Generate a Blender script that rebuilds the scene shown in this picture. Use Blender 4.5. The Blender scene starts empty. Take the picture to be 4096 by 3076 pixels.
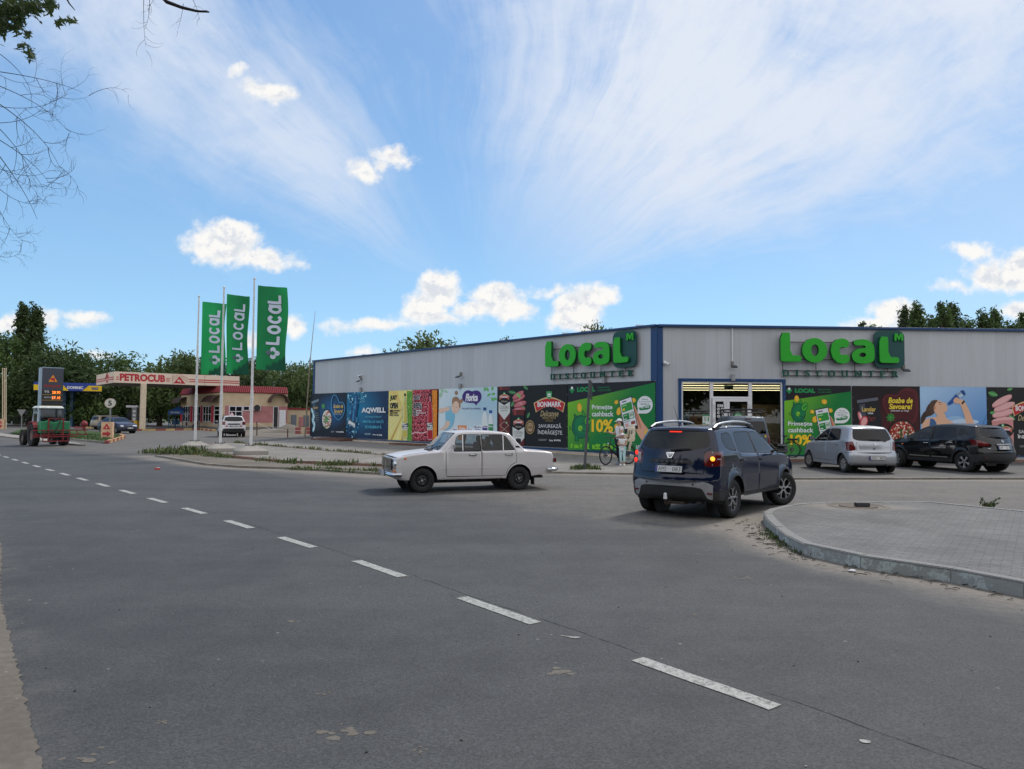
import bpy,bmesh,math,random
import numpy as np
from mathutils import Vector,Matrix,Euler
from mathutils.geometry import delaunay_2d_cdt,tessellate_polygon
PI = math.pi
R = math.radians
rnd = random.Random(7)
sc = bpy.context.scene
COL = sc.collection
# ------------------------------------------------------------------ camera
FPX,CAMH = 2960.0,1.76
cd = bpy.data.cameras.new('camera')
cam = bpy.data.objects.new('camera',cd)
COL.objects.link(cam)
cam.location = (0,0,CAMH)
cam.rotation_euler = (R(90 + 2.59),R(-0.40),0)
cd.sensor_width = 36.0
cd.lens = 36.0 * FPX / 4096
cd.clip_start = 0.05
cd.clip_end = 3000
sc.camera = cam
sc.render.resolution_x,sc.render.resolution_y = 1024,769
# ------------------------------------------------------------------ light
SUN_EL,SUN_AZ = 48.0,38.0          # azimuth measured from +Y towards +X
sc.view_settings.view_transform = 'Standard'
sc.view_settings.look = 'None'
sc.view_settings.gamma = 1.0
sc.view_settings.exposure = 1.0
sl = bpy.data.lights.new('sun','SUN')
sl.energy = 1.25
sl.angle = R(11)
sl.color = (1.0,0.95,0.88)
so = bpy.data.objects.new('sun',sl)
COL.objects.link(so)
sdir = Vector((math.sin(R(SUN_AZ)) * math.cos(R(SUN_EL)),math.cos(R(SUN_AZ)) * math.cos(R(SUN_EL)),math.sin(R(SUN_EL))))
so.rotation_euler = sdir.to_track_quat('Z','Y').to_euler()
so.location = (20,20,40)
def C(r,g=None,b=None):
 """sRGB 0..255 to linear"""
 if g is None:
  g = b = r
 def f(c):
  c /= 255.0
  return c / 12.92 if c <= 0.04045 else ((c + 0.055) / 1.055) ** 2.4
 return (f(r),f(g),f(b),1.0)
class NT:
 """tiny node-tree writer"""
 def __init__(s,tree):
  s.t = tree
  s.n = tree.nodes
  s.l = tree.links
 def put(s,sock,val):
  if isinstance(val,bpy.types.NodeSocket):
   s.l.new(val,sock)
  elif val is not None:
   sock.default_value = val
 def math(s,op,a,b=None,c=None,clamp=False):
  n = s.n.new('ShaderNodeMath'); n.operation = op; n.use_clamp = clamp
  s.put(n.inputs[0],a); s.put(n.inputs[1],b)
  if c is not None: s.put(n.inputs[2],c)
  return n.outputs[0]
 def vmath(s,op,a,b=None):
  n = s.n.new('ShaderNodeVectorMath'); n.operation = op
  s.put(n.inputs[0],a); s.put(n.inputs[1],b)
  return n.outputs['Value'] if op in ('LENGTH','DOT_PRODUCT') else n.outputs[0]
 def noise(s,vec,scale=5,detail=4,rough=.5,dist=0.0,out='Fac',dim='3D'):
  n = s.n.new('ShaderNodeTexNoise'); n.noise_dimensions = dim
  if vec is not None: s.l.new(vec,n.inputs['Vector'])
  n.inputs['Scale'].default_value = scale; n.inputs['Detail'].default_value = detail
  n.inputs['Roughness'].default_value = rough; n.inputs['Distortion'].default_value = dist
  return n.outputs[out]
 def ramp(s,fac,stops,interp='LINEAR'):
  n = s.n.new('ShaderNodeValToRGB'); s.l.new(fac,n.inputs[0])
  e = n.color_ramp; e.interpolation = interp
  while len(e.elements) < len(stops): e.elements.new(0.5)
  for el,(p,c) in zip(e.elements,stops):
   el.position = p
   el.color = c if isinstance(c,(tuple,list)) else (c,c,c,1)
  return n.outputs[0]
 def mix(s,fac,a,b,kind='RGBA',blend='MIX'):
  n = s.n.new('ShaderNodeMix'); n.data_type = kind
  if kind == 'RGBA':
   n.blend_type = blend
   s.put(n.inputs[0],fac); s.put(n.inputs[6],a); s.put(n.inputs[7],b)
   return n.outputs[2]
  s.put(n.inputs[0],fac); s.put(n.inputs[2],a); s.put(n.inputs[3],b)
  return n.outputs[0]
 def mapr(s,v,a,b,c=0.0,d=1.0,smooth=True):
  n = s.n.new('ShaderNodeMapRange'); n.interpolation_type = 'SMOOTHSTEP' if smooth else 'LINEAR'
  s.put(n.inputs[0],v)
  for i,q in enumerate((a,b,c,d)): s.put(n.inputs[i + 1],q)
  return n.outputs[0]
 def xyz(s,x,y,z):
  n = s.n.new('ShaderNodeCombineXYZ')
  s.put(n.inputs[0],x); s.put(n.inputs[1],y); s.put(n.inputs[2],z)
  return n.outputs[0]
 def sep(s,v):
  n = s.n.new('ShaderNodeSeparateXYZ'); s.l.new(v,n.inputs[0])
  return n.outputs[0],n.outputs[1],n.outputs[2]
 def bump(s,h,strength=.3,dist=.01):
  n = s.n.new('ShaderNodeBump'); s.l.new(h,n.inputs['Height'])
  n.inputs['Strength'].default_value = strength; n.inputs['Distance'].default_value = dist
  return n.outputs[0]
# ------------------------------------------------------------------ sky
def build_world():
 w = bpy.data.worlds.new('World'); sc.world = w; w.use_nodes = True
 t = w.node_tree; t.nodes.clear(); k = NT(t)
 sky = t.nodes.new('ShaderNodeTexSky'); sky.sky_type = 'NISHITA'; sky.sun_disc = False
 sky.sun_elevation = R(SUN_EL); sky.sun_rotation = R(SUN_AZ)
 sky.air_density = 1.0; sky.dust_density = 0.35; sky.ozone_density = 2.6; sky.altitude = 120
 tc = t.nodes.new('ShaderNodeTexCoord')
 x,y,z = k.sep(tc.outputs['Generated'])
 ay = k.math('MAXIMUM',k.math('ABSOLUTE',y),0.12)
 u = k.math('DIVIDE',x,ay); v = k.math('DIVIDE',z,ay)
 P = k.xyz(u,v,0.0)
 blue = k.mix(1.0,sky.outputs[0],SKY_TINT,blend='MULTIPLY')
 blue = k.mix(.82,blue,k.ramp(z,[(0,SKY_LOW),(.10,(1.35,2.5,3.6,1)),(.24,(1.05,2.0,3.22,1)),(.5,(.78,1.55,2.85,1)),(1,(.36,.85,2.1,1))]))
 du = k.math('SUBTRACT',u,-0.03); dv = k.math('SUBTRACT',v,0.13)
 dist = k.noise(P,2.2,4,.55,out='Color')
 dx_,dy_,dz_ = k.sep(dist)
 ang = k.math('ARCTAN2',k.math('ADD',dv,k.math('MULTIPLY',k.math('SUBTRACT',dx_,.5),.15)),
                 k.math('ADD',du,k.math('MULTIPLY',k.math('SUBTRACT',dy_,.5),.15)))
 rad = k.vmath('LENGTH',k.xyz(du,dv,0.0))
 a01 = k.math('DIVIDE',ang,PI)
 veil = k.ramp(a01,[(0.0,.25),(.06,.34),(.11,.70),(.17,.98),(.27,1.0),(.37,1.0),(.46,.80),(.54,.45),
      (.61,.20),(.68,.34),(.745,.84),(.80,.86),(.845,.46),(.89,.20),(1.0,.04)],'B_SPLINE')
 st = k.noise(k.xyz(k.math('MULTIPLY',ang,3.4),k.math('MULTIPLY',rad,2.4),0.0),1.7,8,.62,.35)
 st3 = k.noise(k.xyz(k.math('MULTIPLY',ang,11.0),k.math('MULTIPLY',rad,3.0),4.0),1.5,8,.62,.35)
 st2 = k.noise(k.vmath('MULTIPLY',P,(1,1.25,1)),5.5,10,.66,.4)
 fib = k.math('ADD',k.math('ADD',k.math('MULTIPLY',st,.34),k.math('MULTIPLY',st3,.28)),k.math('MULTIPLY',st2,.38))
 cir = k.math('MULTIPLY',k.mapr(k.math('ADD',fib,k.math('MULTIPLY',veil,.34)),.53,.90),veil)
 cir = k.math('MULTIPLY',cir,k.mapr(rad,.02,.36),clamp=True)
 cir = k.math('MULTIPLY',cir,k.mapr(v,.02,.15))
 cir = k.math('MULTIPLY',cir,1.0,clamp=True)
 vt = k.math('ADD',k.math('MULTIPLY',u,.55),k.math('MULTIPLY',v,.8))
 soft = k.math('MULTIPLY',k.mapr(vt,.15,.95),.42)
 cir = k.math('MAXIMUM',cir,k.math('MULTIPLY',soft,k.mapr(st2,.2,.75,.72,1.0)))
 c1 = k.mix(cir,blue,CIRRUS)
 F = None
 pw = k.noise(P,14,6,.6,out='Color')
 Pd = k.vmath('ADD',P,k.vmath('MULTIPLY',k.vmath('SUBTRACT',pw,(.5,.5,.5)),(.05,.045,0)))
 for (cx,cy,rx,ry) in CLOUDS:
  uu = (cx * 1.8517 - 2048) / FPX; vv = (1672 + .0069 * (cx * 1.8517 - 2048) - cy * 1.8517) / FPX
  q = k.vmath('MULTIPLY',k.vmath('SUBTRACT',Pd,(uu,vv,0)),(FPX / rx / 2.2,FPX / ry / 2.15,0))
  e = k.math('SUBTRACT',1.0,k.vmath('LENGTH',q))
  e = k.math('MULTIPLY',e,min(1.0,ry / 34))
  F = e if F is None else k.math('MAXIMUM',F,e)
 n1 = k.noise(P,34,7,.62)
 n0 = k.noise(P,15,5,.55)
 dens = k.math('ADD',k.math('ADD',F,.10),k.math('ADD',k.math('MULTIPLY',k.math('SUBTRACT',n1,.5),1.1),k.math('MULTIPLY',k.math('SUBTRACT',n0,.5),.5)))
 n1b = k.noise(k.vmath('ADD',P,(-.004,.012,0)),34,7,.62)
 lit = k.mapr(k.math('SUBTRACT',n1,n1b),-.10,.07)
 al = k.math('MULTIPLY',k.mapr(dens,-.08,.44),k.mapr(v,.0,.03))
 front = k.mapr(y,.1,.3)
 al = k.math('MULTIPLY',al,front)
 thick = k.mapr(dens,.2,.7)
 ccol = k.mix(k.math('MULTIPLY',k.math('SUBTRACT',1.0,lit),k.mapr(thick,0,1,.25,.8)),CUMULUS,CUM_GREY)
 c2 = k.mix(al,c1,ccol)
 c2 = k.mix(k.math('MULTIPLY',k.mapr(y,.05,-.35),k.mapr(n0,.3,.5,.7,1)),c2,(4.4,4.4,4.5,1))  # unseen bright cloud bank added behind the camera to lighten the facade
 bg = t.nodes.new('ShaderNodeBackground'); k.l.new(c2,bg.inputs[0]); bg.inputs[1].default_value = 0.12
 out = t.nodes.new('ShaderNodeOutputWorld'); k.l.new(bg.outputs[0],out.inputs[0])
SKY_TINT = (0.80,0.88,0.95,1)
SKY_LOW = (1.85,2.8,3.6,1)
CIRRUS = (3.15,3.4,3.85,1)
CUMULUS = (4.05,4.0,3.9,1)
CUM_GREY = (2.75,2.95,3.3,1)
CLOUDS = [(470,520,76,42),(440,505,34,26),(490,492,48,28),(545,548,70,22),(590,565,50,12),(430,535,36,20),
          (575,186,44,20),(548,178,30,14),(498,140,16,14),(845,335,36,17),(780,364,30,17),(812,352,20,12),
          (945,620,44,36),(915,662,44,34),(935,685,60,18),(800,702,92,13),(1068,650,52,34),(1100,668,50,24),(1020,668,42,20),
          (1190,627,32,12),(1285,632,42,26),(1250,662,50,36),(1235,690,50,28),(2165,592,66,34),(2205,565,40,30),
          (2112,538,34,16),(2080,614,60,10),(1935,672,50,28),(1900,698,60,16),(2205,672,40,22),(185,686,34,12),(165,700,22,8),(98,690,32,20),
          (15,700,24,14),(628,706,24,22),(540,735,26,16),(200,771,24,9),(780,763,26,9)]
build_world()
# ------------------------------------------------------------------ measuring
_CM = Euler(cam.rotation_euler).to_matrix()
def ray(dx,dy):
 """direction through a point of the 2212 px wide photograph"""
 px,py = dx * 1.85172,dy * 1.85172
 return _CM @ Vector(((px - 2048) / FPX,(1538 - py) / FPX,-1))
def gz(y):
 return 0.0045 * max(0.0,y - 25)
def G(dx,dy,z=0.0):
 """point of the ground seen at a point of the photograph"""
 d = ray(dx,dy)
 t = (z - CAMH) / d.z
 if t * d.y > 25:
  t = (CAMH - z + .0045 * 25) / (.0045 * d.y - d.z)
 return Vector((d.x * t,d.y * t,gz(d.y * t) + z))
def AT(dx,dy,Y):
 """point seen there at the depth Y"""
 d = ray(dx,dy)
 return Vector((0,0,CAMH)) + d * (Y / d.y)
def ONP(dx,dy,p0,n):
 """point seen there on an upright plane"""
 d = ray(dx,dy)
 o = Vector((0,0,CAMH))
 return o + d * ((p0 - o).dot(n) / d.dot(n))
# ------------------------------------------------------------------ materials
MATS = {}
def mat(name,col,rough=.6,metal=0.0,var=.12,scale=6.0,bump=0.0,bscale=60,coat=0.0,emit=0.0,detail=5,spec=.5,bdist=.004):
 if name in MATS:
  return MATS[name]
 m = bpy.data.materials.new(name); m.use_nodes = True
 k = NT(m.node_tree); b = m.node_tree.nodes['Principled BSDF']
 tc = m.node_tree.nodes.new('ShaderNodeTexCoord').outputs['Object']
 if var > 0:
  n = k.noise(tc,scale,detail,.6)
  f = k.mapr(n,.25,.75,1 - var,1 + var)
  c = k.vmath('MULTIPLY',col[:3],k.xyz(f,f,f))
  k.l.new(c,b.inputs['Base Color'])
  k.l.new(k.mapr(n,.2,.8,max(0,rough - .08),min(1,rough + .08)),b.inputs['Roughness'])
 else:
  b.inputs['Base Color'].default_value = col
  b.inputs['Roughness'].default_value = rough
 b.inputs['Metallic'].default_value = metal
 b.inputs['Specular IOR Level'].default_value = spec
 if coat:
  b.inputs['Coat Weight'].default_value = coat; b.inputs['Coat Roughness'].default_value = .04
 if bump:
  k.l.new(k.bump(k.noise(tc,bscale,4,.6),bump,bdist),b.inputs['Normal'])
 if emit:
  b.inputs['Emission Color'].default_value = col; b.inputs['Emission Strength'].default_value = emit
 MATS[name] = m
 return m
def glass_mat(name='window glass',tint=(.35,.4,.42),clear=.55,rough=.02):
 if name in MATS:
  return MATS[name]
 m = bpy.data.materials.new(name); m.use_nodes = True
 t = m.node_tree; k = NT(t); t.nodes.clear()
 tr = t.nodes.new('ShaderNodeBsdfTransparent'); tr.inputs[0].default_value = (*[c * clear / max(tint) for c in tint],1)
 gl = t.nodes.new('ShaderNodeBsdfGlossy'); gl.inputs['Roughness'].default_value = rough
 fr = t.nodes.new('ShaderNodeFresnel'); fr.inputs[0].default_value = 1.5
 f = k.math('ADD',k.math('MULTIPLY',fr.outputs[0],1.0),.01,clamp=True)
 mx = t.nodes.new('ShaderNodeMixShader'); k.l.new(f,mx.inputs[0]); k.l.new(tr.outputs[0],mx.inputs[1]); k.l.new(gl.outputs[0],mx.inputs[2])
 o = t.nodes.new('ShaderNodeOutputMaterial'); k.l.new(mx.outputs[0],o.inputs[0])
 MATS[name] = m
 return m
def attr_mat(name,rough=.5,attr='col',bump=0.0,spec=.4,var=.0,scale=3.0):
 """base colour taken from the mesh's own print colours"""
 if name in MATS:
  return MATS[name]
 m = bpy.data.materials.new(name); m.use_nodes = True
 k = NT(m.node_tree); b = m.node_tree.nodes['Principled BSDF']
 a = m.node_tree.nodes.new('ShaderNodeAttribute'); a.attribute_name = attr
 c = a.outputs['Color']
 if var:
  tc = m.node_tree.nodes.new('ShaderNodeTexCoord').outputs['Object']
  f = k.mapr(k.noise(tc,scale,5,.6),.25,.75,1 - var,1 + var)
  c = k.vmath('MULTIPLY',c,k.xyz(f,f,f))
 k.l.new(c,b.inputs['Base Color'])
 b.inputs['Roughness'].default_value = rough
 b.inputs['Specular IOR Level'].default_value = spec
 MATS[name] = m
 return m
# ------------------------------------------------------------------ objects
def link(o,parent=None):
 COL.objects.link(o)
 if parent is not None:
  o.parent = parent
 return o
def tag(o,label=None,cat=None,group=None,kind=None):
 if label: o['label'] = label
 if cat: o['category'] = cat
 if group: o['group'] = group
 if kind: o['kind'] = kind
 return o
def thing(name,label,cat,loc=(0,0,0),rz=0.0,group=None):
 o = bpy.data.objects.new(name,None)
 o.empty_display_size = .2
 link(o); o.location = loc; o.rotation_euler = (0,0,rz)
 return tag(o,label,cat,group)
def copy_tree(o,parent=None,label=None):
 c = o.copy(); COL.objects.link(c)
 if parent is not None: c.parent = parent
 if label: c['label'] = label
 for ch in list(o.children):
  copy_tree(ch,c)
 return c
def poly_tris(poly,holes=()):
 loops = [[Vector((p[0],p[1],0)) for p in poly]] + [[Vector((p[0],p[1],0)) for p in h] for h in holes]
 return [p for l in loops for p in l],tessellate_polygon(loops)
_TX = {}
def text_mesh(body,bold=0.0,shear=0.0,space=1.0,curve=3):
 key = (body,bold,shear,space,curve)
 if key in _TX: return _TX[key]
 cu = bpy.data.curves.new('t','FONT'); cu.body = body; cu.offset = bold; cu.shear = shear
 cu.space_character = space; cu.resolution_u = curve
 o = bpy.data.objects.new('t',cu); COL.objects.link(o)
 bpy.context.view_layer.update()
 m = bpy.data.meshes.new_from_object(o)
 vs = [(v.co.x,v.co.y) for v in m.vertices]; fs = [tuple(p.vertices) for p in m.polygons]
 bpy.data.objects.remove(o); bpy.data.curves.remove(cu); bpy.data.meshes.remove(m)
 x0 = min(v[0] for v in vs); x1 = max(v[0] for v in vs); y0 = min(v[1] for v in vs); y1 = max(v[1] for v in vs)
 vs = [((x - x0) / (x1 - x0),(y - y0) / (y1 - y0)) for x,y in vs]
 _TX[key] = (vs,fs,(x1 - x0) / (y1 - y0))
 return _TX[key]
class MB:
 def __init__(s):
  s.v = []; s.f = []; s.m = []; s.c = []; s.cur = 0; s.M = None
 def add(s,vs,fs,mi=None,M=None,col=None):
  b = len(s.v)
  if M is not None: vs = [M @ Vector(p) for p in vs]
  if s.M is not None: vs = [s.M @ Vector(p) for p in vs]
  s.v.extend([tuple(p) for p in vs])
  mi = s.cur if mi is None else mi
  for f in fs:
   s.f.append(tuple(b + i for i in f)); s.m.append(mi); s.c.append(col)
  return s
 def box(s,c,d,mi=None,rz=0.0,M=None,taper=1.0,col=None):
  x,y,z = d[0] / 2,d[1] / 2,d[2] / 2; t = taper
  vs = [(-x,-y,-z),(x,-y,-z),(x,y,-z),(-x,y,-z),(-x * t,-y * t,z),(x * t,-y * t,z),(x * t,y * t,z),(-x * t,y * t,z)]
  T = Matrix.Translation(c) @ Matrix.Rotation(rz,4,'Z')
  if M is not None: T = M @ T
  return s.add(vs,[(0,3,2,1),(4,5,6,7),(0,1,5,4),(1,2,6,5),(2,3,7,6),(3,0,4,7)],mi,T,col)
 def beam(s,a,b,w,h,mi=None,col=None):
  a = Vector(a); b = Vector(b); d = b - a; L = d.length
  q = d.to_track_quat('X','Z').to_matrix().to_4x4()
  return s.box((0,0,0),(L,w,h),mi,M=Matrix.Translation((a + b) / 2) @ q,col=col)
 def tube(s,pts,r,n=8,mi=None,cap=True,col=None):
  pts = [Vector(p) for p in pts]
  rs = r if isinstance(r,(list,tuple)) else [r] * len(pts)
  vs = []; fs = []
  up = None
  for i,p in enumerate(pts):
   d = (pts[min(i + 1,len(pts) - 1)] - pts[max(i - 1,0)])
   if d.length < 1e-9: d = Vector((0,0,1))
   d.normalize()
   if up is None:
    up = Vector((0,0,1)) if abs(d.z) < .9 else Vector((1,0,0))
   sd = d.cross(up)
   if sd.length < 1e-4: sd = d.orthogonal()
   sd.normalize(); up = sd.cross(d).normalized()
   for j in range(n):
    a = 2 * PI * j / n
    vs.append(p + (sd * math.cos(a) + up * math.sin(a)) * rs[i])
  for i in range(len(pts) - 1):
   for j in range(n):
    k = (j + 1) % n
    fs.append((i * n + j,i * n + k,(i + 1) * n + k,(i + 1) * n + j))
  if cap:
   fs.append(tuple(range(n))[::-1]); fs.append(tuple((len(pts) - 1) * n + j for j in range(n)))
  return s.add(vs,fs,mi,None,col)
 def cyl(s,a,b,r0,r1=None,n=16,mi=None,cap=True,col=None):
  return s.tube([a,b],[r0,r0 if r1 is None else r1],n,mi,cap,col)
 def lathe(s,prof,n=24,M=None,mi=None,closed=False,col=None):
  vs = []; fs = []
  for r,z in prof:
   for j in range(n):
    a = 2 * PI * j / n
    vs.append((r * math.cos(a),r * math.sin(a),z))
  m = len(prof)
  for i in range(m if closed else m - 1):
   for j in range(n):
    k = (j + 1) % n; i2 = (i + 1) % m
    fs.append((i * n + j,i * n + k,i2 * n + k,i2 * n + j))
  return s.add(vs,fs,mi,M,col)
 def prism(s,poly,z0,z1,M=None,mi=None,holes=(),col=None,back=True):
  pts,tr = poly_tris(poly,holes)
  n = len(pts)
  vs = [(p.x,p.y,z1) for p in pts] + [(p.x,p.y,z0) for p in pts]
  def area(l): return sum(l[i][0] * l[(i + 1) % len(l)][1] - l[(i + 1) % len(l)][0] * l[i][1] for i in range(len(l)))
  fs = []
  for t in tr:
   a,b,c = pts[t[0]],pts[t[1]],pts[t[2]]
   if (b - a).cross(c - a).z < 0: t = t[::-1]
   fs.append(tuple(t))
   if back: fs.append(tuple(n + i for i in t[::-1]))
  o = 0
  for li,l in enumerate([poly] + list(holes)):
   m = len(l); ccw = area(l) > 0
   if li: ccw = not ccw if area(l) > 0 else True
   if li: ccw = not (area(l) > 0)
   for i in range(m):
    j = (i + 1) % m
    q = (o + i,o + j,n + o + j,n + o + i)
    good = (area(l) > 0) if li == 0 else (area(l) < 0)
    fs.append(q[::-1] if good else q)
   o += m
  return s.add(vs,fs,mi,M,col)
 def sphere(s,c,r,n=12,m=8,mi=None,sc=(1,1,1),M=None,col=None):
  vs = [(0,0,1)]
  for i in range(1,m):
   a = PI * i / m
   for j in range(n):
    b = 2 * PI * j / n
    vs.append((math.sin(a) * math.cos(b),math.sin(a) * math.sin(b),math.cos(a)))
  vs.append((0,0,-1))
  fs = [(0,1 + j,1 + (j + 1) % n) for j in range(n)]
  for i in range(m - 2):
   for j in range(n):
    k = (j + 1) % n; a = 1 + i * n
    fs.append((a + j,a + n + j,a + n + k,a + k))
  e = len(vs) - 1; a = 1 + (m - 2) * n
  fs += [(e,a + (j + 1) % n,a + j) for j in range(n)]
  T = Matrix.Translation(c) @ Matrix.Diagonal((r * sc[0],r * sc[1],r * sc[2],1))
  if M is not None: T = M @ T
  return s.add(vs,fs,mi,T,col)
 def text(s,body,x,y,w,h,M,z0=0.0,z1=None,mi=None,col=None,bold=0.0,shear=0.0,space=1.0,curve=3):
  """lettering whose bounding box is x..x+w, y..y+h"""
  vs,fs,_ = text_mesh(body,bold,shear,space,curve)
  P = [(x + a * w,y + b * h) for a,b in vs]
  if z1 is None:
   return s.add([(a,b,z0) for a,b in P],fs,mi,M,col)
  n = len(P)
  ec = {}
  for f in fs:
   for i in range(len(f)):
    e = (f[i],f[(i + 1) % len(f)])
    ec[e] = 1
  side = [e for e in ec if (e[1],e[0]) not in ec]
  F = [tuple(f) for f in fs] + [(n + b,n + a,a,b) for a,b in side]
  F = [tuple(f) for f in fs] + [(b,a,n + a,n + b) for a,b in side]
  return s.add([(a,b,z1) for a,b in P] + [(a,b,z0) for a,b in P],F,mi,M,col)
 def build(s,name,mats,parent=None,smooth=False,bevel=0.0,angle=40,seg=2,loc=None,rz=0.0):
  me = bpy.data.meshes.new(name)
  me.from_pydata(s.v,[],s.f)
  if not isinstance(mats,(list,tuple)): mats = [mats]
  for m in mats: me.materials.append(m)
  me.polygons.foreach_set('material_index',s.m)
  if any(c is not None for c in s.c):
   at = me.color_attributes.new('col','FLOAT_COLOR','CORNER')
   buf = []
   for f,c in zip(s.f,s.c):
    if c is None: c = (.5,.5,.5,1)
    if callable(c):
     for i in f: buf.extend(c(s.v[i]))
    elif isinstance(c[0],(tuple,list)):
     for i in range(len(f)): buf.extend(c[i % len(c)])
    else:
     for i in f: buf.extend(c)
   at.data.foreach_set('color',buf)
  me.update()
  if smooth:
   me.polygons.foreach_set('use_smooth',[True] * len(me.polygons))
   try: me.set_sharp_from_angle(angle=R(angle))
   except Exception: pass
  o = bpy.data.objects.new(name,me); link(o,parent)
  if bevel:
   b = o.modifiers.new('bevel','BEVEL'); b.width = bevel; b.segments = seg; b.limit_method = 'ANGLE'; b.angle_limit = R(35)
  if loc is not None: o.location = loc
  if rz: o.rotation_euler = (0,0,rz)
  return o
def frame(O,U,V):
 """matrix of a plane: local x along U, y along V, z out"""
 U = Vector(U).normalized(); V = Vector(V).normalized(); N = U.cross(V)
 M = Matrix((U,V,N)).transposed().to_4x4(); M.translation = Vector(O)
 return M
def ell(cx,cy,rx,ry,n=24,a0=0,a1=2 * PI,rot=0.0):
 full = abs(a1 - a0 - 2 * PI) < 1e-6
 out = []
 for i in range(n if full else n + 1):
  a = a0 + (a1 - a0) * i / n
  x,y = rx * math.cos(a),ry * math.sin(a)
  out.append((cx + x * math.cos(rot) - y * math.sin(rot),cy + x * math.sin(rot) + y * math.cos(rot)))
 return out
def rrect(x0,y0,x1,y1,r,n=5):
 out = []
 for cx,cy,a in ((x1 - r,y0 + r,-90),(x1 - r,y1 - r,0),(x0 + r,y1 - r,90),(x0 + r,y0 + r,180)):
  for i in range(n + 1):
   b = R(a + 90 * i / n); out.append((cx + r * math.cos(b),cy + r * math.sin(b)))
 return out
def stroke(pts,w,cap=6):
 """outline of a line of width w with round ends"""
 P = [Vector((p[0],p[1])) for p in pts]
 L = []; Rr = []
 h = w / 2
 for i,p in enumerate(P):
  d = (P[min(i + 1,len(P) - 1)] - P[max(i - 1,0)]).normalized()
  n = Vector((-d.y,d.x))
  if 0 < i < len(P) - 1:
   d1 = (P[i] - P[i - 1]).normalized()
   k = max(.5,n.dot(Vector((-d1.y,d1.x))))
  else: k = 1
  L.append(p + n * h / k); Rr.append(p - n * h / k)
 out = [tuple(q) for q in Rr]
 d = (P[-1] - P[-2]).normalized(); a = math.atan2(d.y,d.x)
 for i in range(1,cap): out.append((P[-1].x + h * math.cos(a - PI / 2 + PI * i / cap),P[-1].y + h * math.sin(a - PI / 2 + PI * i / cap)))
 out += [tuple(q) for q in L[::-1]]
 d = (P[0] - P[1]).normalized(); a = math.atan2(d.y,d.x)
 for i in range(1,cap): out.append((P[0].x + h * math.cos(a - PI / 2 + PI * i / cap),P[0].y + h * math.sin(a - PI / 2 + PI * i / cap)))
 return out
def chaikin(pts,it=2,closed=True):
 for _ in range(it):
  out = []
  n = len(pts)
  rng = range(n) if closed else range(n - 1)
  if not closed: out.append(pts[0])
  for i in rng:
   a,b = pts[i],pts[(i + 1) % n]
   out.append((a[0] * .75 + b[0] * .25,a[1] * .75 + b[1] * .25)); out.append((a[0] * .25 + b[0] * .75,a[1] * .25 + b[1] * .75))
  if not closed: out.append(pts[-1])
  pts = out
 return pts
def in_poly(px,py,poly):
 """numpy point-in-polygon"""
 px = np.asarray(px); py = np.asarray(py); r = np.zeros(px.shape,bool)
 n = len(poly)
 for i in range(n):
  x1,y1 = poly[i]; x2,y2 = poly[(i + 1) % n]
  if y1 == y2: continue
  c = ((y1 > py) != (y2 > py)) & (px < (x2 - x1) * (py - y1) / (y2 - y1) + x1)
  r ^= c
 return r
def seg_dist(px,py,line):
 """distance from points to a polyline"""
 px = np.asarray(px,float); py = np.asarray(py,float)
 best = np.full(px.shape,1e9)
 for (x1,y1),(x2,y2) in zip(line[:-1],line[1:]):
  dx,dy = x2 - x1,y2 - y1; L = dx * dx + dy * dy + 1e-12
  t = np.clip(((px - x1) * dx + (py - y1) * dy) / L,0,1)
  best = np.minimum(best,np.hypot(px - x1 - t * dx,py - y1 - t * dy))
 return best
# ------------------------------------------------------------------ zoomed measuring views
REG = {'r1': (0,1150,2.3725),'r2': (700,1250,2.768),'r3': (1230,1480,3.03),'r4': (1900,1480,2.765),'r5': (1500,1680,2.911),
       'r6': (2450,1620,2.765),'r7': (2600,1250,2.765),'r8': (3200,1450,2.469),'r9': (3050,1250,2.1147),'r10': (2130,1250,3.881),
       'r11': (2260,1620,5.53),'r12': (3000,1900,2.018),'r14': (600,1650,2.1067),'r15': (1900,2300,1.58),'r16': (0,2300,1.58)}
def D(r,x,y):
 a,b,s = REG[r]
 return ((a + x / s) / 1.85172,(b + y / s) / 1.85172)
def GG(r,x,y,z=0.0):
 return G(*D(r,x,y),z)
# ------------------------------------------------------------------ ground
def dust_mat(name,c0,c1,rough=.9,s1=.35,s2=14,bump=.35,bs=45,speck=None):
 m = bpy.data.materials.new(name); m.use_nodes = True
 k = NT(m.node_tree); b = m.node_tree.nodes['Principled BSDF']
 tc = m.node_tree.nodes.new('ShaderNodeTexCoord').outputs['Object']
 f = k.math('ADD',k.math('MULTIPLY',k.noise(tc,s1,5,.6),.6),k.math('MULTIPLY',k.noise(tc,s2,5,.65),.4))
 col = k.mix(k.mapr(f,.35,.65),c0,c1)
 if speck:
  v = m.node_tree.nodes.new('ShaderNodeTexVoronoi'); v.inputs['Scale'].default_value = speck; k.l.new(tc,v.inputs['Vector'])
  sel = k.math('MULTIPLY',k.mapr(v.outputs['Distance'],.22,.12),k.mapr(k.sep(v.outputs['Color'])[0],.80,.82))
  col = k.mix(k.math('MULTIPLY',sel,.75),col,k.ramp(k.sep(v.outputs['Color'])[1],[(0,C(62,56,48)),(.6,C(120,112,100)),(1,C(185,180,170))]))
 k.l.new(col,b.inputs['Base Color']); b.inputs['Roughness'].default_value = rough; b.inputs['Specular IOR Level'].default_value = .25
 k.l.new(k.bump(k.noise(tc,bs,5,.7),bump,.01),b.inputs['Normal'])
 return m
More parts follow.
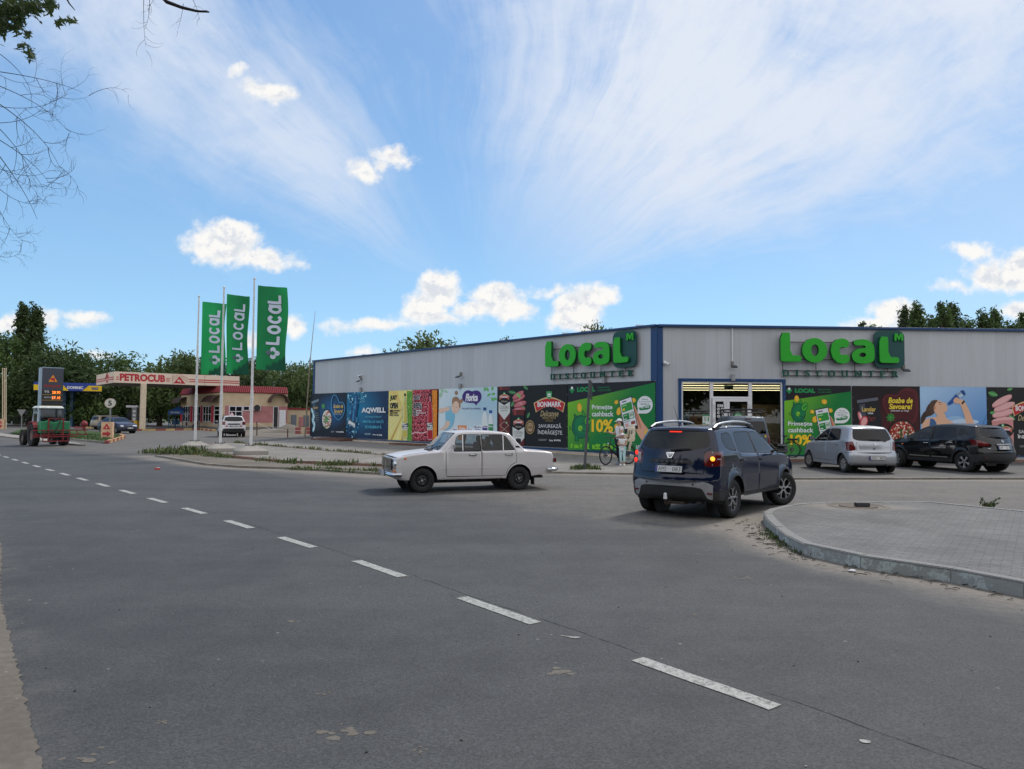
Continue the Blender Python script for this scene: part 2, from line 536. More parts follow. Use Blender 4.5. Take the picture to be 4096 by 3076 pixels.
def road_mat():
 m = bpy.data.materials.new('asphalt'); m.use_nodes = True
 k = NT(m.node_tree); b = m.node_tree.nodes['Principled BSDF']
 tc = m.node_tree.nodes.new('ShaderNodeTexCoord').outputs['Object']
 a = m.node_tree.nodes.new('ShaderNodeAttribute'); a.attribute_name = 'dust'
 big = k.noise(tc,.22,5,.62,.6); mid = k.noise(tc,1.6,5,.65); fine = k.noise(tc,70,4,.75)
 agg = m.node_tree.nodes.new('ShaderNodeTexVoronoi'); agg.inputs['Scale'].default_value = 95; k.l.new(tc,agg.inputs['Vector'])
 aggc = k.sep(agg.outputs['Color'])[0]
 mp = m.node_tree.nodes.new('ShaderNodeMapping'); k.l.new(tc,mp.inputs[0]); mp.inputs['Rotation'].default_value = (0,0,.87); mp.inputs['Scale'].default_value = (.05,.75,1)
 trk = k.noise(mp.outputs[0],1.0,4,.6)
 f = k.math('ADD',k.math('MULTIPLY',k.math('ADD',k.math('MULTIPLY',big,.5),k.math('MULTIPLY',trk,.5)),.7),k.math('MULTIPLY',mid,.3))
 base = k.mix(k.mapr(f,.38,.62),ASPH0,ASPH1)
 g = k.mapr(aggc,0,1,.72,1.35,False)
 g2 = k.mapr(fine,.3,.7,.82,1.2,False)
 base = k.vmath('MULTIPLY',base,k.xyz(k.math('MULTIPLY',g,g2),k.math('MULTIPLY',g,g2),k.math('MULTIPLY',g,g2)))
 v = m.node_tree.nodes.new('ShaderNodeTexVoronoi'); v.inputs['Scale'].default_value = 9; k.l.new(tc,v.inputs['Vector'])
 vc = k.sep(v.outputs['Color'])
 fl = k.math('MULTIPLY',k.mapr(v.outputs['Distance'],.16,.08),k.mapr(vc[0],.90,.92))
 base = k.mix(k.math('MULTIPLY',fl,.6),base,k.ramp(vc[1],[(0,C(40,40,42)),(.5,C(90,84,74)),(1,C(170,165,155))]))
 dn = k.noise(tc,1.1,7,.68); dn2 = k.noise(tc,9,5,.7)
 dd = k.math('ADD',a.outputs['Fac'],k.math('ADD',k.math('MULTIPLY',k.math('SUBTRACT',dn,.5),.55),k.math('MULTIPLY',k.math('SUBTRACT',dn2,.5),.35)))
 dm = k.mapr(dd,.10,1.0)
 patch = k.math('MULTIPLY',k.mapr(k.noise(tc,.75,4,.6),.69,.76),k.mapr(dn2,.35,.6,.0,.5))
 dm = k.math('MAXIMUM',dm,k.math('MULTIPLY',patch,.5))
 col = k.mix(dm,base,k.mix(k.mapr(dn2,.3,.7),DUST0,DUST1))
 k.l.new(col,b.inputs['Base Color']); b.inputs['Roughness'].default_value = .82; b.inputs['Specular IOR Level'].default_value = .35
 h = k.math('ADD',k.math('MULTIPLY',aggc,.5),fine)
 k.l.new(k.bump(h,.35,.006),b.inputs['Normal'])
 return m
ASPH0 = (.048,.049,.051,1); ASPH1 = (.074,.075,.075,1)
DUST0 = (.165,.145,.122,1); DUST1 = (.225,.20,.172,1)
M_ROAD = road_mat()
M_SAND = dust_mat('roadside sand',(.13,.112,.09,1),(.205,.18,.15,1),speck=26)
M_SOIL = dust_mat('soil',(.13,.105,.08,1),(.22,.185,.14,1),speck=18)
M_FIELD = dust_mat('rough grass ground',(.035,.05,.018,1),(.09,.10,.04,1),s1=.1)
M_LAWN = dust_mat('mown grass',(.030,.062,.014,1),(.062,.105,.028,1),s1=.8,bump=.8,bs=30)
M_CONC = dust_mat('weathered concrete',(.24,.225,.20,1),(.36,.34,.31,1),s1=1.2,s2=18,bump=.3)
def paver_mat(name,c0,c1,cm,rot=0.0,bw=.2,bh=.1):
 m = bpy.data.materials.new(name); m.use_nodes = True
 k = NT(m.node_tree); b = m.node_tree.nodes['Principled BSDF']
 tc = m.node_tree.nodes.new('ShaderNodeTexCoord').outputs['Object']
 mp = m.node_tree.nodes.new('ShaderNodeMapping'); k.l.new(tc,mp.inputs[0]); mp.inputs['Rotation'].default_value = (0,0,rot)
 wv = k.vmath('ADD',mp.outputs[0],k.vmath('MULTIPLY',k.vmath('SUBTRACT',k.noise(tc,1.3,2,.5,out='Color'),(.5,.5,.5)),(.03,.03,0)))
 br = m.node_tree.nodes.new('ShaderNodeTexBrick'); k.l.new(wv,br.inputs['Vector'])
 br.inputs['Color1'].default_value = c0; br.inputs['Color2'].default_value = c1; br.inputs['Mortar'].default_value = cm
 br.inputs['Scale'].default_value = 1.0; br.inputs['Brick Width'].default_value = bw; br.inputs['Row Height'].default_value = bh
 br.inputs['Mortar Size'].default_value = .006; br.inputs['Mortar Smooth'].default_value = .3; br.inputs['Bias'].default_value = 0
 n = k.noise(tc,.7,6,.65); n2 = k.noise(tc,30,4,.7)
 f = k.math('MULTIPLY',k.mapr(n,.25,.75,.78,1.2),k.mapr(n2,.25,.75,.85,1.15))
 col = k.vmath('MULTIPLY',br.outputs[0],k.xyz(f,f,f))
 a = m.node_tree.nodes.new('ShaderNodeAttribute'); a.attribute_name = 'dust'
 col = k.mix(k.mapr(k.math('ADD',a.outputs['Fac'],k.math('MULTIPLY',k.math('SUBTRACT',n,.5),.8)),.2,.9),col,DUST1)
 k.l.new(col,b.inputs['Base Color']); b.inputs['Roughness'].default_value = .85; b.inputs['Specular IOR Level'].default_value = .3
 k.l.new(k.bump(k.math('SUBTRACT',k.math('MULTIPLY',n2,.3),br.outputs['Fac']),.5,.006),b.inputs['Normal'])
 return m
M_PAVE = paver_mat('grey block paving',(.13,.129,.128,1),(.168,.165,.162,1),(.095,.09,.08,1),rot=.62)
M_PAVE2 = paver_mat('old block paving',(.20,.185,.165,1),(.27,.25,.225,1),(.10,.09,.075,1),rot=-.3)
def sheet(name,poly,dz,m,step=.6,dust=None,jit=0.0,kind='structure'):
 poly = [(p[0],p[1]) for p in poly]
 if jit:
  out = []
  for i,p in enumerate(poly):
   q = poly[(i + 1) % len(poly)]
   L = math.hypot(q[0] - p[0],q[1] - p[1]); n = max(1,min(260,int(L / (jit * 3))))
   for j in range(n):
    t = j / n; out.append((p[0] + (q[0] - p[0]) * t + rnd.uniform(-jit,jit),p[1] + (q[1] - p[1]) * t + rnd.uniform(-jit,jit)))
  poly = out
 xs = [p[0] for p in poly]; ys = [p[1] for p in poly]
 gx = np.arange(min(xs),max(xs),step); gy = np.arange(min(ys),max(ys),step)
 if min(ys) < 25 < max(ys): gy = np.append(gy,25.0)
 X,Y = np.meshgrid(gx,gy); X = X.ravel(); Y = Y.ravel()
 ins = in_poly(X,Y,poly) & (seg_dist(X,Y,poly + poly[:1]) > step * .25)
 pts = [Vector(p) for p in poly] + [Vector((a,b)) for a,b in zip(X[ins],Y[ins])]
 n = len(poly)
 r = delaunay_2d_cdt(pts,[(i,(i + 1) % n) for i in range(n)],[],0,1e-5)
 V = np.array([tuple(v) for v in r[0]]); F = r[2]
 cx = np.array([V[list(f)].mean(0) for f in F])
 keep = in_poly(cx[:,0],cx[:,1],poly)
 me = bpy.data.meshes.new(name)
 fs = []
 for f,kf in zip(F,keep):
  if not kf: continue
  a,b,c = V[f[0]],V[f[1]],V[f[2]]
  fs.append(f if (b[0] - a[0]) * (c[1] - a[1]) - (b[1] - a[1]) * (c[0] - a[0]) > 0 else f[::-1])
 me.from_pydata([(a,b,gz(b) + dz) for a,b in V],[],fs)
 me.materials.append(m)
 if dust is not None:
  at = me.attributes.new('dust','FLOAT','POINT')
  at.data.foreach_set('value',np.asarray(dust(V[:,0],V[:,1]),float))
 o = bpy.data.objects.new(name,me); link(o)
 if kind: o['kind'] = kind
 return o
def kerb(name,pts,w,h,m,z0=0.0,side=1,cat=True,m2=None,seg=None,top=.02,label=None):
 """a line of kerb stones along pts (outer lower edge), built with a rounded arris; side=+1 puts its body on the left"""
 mb = MB()
 P = [Vector((p[0],p[1],0)) for p in pts]
 if seg:
  Q = [P[0]]
  for a,b in zip(P[:-1],P[1:]):
   n = max(1,round((b - a).length / seg))
   for i in range(1,n + 1): Q.append(a.lerp(b,i / n))
  P = Q
 N = []
 for i in range(len(P)):
  d = (P[min(i + 1,len(P) - 1)] - P[max(i - 1,0)]).normalized()
  N.append(Vector((-d.y,d.x,0)) * side)
 for i in range(len(P) - 1):
  a,b = P[i],P[i + 1]; na,nb = N[i],N[i + 1]
  g = (b - a).normalized() * (.004 if seg else 0)
  hh = h + (rnd.uniform(-.006,.006) if seg else 0)
  off = rnd.uniform(-.008,.008) if seg else 0
  prof = [(0,-.05),(.006,hh - top),(top,hh),(w,hh),(w,-.05)]
  vs = []
  for (q,nn) in ((a + g,na),(b - g,nb)):
   for (o_,z) in prof:
    p = q + nn * (o_ + off); vs.append((p.x,p.y,gz(p.y) + z0 + z))
  fs = [(j,j + 5,j + 6,j + 1) if side > 0 else (j,j + 1,j + 6,j + 5) for j in range(4)]
  fs += [(0,1,2,3,4),(9,8,7,6,5)]
  mb.add(vs,fs,(i % 2) if m2 else 0)
 o = mb.build(name,[m,m2] if m2 else m)
 o['kind'] = 'structure'
 return o
# the far land
mb = MB()
for (y0,y1) in ((-300,25),(25,1500)):
 mb.add([(-1500,y0,gz(y0) - .02),(1500,y0,gz(y0) - .02),(1500,y1,gz(min(y1,25 if y1 <= 25 else y1)) - .02),(-1500,y1,gz(y1) - .02)],[(0,1,2,3)])
tag(mb.build('ground',M_FIELD),kind='structure')
# outlines on the ground, read off the photograph
ISL = [GG('r12',2212,990),GG('r12',1620,870),GG('r12',890,755),GG('r12',430,650),GG('r12',290,575),GG('r12',200,500),GG('r12',140,440),GG('r12',104,385),
       GG('r12',108,300,.15),GG('r12',160,272,.15),GG('r12',300,240,.15),GG('r12',440,226,.15),GG('r12',600,218,.15),GG('r12',1450,215,.15),GG('r12',2080,276,.15),GG('r12',2500,318,.15)]
d0 = (ISL[0] - ISL[1]).normalized()
ISL = [ISL[0] + d0 * 14] + ISL
LOTK = [G(836,1027),G(1000,1024),G(1190,1023),G(1364,1026),G(1560,1033),G(1717,1036.5),G(2212,1036.5),G(2700,1036.5)]
WALKK = [G(1630,1000),G(1704,1000),G(2212,1001.5),G(2700,1003)]
LOWK = [GG('r14',40,372),GG('r14',250,408),GG('r14',460,445),GG('r14',760,468),GG('r14',1100,478)] + [GG('r14',1400,492),GG('r14',1700,512),LOTK[0]]
REDK = [GG('r14',408,348),GG('r14',580,375),GG('r14',740,398),GG('r14',1150,434),GG('r14',1700,458),GG('r14',2000,468),G(1000,1013)]
BACKK = [GG('r14',700,272),GG('r14',1000,302),GG('r14',1500,347),GG('r14',2000,387),G(1000,996)]
SHO = [G(0,1290),G(90,1661)]
sd_ = (SHO[1] - SHO[0]).normalized()
SHO = [SHO[0] - sd_ * 60,SHO[0] - sd_ * 3 + Vector((.1,.1,0)),SHO[0],SHO[1],SHO[1] + sd_ * 6]
JUNC = [G(-100,940),G(0,962),GG('r14',0,405),GG('r14',500,462),GG('r14',840,502),GG('r14',1200,557),GG('r14',1550,592),GG('r14',2000,634),G(960,1072),G(1180,1112),G(1400,1128),G(1600,1150),G(1760,1235),G(2212,1350),G(2600,1450)]
xy = lambda l: [(p[0],p[1]) for p in l]
def road_dust(X,Y):
 J = xy(JUNC)
 big = J + [(60,J[-1][1]),(60,140),(-140,140),(-140,J[0][1])]
 ins = in_poly(X,Y,big); dj = seg_dist(X,Y,J)
 beyond = np.where(ins,np.clip(.30 + dj * .12,0,.50),np.clip(.12 - dj * .22,0,1))
 nearK = lambda line,w,a: a * np.exp(-(seg_dist(X,Y,xy(line)) / w) ** 2)
 d = beyond + nearK(ISL[:9],.5,.55) + nearK(ISL[8:],.4,.3) + nearK(LOTK,.5,.5) + nearK(LOWK,.8,.75) + nearK(SHO,.25,.35)
 d = d + nearK([G(1400,1130),G(1560,1140),G(1640,1170)],1.1,.45)
 return np.clip(d,0,1.2)
def build_road():
 xs = np.concatenate([np.arange(-90,-24,3),np.arange(-24,20,.3),np.arange(20,62,3)])
 ys = np.concatenate([np.arange(-10,0,2.5),np.arange(0,25,.3),[25.0],np.arange(25.4,36,.5),np.arange(36,136,2.5)])
 X,Y = np.meshgrid(xs,ys); nx = len(xs); ny = len(ys)
 z = .004 + .0045 * np.maximum(0,Y - 25)
 me = bpy.data.meshes.new('road')
 v = np.stack([X.ravel(),Y.ravel(),z.ravel()],1)
 i,j = np.meshgrid(np.arange(nx - 1),np.arange(ny - 1)); a = (j * nx + i).ravel()
 f = np.stack([a,a + 1,a + nx + 1,a + nx],1)
 me.from_pydata(v.tolist(),[],f.tolist())
 at = me.attributes.new('dust','FLOAT','POINT'); at.data.foreach_set('value',road_dust(X.ravel(),Y.ravel()))
 me.materials.append(M_ROAD)
 o = bpy.data.objects.new('road',me); link(o); o['kind'] = 'structure'
build_road()
sheet('shoulder',xy(SHO) + [(-14,-4),(-60,20),(-80,70)],.012,M_SAND,1.2,jit=.014)
# centre line
DL = [(1.62,4.60),(-1.8,9.02),(-5.42,13.27),(-19.95,29.5),(-33.0,44.2)]
def on_line(t):
 for a,b in zip(DL[:-1],DL[1:]):
  L = math.hypot(b[0] - a[0],b[1] - a[1])
  if t <= L or b is DL[-1]:
   d = Vector(((b[0] - a[0]) / L,(b[1] - a[1]) / L)); return Vector(a) + d * t,d
  t -= L
wm = bpy.data.materials.new('worn road paint'); wm.use_nodes = True
k = NT(wm.node_tree); tc = wm.node_tree.nodes.new('ShaderNodeTexCoord').outputs['Object']
f_ = k.math('ADD',k.math('MULTIPLY',k.noise(tc,24,5,.7),.6),k.math('MULTIPLY',k.noise(tc,90,3,.7),.4))
k.l.new(k.mix(k.mapr(f_,.44,.62),(.42,.42,.385,1),(.14,.14,.13,1)),wm.node_tree.nodes['Principled BSDF'].inputs['Base Color'])
wm.node_tree.nodes['Principled BSDF'].inputs['Roughness'].default_value = .8
mb = MB(); t = 0.0
while t < 52:
 L = 1.13 if t < 6 else 1.08
 a,d = on_line(t); b,d2 = on_line(t + L); n = Vector((-d.y,d.x)) * .066
 K = 8
 L1 = []; L2 = []
 for i in range(K + 1):
  p = a.lerp(b,i / K); j = rnd.uniform(-.004,.004)
  L1.append(p + n * (1 + j * 10)); L2.append(p - n * (1 - j * 8))
 vs = [(p.x,p.y,gz(p.y) + .009) for p in L1 + L2]
 mb.add(vs,[(i,i + 1,K + 2 + i,K + 1 + i) for i in range(K)])
 t += L + (1.17 if t < 6 else 1.12)
for (dx,dy,s) in ((1243,1379,1.0),(1868,1604,.9)):
 p = G(dx,dy)
 mb.add([(p.x + s * .04 * math.cos(i * .5236) * rnd.uniform(.7,1.2),p.y + s * .024 * math.sin(i * .5236) * rnd.uniform(.7,1.2),.0085) for i in range(12)],[tuple(range(12))])
 if s == 1.0:
  mb.add([(p.x - .04,p.y,.0086),(p.x - .02,p.y + .02,.0086),(p.x - .11,p.y + .055,.0086),(p.x - .12,p.y + .05,.0086)],[(0,1,2,3)])
# patched crack line beside the dashes is part of the surface, dark and thin
tag(mb.build('road_markings',wm),kind='structure')
# paved corner on the right
isl_in = ISL
HOLE = [GG('r12',1470,224,.15),GG('r12',1830,221,.15),GG('r12',1850,246,.15),GG('r12',1600,236,.15)]
def isl_dust(X,Y):
 c = GG('r12',900,255,.15)
 return .95 * np.exp(-(((X - c.x) / 1.1) ** 2 + ((Y - c.y) / .55) ** 2)) + .25 * np.exp(-(seg_dist(X,Y,xy(ISL[6:15])) / .3) ** 2)
sheet('pavement',xy(ISL) + [(40,22),(60,-12)],.144,M_PAVE,.45,dust=isl_dust)
def kerb_mat():
 m = bpy.data.materials.new('painted kerb concrete'); m.use_nodes = True
 k = NT(m.node_tree); b = m.node_tree.nodes['Principled BSDF']
 tcn = m.node_tree.nodes.new('ShaderNodeTexCoord').outputs['Object']
 n = k.noise(tcn,5,8,.72); n2 = k.noise(tcn,40,5,.7)
 geo = m.node_tree.nodes.new('ShaderNodeNewGeometry')
 nz = k.sep(geo.outputs['Normal'])[2]
 conc = k.mix(k.mapr(n2,.3,.7),(.15,.145,.14,1),(.24,.235,.225,1))
 paint = k.mix(k.mapr(n,.3,.7),(.44,.49,.475,1),(.56,.60,.58,1))
 f = k.math('MULTIPLY',k.mapr(k.math('ADD',n,k.math('MULTIPLY',n2,.3)),.56,.66,1,.3),k.mapr(nz,.3,.6,1,.05))
 k.l.new(k.mix(f,conc,paint),b.inputs['Base Color']); b.inputs['Roughness'].default_value = .85
 k.l.new(k.bump(k.math('ADD',n2,n),.4,.008),b.inputs['Normal'])
 return m
M_KERB = kerb_mat()
kerb('kerb',[tuple(p) for p in ISL],.15,.156,M_KERB,side=-1,seg=1.0,top=.022)
M_GREYK = dust_mat('grey kerb stone',(.17,.155,.135,1),(.27,.25,.22,1),s1=1.5)
M_REDK = dust_mat('reddish kerb stone',(.17,.095,.075,1),(.25,.16,.13,1),s1=1.5)
M_BEIGEK = dust_mat('beige stone block',(.46,.38,.30,1),(.60,.50,.40,1),s1=2.5)
# pavement in front of the shop, car park and walkway
PCN = Vector((6.29,32.0,0)); PLN = Vector((-14.55,54.1,0))
UL = (PCN - PLN).normalized(); UR = Vector((.9988,.049,0)).normalized()
NL = UL.cross(Vector((0,0,1))); NR = UR.cross(Vector((0,0,1)))
PRN = PCN + UR * 34
front = xy(LOTK) + [(40,30),(PRN.x,PRN.y),(PCN.x,PCN.y),(PLN.x,PLN.y),tuple(GG('r2',1480,1400)[:2]),tuple(BACKK[0][:2])] + [tuple(p[:2]) for p in BACKK[1:5]]
def lot_dust(X,Y):
 s = G(1560,1020)
 return np.clip((X - s.x) * .35,0,.42) + .5 * np.exp(-(seg_dist(X,Y,xy(LOTK)) / .6) ** 2)
lotb = [LOTK[3],LOTK[4],LOTK[5],LOTK[6],LOTK[7]]
sheet('forecourt_paving',[tuple(p[:2]) for p in (LOTK[0],LOTK[1],LOTK[2],LOTK[3])] + [tuple(p[:2]) for p in (G(1470,1003),G(1560,990))] + [(PCN.x,PCN.y),(PLN.x,PLN.y),tuple(GG('r2',1480,1400)[:2])] + [tuple(p[:2]) for p in BACKK],.05,M_PAVE2,.8,dust=lambda X,Y: .35 * np.exp(-(seg_dist(X,Y,xy(LOTK)) / .8) ** 2))
sheet('car_park',[tuple(p[:2]) for p in lotb] + [(40,29)] + [tuple(p[:2]) for p in WALKK[::-1]] + [tuple(p[:2]) for p in (G(1560,990),G(1470,1003))],.05,M_ROAD,.6,dust=lambda X,Y: .32 + .25 * np.exp(-(seg_dist(X,Y,xy(LOTK)) / .6) ** 2))
sheet('walkway',[tuple(p[:2]) for p in WALKK] + [(PRN.x,PRN.y),(PCN.x,PCN.y)],.145,M_CONC,1.2)
kerb('walkway_kerb',[tuple(p) for p in WALKK],.14,.10,M_REDK,z0=.05,side=1,seg=1.0)
kerb('car_park_kerb',[tuple(p) for p in LOTK],.15,.062,M_GREYK,side=1,seg=1.0,top=.015)
kerb('pavement_kerb',[tuple(p) for p in LOWK],.15,.075,M_GREYK,side=1,seg=1.0,top=.015)
sheet('sidewalk',xy(LOWK) + [tuple(p[:2]) for p in (LOTK[0],G(1000,1013))] + xy(REDK[::-1]),.05,M_SAND,.8)
sheet('flag_plaza',xy(REDK) + xy(BACKK[::-1]) + [tuple(GG('r14',500,285)[:2])],.135,M_PAVE2,.8,dust=lambda X,Y: .25 + 0 * X)
kerb('plaza_kerb',[tuple(p) for p in REDK],.14,.14,M_REDK,side=1,seg=1.0,top=.015)
kerb('plaza_back_kerb',[tuple(p) for p in ([GG('r14',408,348),GG('r14',480,290)] + BACKK)][::-1],.12,.15,M_REDK,side=1,seg=1.0,top=.015)
# ------------------------------------------------------------------ shop building
STORE = thing('shop_building','long grey panel-clad shop with blue trim and glazed entrance at its corner','shop',tuple(PCN))
ML = frame(PLN,UL,(0,0,1)); MR = frame(PCN,UR,(0,0,1))
LL = (PCN - PLN).length; LR = 34.0
def place(o,M):
 pm = Matrix.Identity(4)
 ch = []; p = o.parent
 while p is not None: ch.append(p); p = p.parent
 for p in ch[::-1]:
  pm = pm @ p.matrix_basis
 o.matrix_basis = pm.inverted() @ M
 return o
def wl(r,x,y,right=None):
 """local (along, up) of a point of the facade"""
 right = r in ('r7','r8','r9','r6') if right is None else right
 P0,N,M = (PCN,NR,MR) if right else (PLN,NL,ML)
 p = M.inverted() @ ONP(*D(r,x,y),P0,N)
 return p.x,p.y
def panel_mat():
 m = bpy.data.materials.new('ribbed grey wall panel'); m.use_nodes = True
 k = NT(m.node_tree); b = m.node_tree.nodes['Principled BSDF']
 tcn = m.node_tree.nodes.new('ShaderNodeTexCoord').outputs['Object']
 x,y,z = k.sep(tcn)
 rib = k.math('SINE',k.math('MULTIPLY',x,2 * PI / .10))
 seam = k.math('ABSOLUTE',k.math('SUBTRACT',k.math('FRACT',k.math('ADD',x,.37)),.5))
 sm = k.mapr(seam,.492,.497)
 pan = k.noise(k.xyz(k.math('FLOOR',k.math('ADD',x,.87)),3.3,0.0),7.3,1,.5)
 st = k.noise(k.vmath('MULTIPLY',tcn,(6.0,.35,1)),1.0,6,.65)
 f = k.math('MULTIPLY',k.mapr(pan,.2,.8,.93,1.06),k.mapr(st,.25,.75,.94,1.04))
 f = k.math('MULTIPLY',f,k.mapr(sm,0,1,1.0,.80))
 f = k.math('MULTIPLY',f,k.mapr(rib,-1,1,.98,1.01))
 k.l.new(k.vmath('MULTIPLY',(.49,.515,.55),k.xyz(f,f,f)),b.inputs['Base Color'])
 b.inputs['Roughness'].default_value = .45; b.inputs['Metallic'].default_value = .15
 k.l.new(k.bump(k.math('SUBTRACT',k.math('MULTIPLY',rib,.06),sm),.25,.008),b.inputs['Normal'])
 return m
M_PANEL = panel_mat()
M_BLUE = mat('blue painted sheet',C(16,62,112),.4,var=.1)
M_WPVC = mat('white plastic frame',(.72,.73,.76,1),.3,var=.04)
M_DARK = mat('dark interior',(.035,.035,.038,1),.8)
ROOFZ = 5.78
ox0 = wl('r7',345,900)[0]; ox1 = wl('r7',1464,900)[0]; oz = wl('r7',900,764)[1]
mb = MB(); T = .16
mb.box((LL / 2,(ROOFZ + .2) / 2,-T / 2),(LL,ROOFZ - .2,T)); o = mb.build('wall',M_PANEL,STORE); place(o,ML)
mb = MB()
mb.box((ox0 / 2,ROOFZ / 2 + .1,-T / 2),(ox0,ROOFZ - .2,T))
mb.box(((ox1 + LR) / 2,ROOFZ / 2 + .1,-T / 2),(LR - ox1,ROOFZ - .2,T))
mb.box(((ox0 + ox1) / 2,(oz + ROOFZ) / 2,-T / 2),(ox1 - ox0,ROOFZ - oz,T)); o = mb.build('wall',M_PANEL,STORE); place(o,MR)
# rear walls and roof
A_,B_ = PLN,PRN; bk = Vector((.1,1,0)).normalized() * 34
mb = MB()
E_ = [PLN + Vector((0,0,0)),PLN + bk * .9,PRN + bk,PRN]
for a,b in zip(E_[:-1],E_[1:]):
 mb.add([(a.x,a.y,0),(b.x,b.y,0),(b.x,b.y,ROOFZ),(a.x,a.y,ROOFZ)],[(0,1,2,3)])
mb.build('rear_wall',mat('plain grey wall sheet',(.38,.39,.40,1)),STORE).matrix_basis = Matrix.Translation(-PCN)
mb = MB()
q = [PLN - NL * .2,PCN - NL * .2 + Vector((.1,.2,0)),PRN - NR * .2,PRN + bk,PLN + bk * .9]
mb.prism([(p.x,p.y) for p in q],ROOFZ - .12,ROOFZ - .02)
mb.build('roof',mat('grey roofing',(.2,.2,.2,1),.8),STORE).matrix_basis = Matrix.Translation(-PCN)
for px in (1428,1597,1779,1988,2248,2554):
 x = ML.inverted() @ ONP(px / 1.85172,720,PLN,NL); mb = MB(); mb.add([(x.x - .9,ROOFZ,-.9),(x.x + .9,ROOFZ,-.9),(x.x + .9,ROOFZ,-2.2),(x.x - .9,ROOFZ,-2.2),(x.x - .9,ROOFZ + .34,-1.0),(x.x + .9,ROOFZ + .1,-1.0),(x.x + .9,ROOFZ + .1,-2.1),(x.x - .9,ROOFZ + .34,-2.1)],[(0,1,5,4),(1,2,6,5),(2,3,7,6),(3,0,4,7),(4,5,6,7)]); o = mb.build('skylight',mat('pale skylight',C(190,196,202),.4),STORE); place(o,ML)
# blue trims
mb = MB()
mb.box((LL / 2,ROOFZ + .04,.02),(LL,.09,.30))
mb.box((LL / 2,.13 + .06,.012),(LL,.20,.03))
mb.box((.10,ROOFZ / 2,.02),(.22,ROOFZ - .1,.05))
mb.box((LL - .16,ROOFZ / 2 + .06,.02),(.34,ROOFZ - .18,.05))
o = mb.build('trim',M_BLUE,STORE,bevel=.008); place(o,ML)
mb = MB()
mb.box((LR / 2,ROOFZ + .03,.018),(LR,.10,.296))
mb.box(((ox1 + .1 + LR) / 2,.185,.012),(LR - ox1 - .1,.17,.03))
mb.box((ox0 / 2,.185,.012),(ox0,.17,.03))
mb.box((.11,ROOFZ / 2 + .06,.02),(.24,ROOFZ - .18,.05))
mb.box(((ox0 + ox1) / 2,oz + .06,.03),(ox1 - ox0 + .26,.12,.09)); mb.box((ox0 - .065,oz / 2,.03),(.12,oz,.088)); mb.box((ox1 + .065,oz / 2 + .06,.03),(.12,oz,.088))
o = mb.build('trim',M_BLUE,STORE,bevel=.008); place(o,MR)
# interior
mb = MB()
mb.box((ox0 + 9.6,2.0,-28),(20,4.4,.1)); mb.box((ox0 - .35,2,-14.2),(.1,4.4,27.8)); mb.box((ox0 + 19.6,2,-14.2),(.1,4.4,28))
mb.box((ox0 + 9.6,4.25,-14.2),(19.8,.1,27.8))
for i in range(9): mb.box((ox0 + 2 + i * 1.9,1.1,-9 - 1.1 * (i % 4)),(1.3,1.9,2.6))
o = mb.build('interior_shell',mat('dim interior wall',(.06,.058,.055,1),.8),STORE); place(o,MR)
mb = MB(); mb.box((ox0 + 9.6,.155,-14.2),(19.8,.02,27.8)); o = mb.build('interior_floor',mat('interior floor tile',(.16,.155,.145,1),.4),STORE); place(o,MR)
for i,dz in enumerate((-12.2,-15.6,-19.4,-23.5)):
 mb = MB(); mb.box((ox0 + 8.5,3.95,dz),(17,.035,.12),M=Matrix.Translation((ox0 + 6,0,dz)) @ Matrix.Rotation(-.16,4,'Y') @ Matrix.Translation((-ox0 - 6,0,-dz))); o = mb.build('strip_light',mat('lit fluorescent tube',(1.0,.80,.46,1),emit=1.6,var=0),STORE); place(o,MR)
mb = MB(); c = wl('r7',565,1150)
mb.box((c[0],1.05,-1.4),(1.1,1.8,.5),0)
for q in (-.27,.27): mb.box((c[0] + q,1.75,-1.14),(.2,.12,.02),1); mb.box((c[0],1.05,-1.139),(.012,1.75,.01),1)
o = mb.build('locker',[mat('orange locker',C(206,130,40),.5),mat('locker vent',C(110,70,25))],STORE,bevel=.01); place(o,MR)
mb = MB(); c0 = wl('r7',1128,1100)[0]; c1 = wl('r7',1440,1100)[0]; zt = wl('r7',1280,1015)[1]
for i in range(3):
 w = (c1 - c0 + .5) / 3; mb.box((c0 - .2 + w * (i + .5),zt / 2,-.75 - .03 * i),(w - .012,zt,.04))
o = mb.build('partition',mat('brown board',C(176,132,84),.6),STORE); place(o,MR)
mb = MB(); a = wl('r7',355,1100); b = wl('r7',470,1240)
mb.box(((a[0] + b[0]) / 2,a[1] / 2,-.5),(b[0] - a[0],a[1],.12)); mb.box((b[0] - .16,a[1] - .45,-.42),(.16,.3,.06),1)
o = mb.build('security_gate',[mat('grey gate panel',C(140,146,146),.4),M_DARK],STORE,bevel=.01); place(o,MR)
# glazing: three bays, the middle one a door
def bay(px0,px1,y0,y1,name='window'):
 a = wl('r7',px0,(y0 + y1) / 2)[0]; b = wl('r7',px1,(y0 + y1) / 2)[0]; t = wl('r7',(px0 + px1) / 2,y0)[1]
 bt = .17 if y1 is None else wl('r7',(px0 + px1) / 2,y1)[1]
 return a,b,bt,t
def frame_mb(a,b,z0,z1,w,d,zc):
 mb = MB()
 mb.box(((a + b) / 2,z1 - w / 2,zc),(b - a,w,d)); mb.box(((a + b) / 2,z0 + w / 2,zc),(b - a,w,d))
 mb.box((a + w / 2,(z0 + z1) / 2,zc),(w,z1 - z0 - 2 * w,d)); mb.box((b - w / 2,(z0 + z1) / 2,zc),(w,z1 - z0 - 2 * w,d))
 return mb
M_GLASS = glass_mat('shop glass',(.8,.85,.85),.82)
def wxy(px): return wl('r7',px,1000)[0]
zt_ = oz; tr_ = wl('r7',900,950)[1]
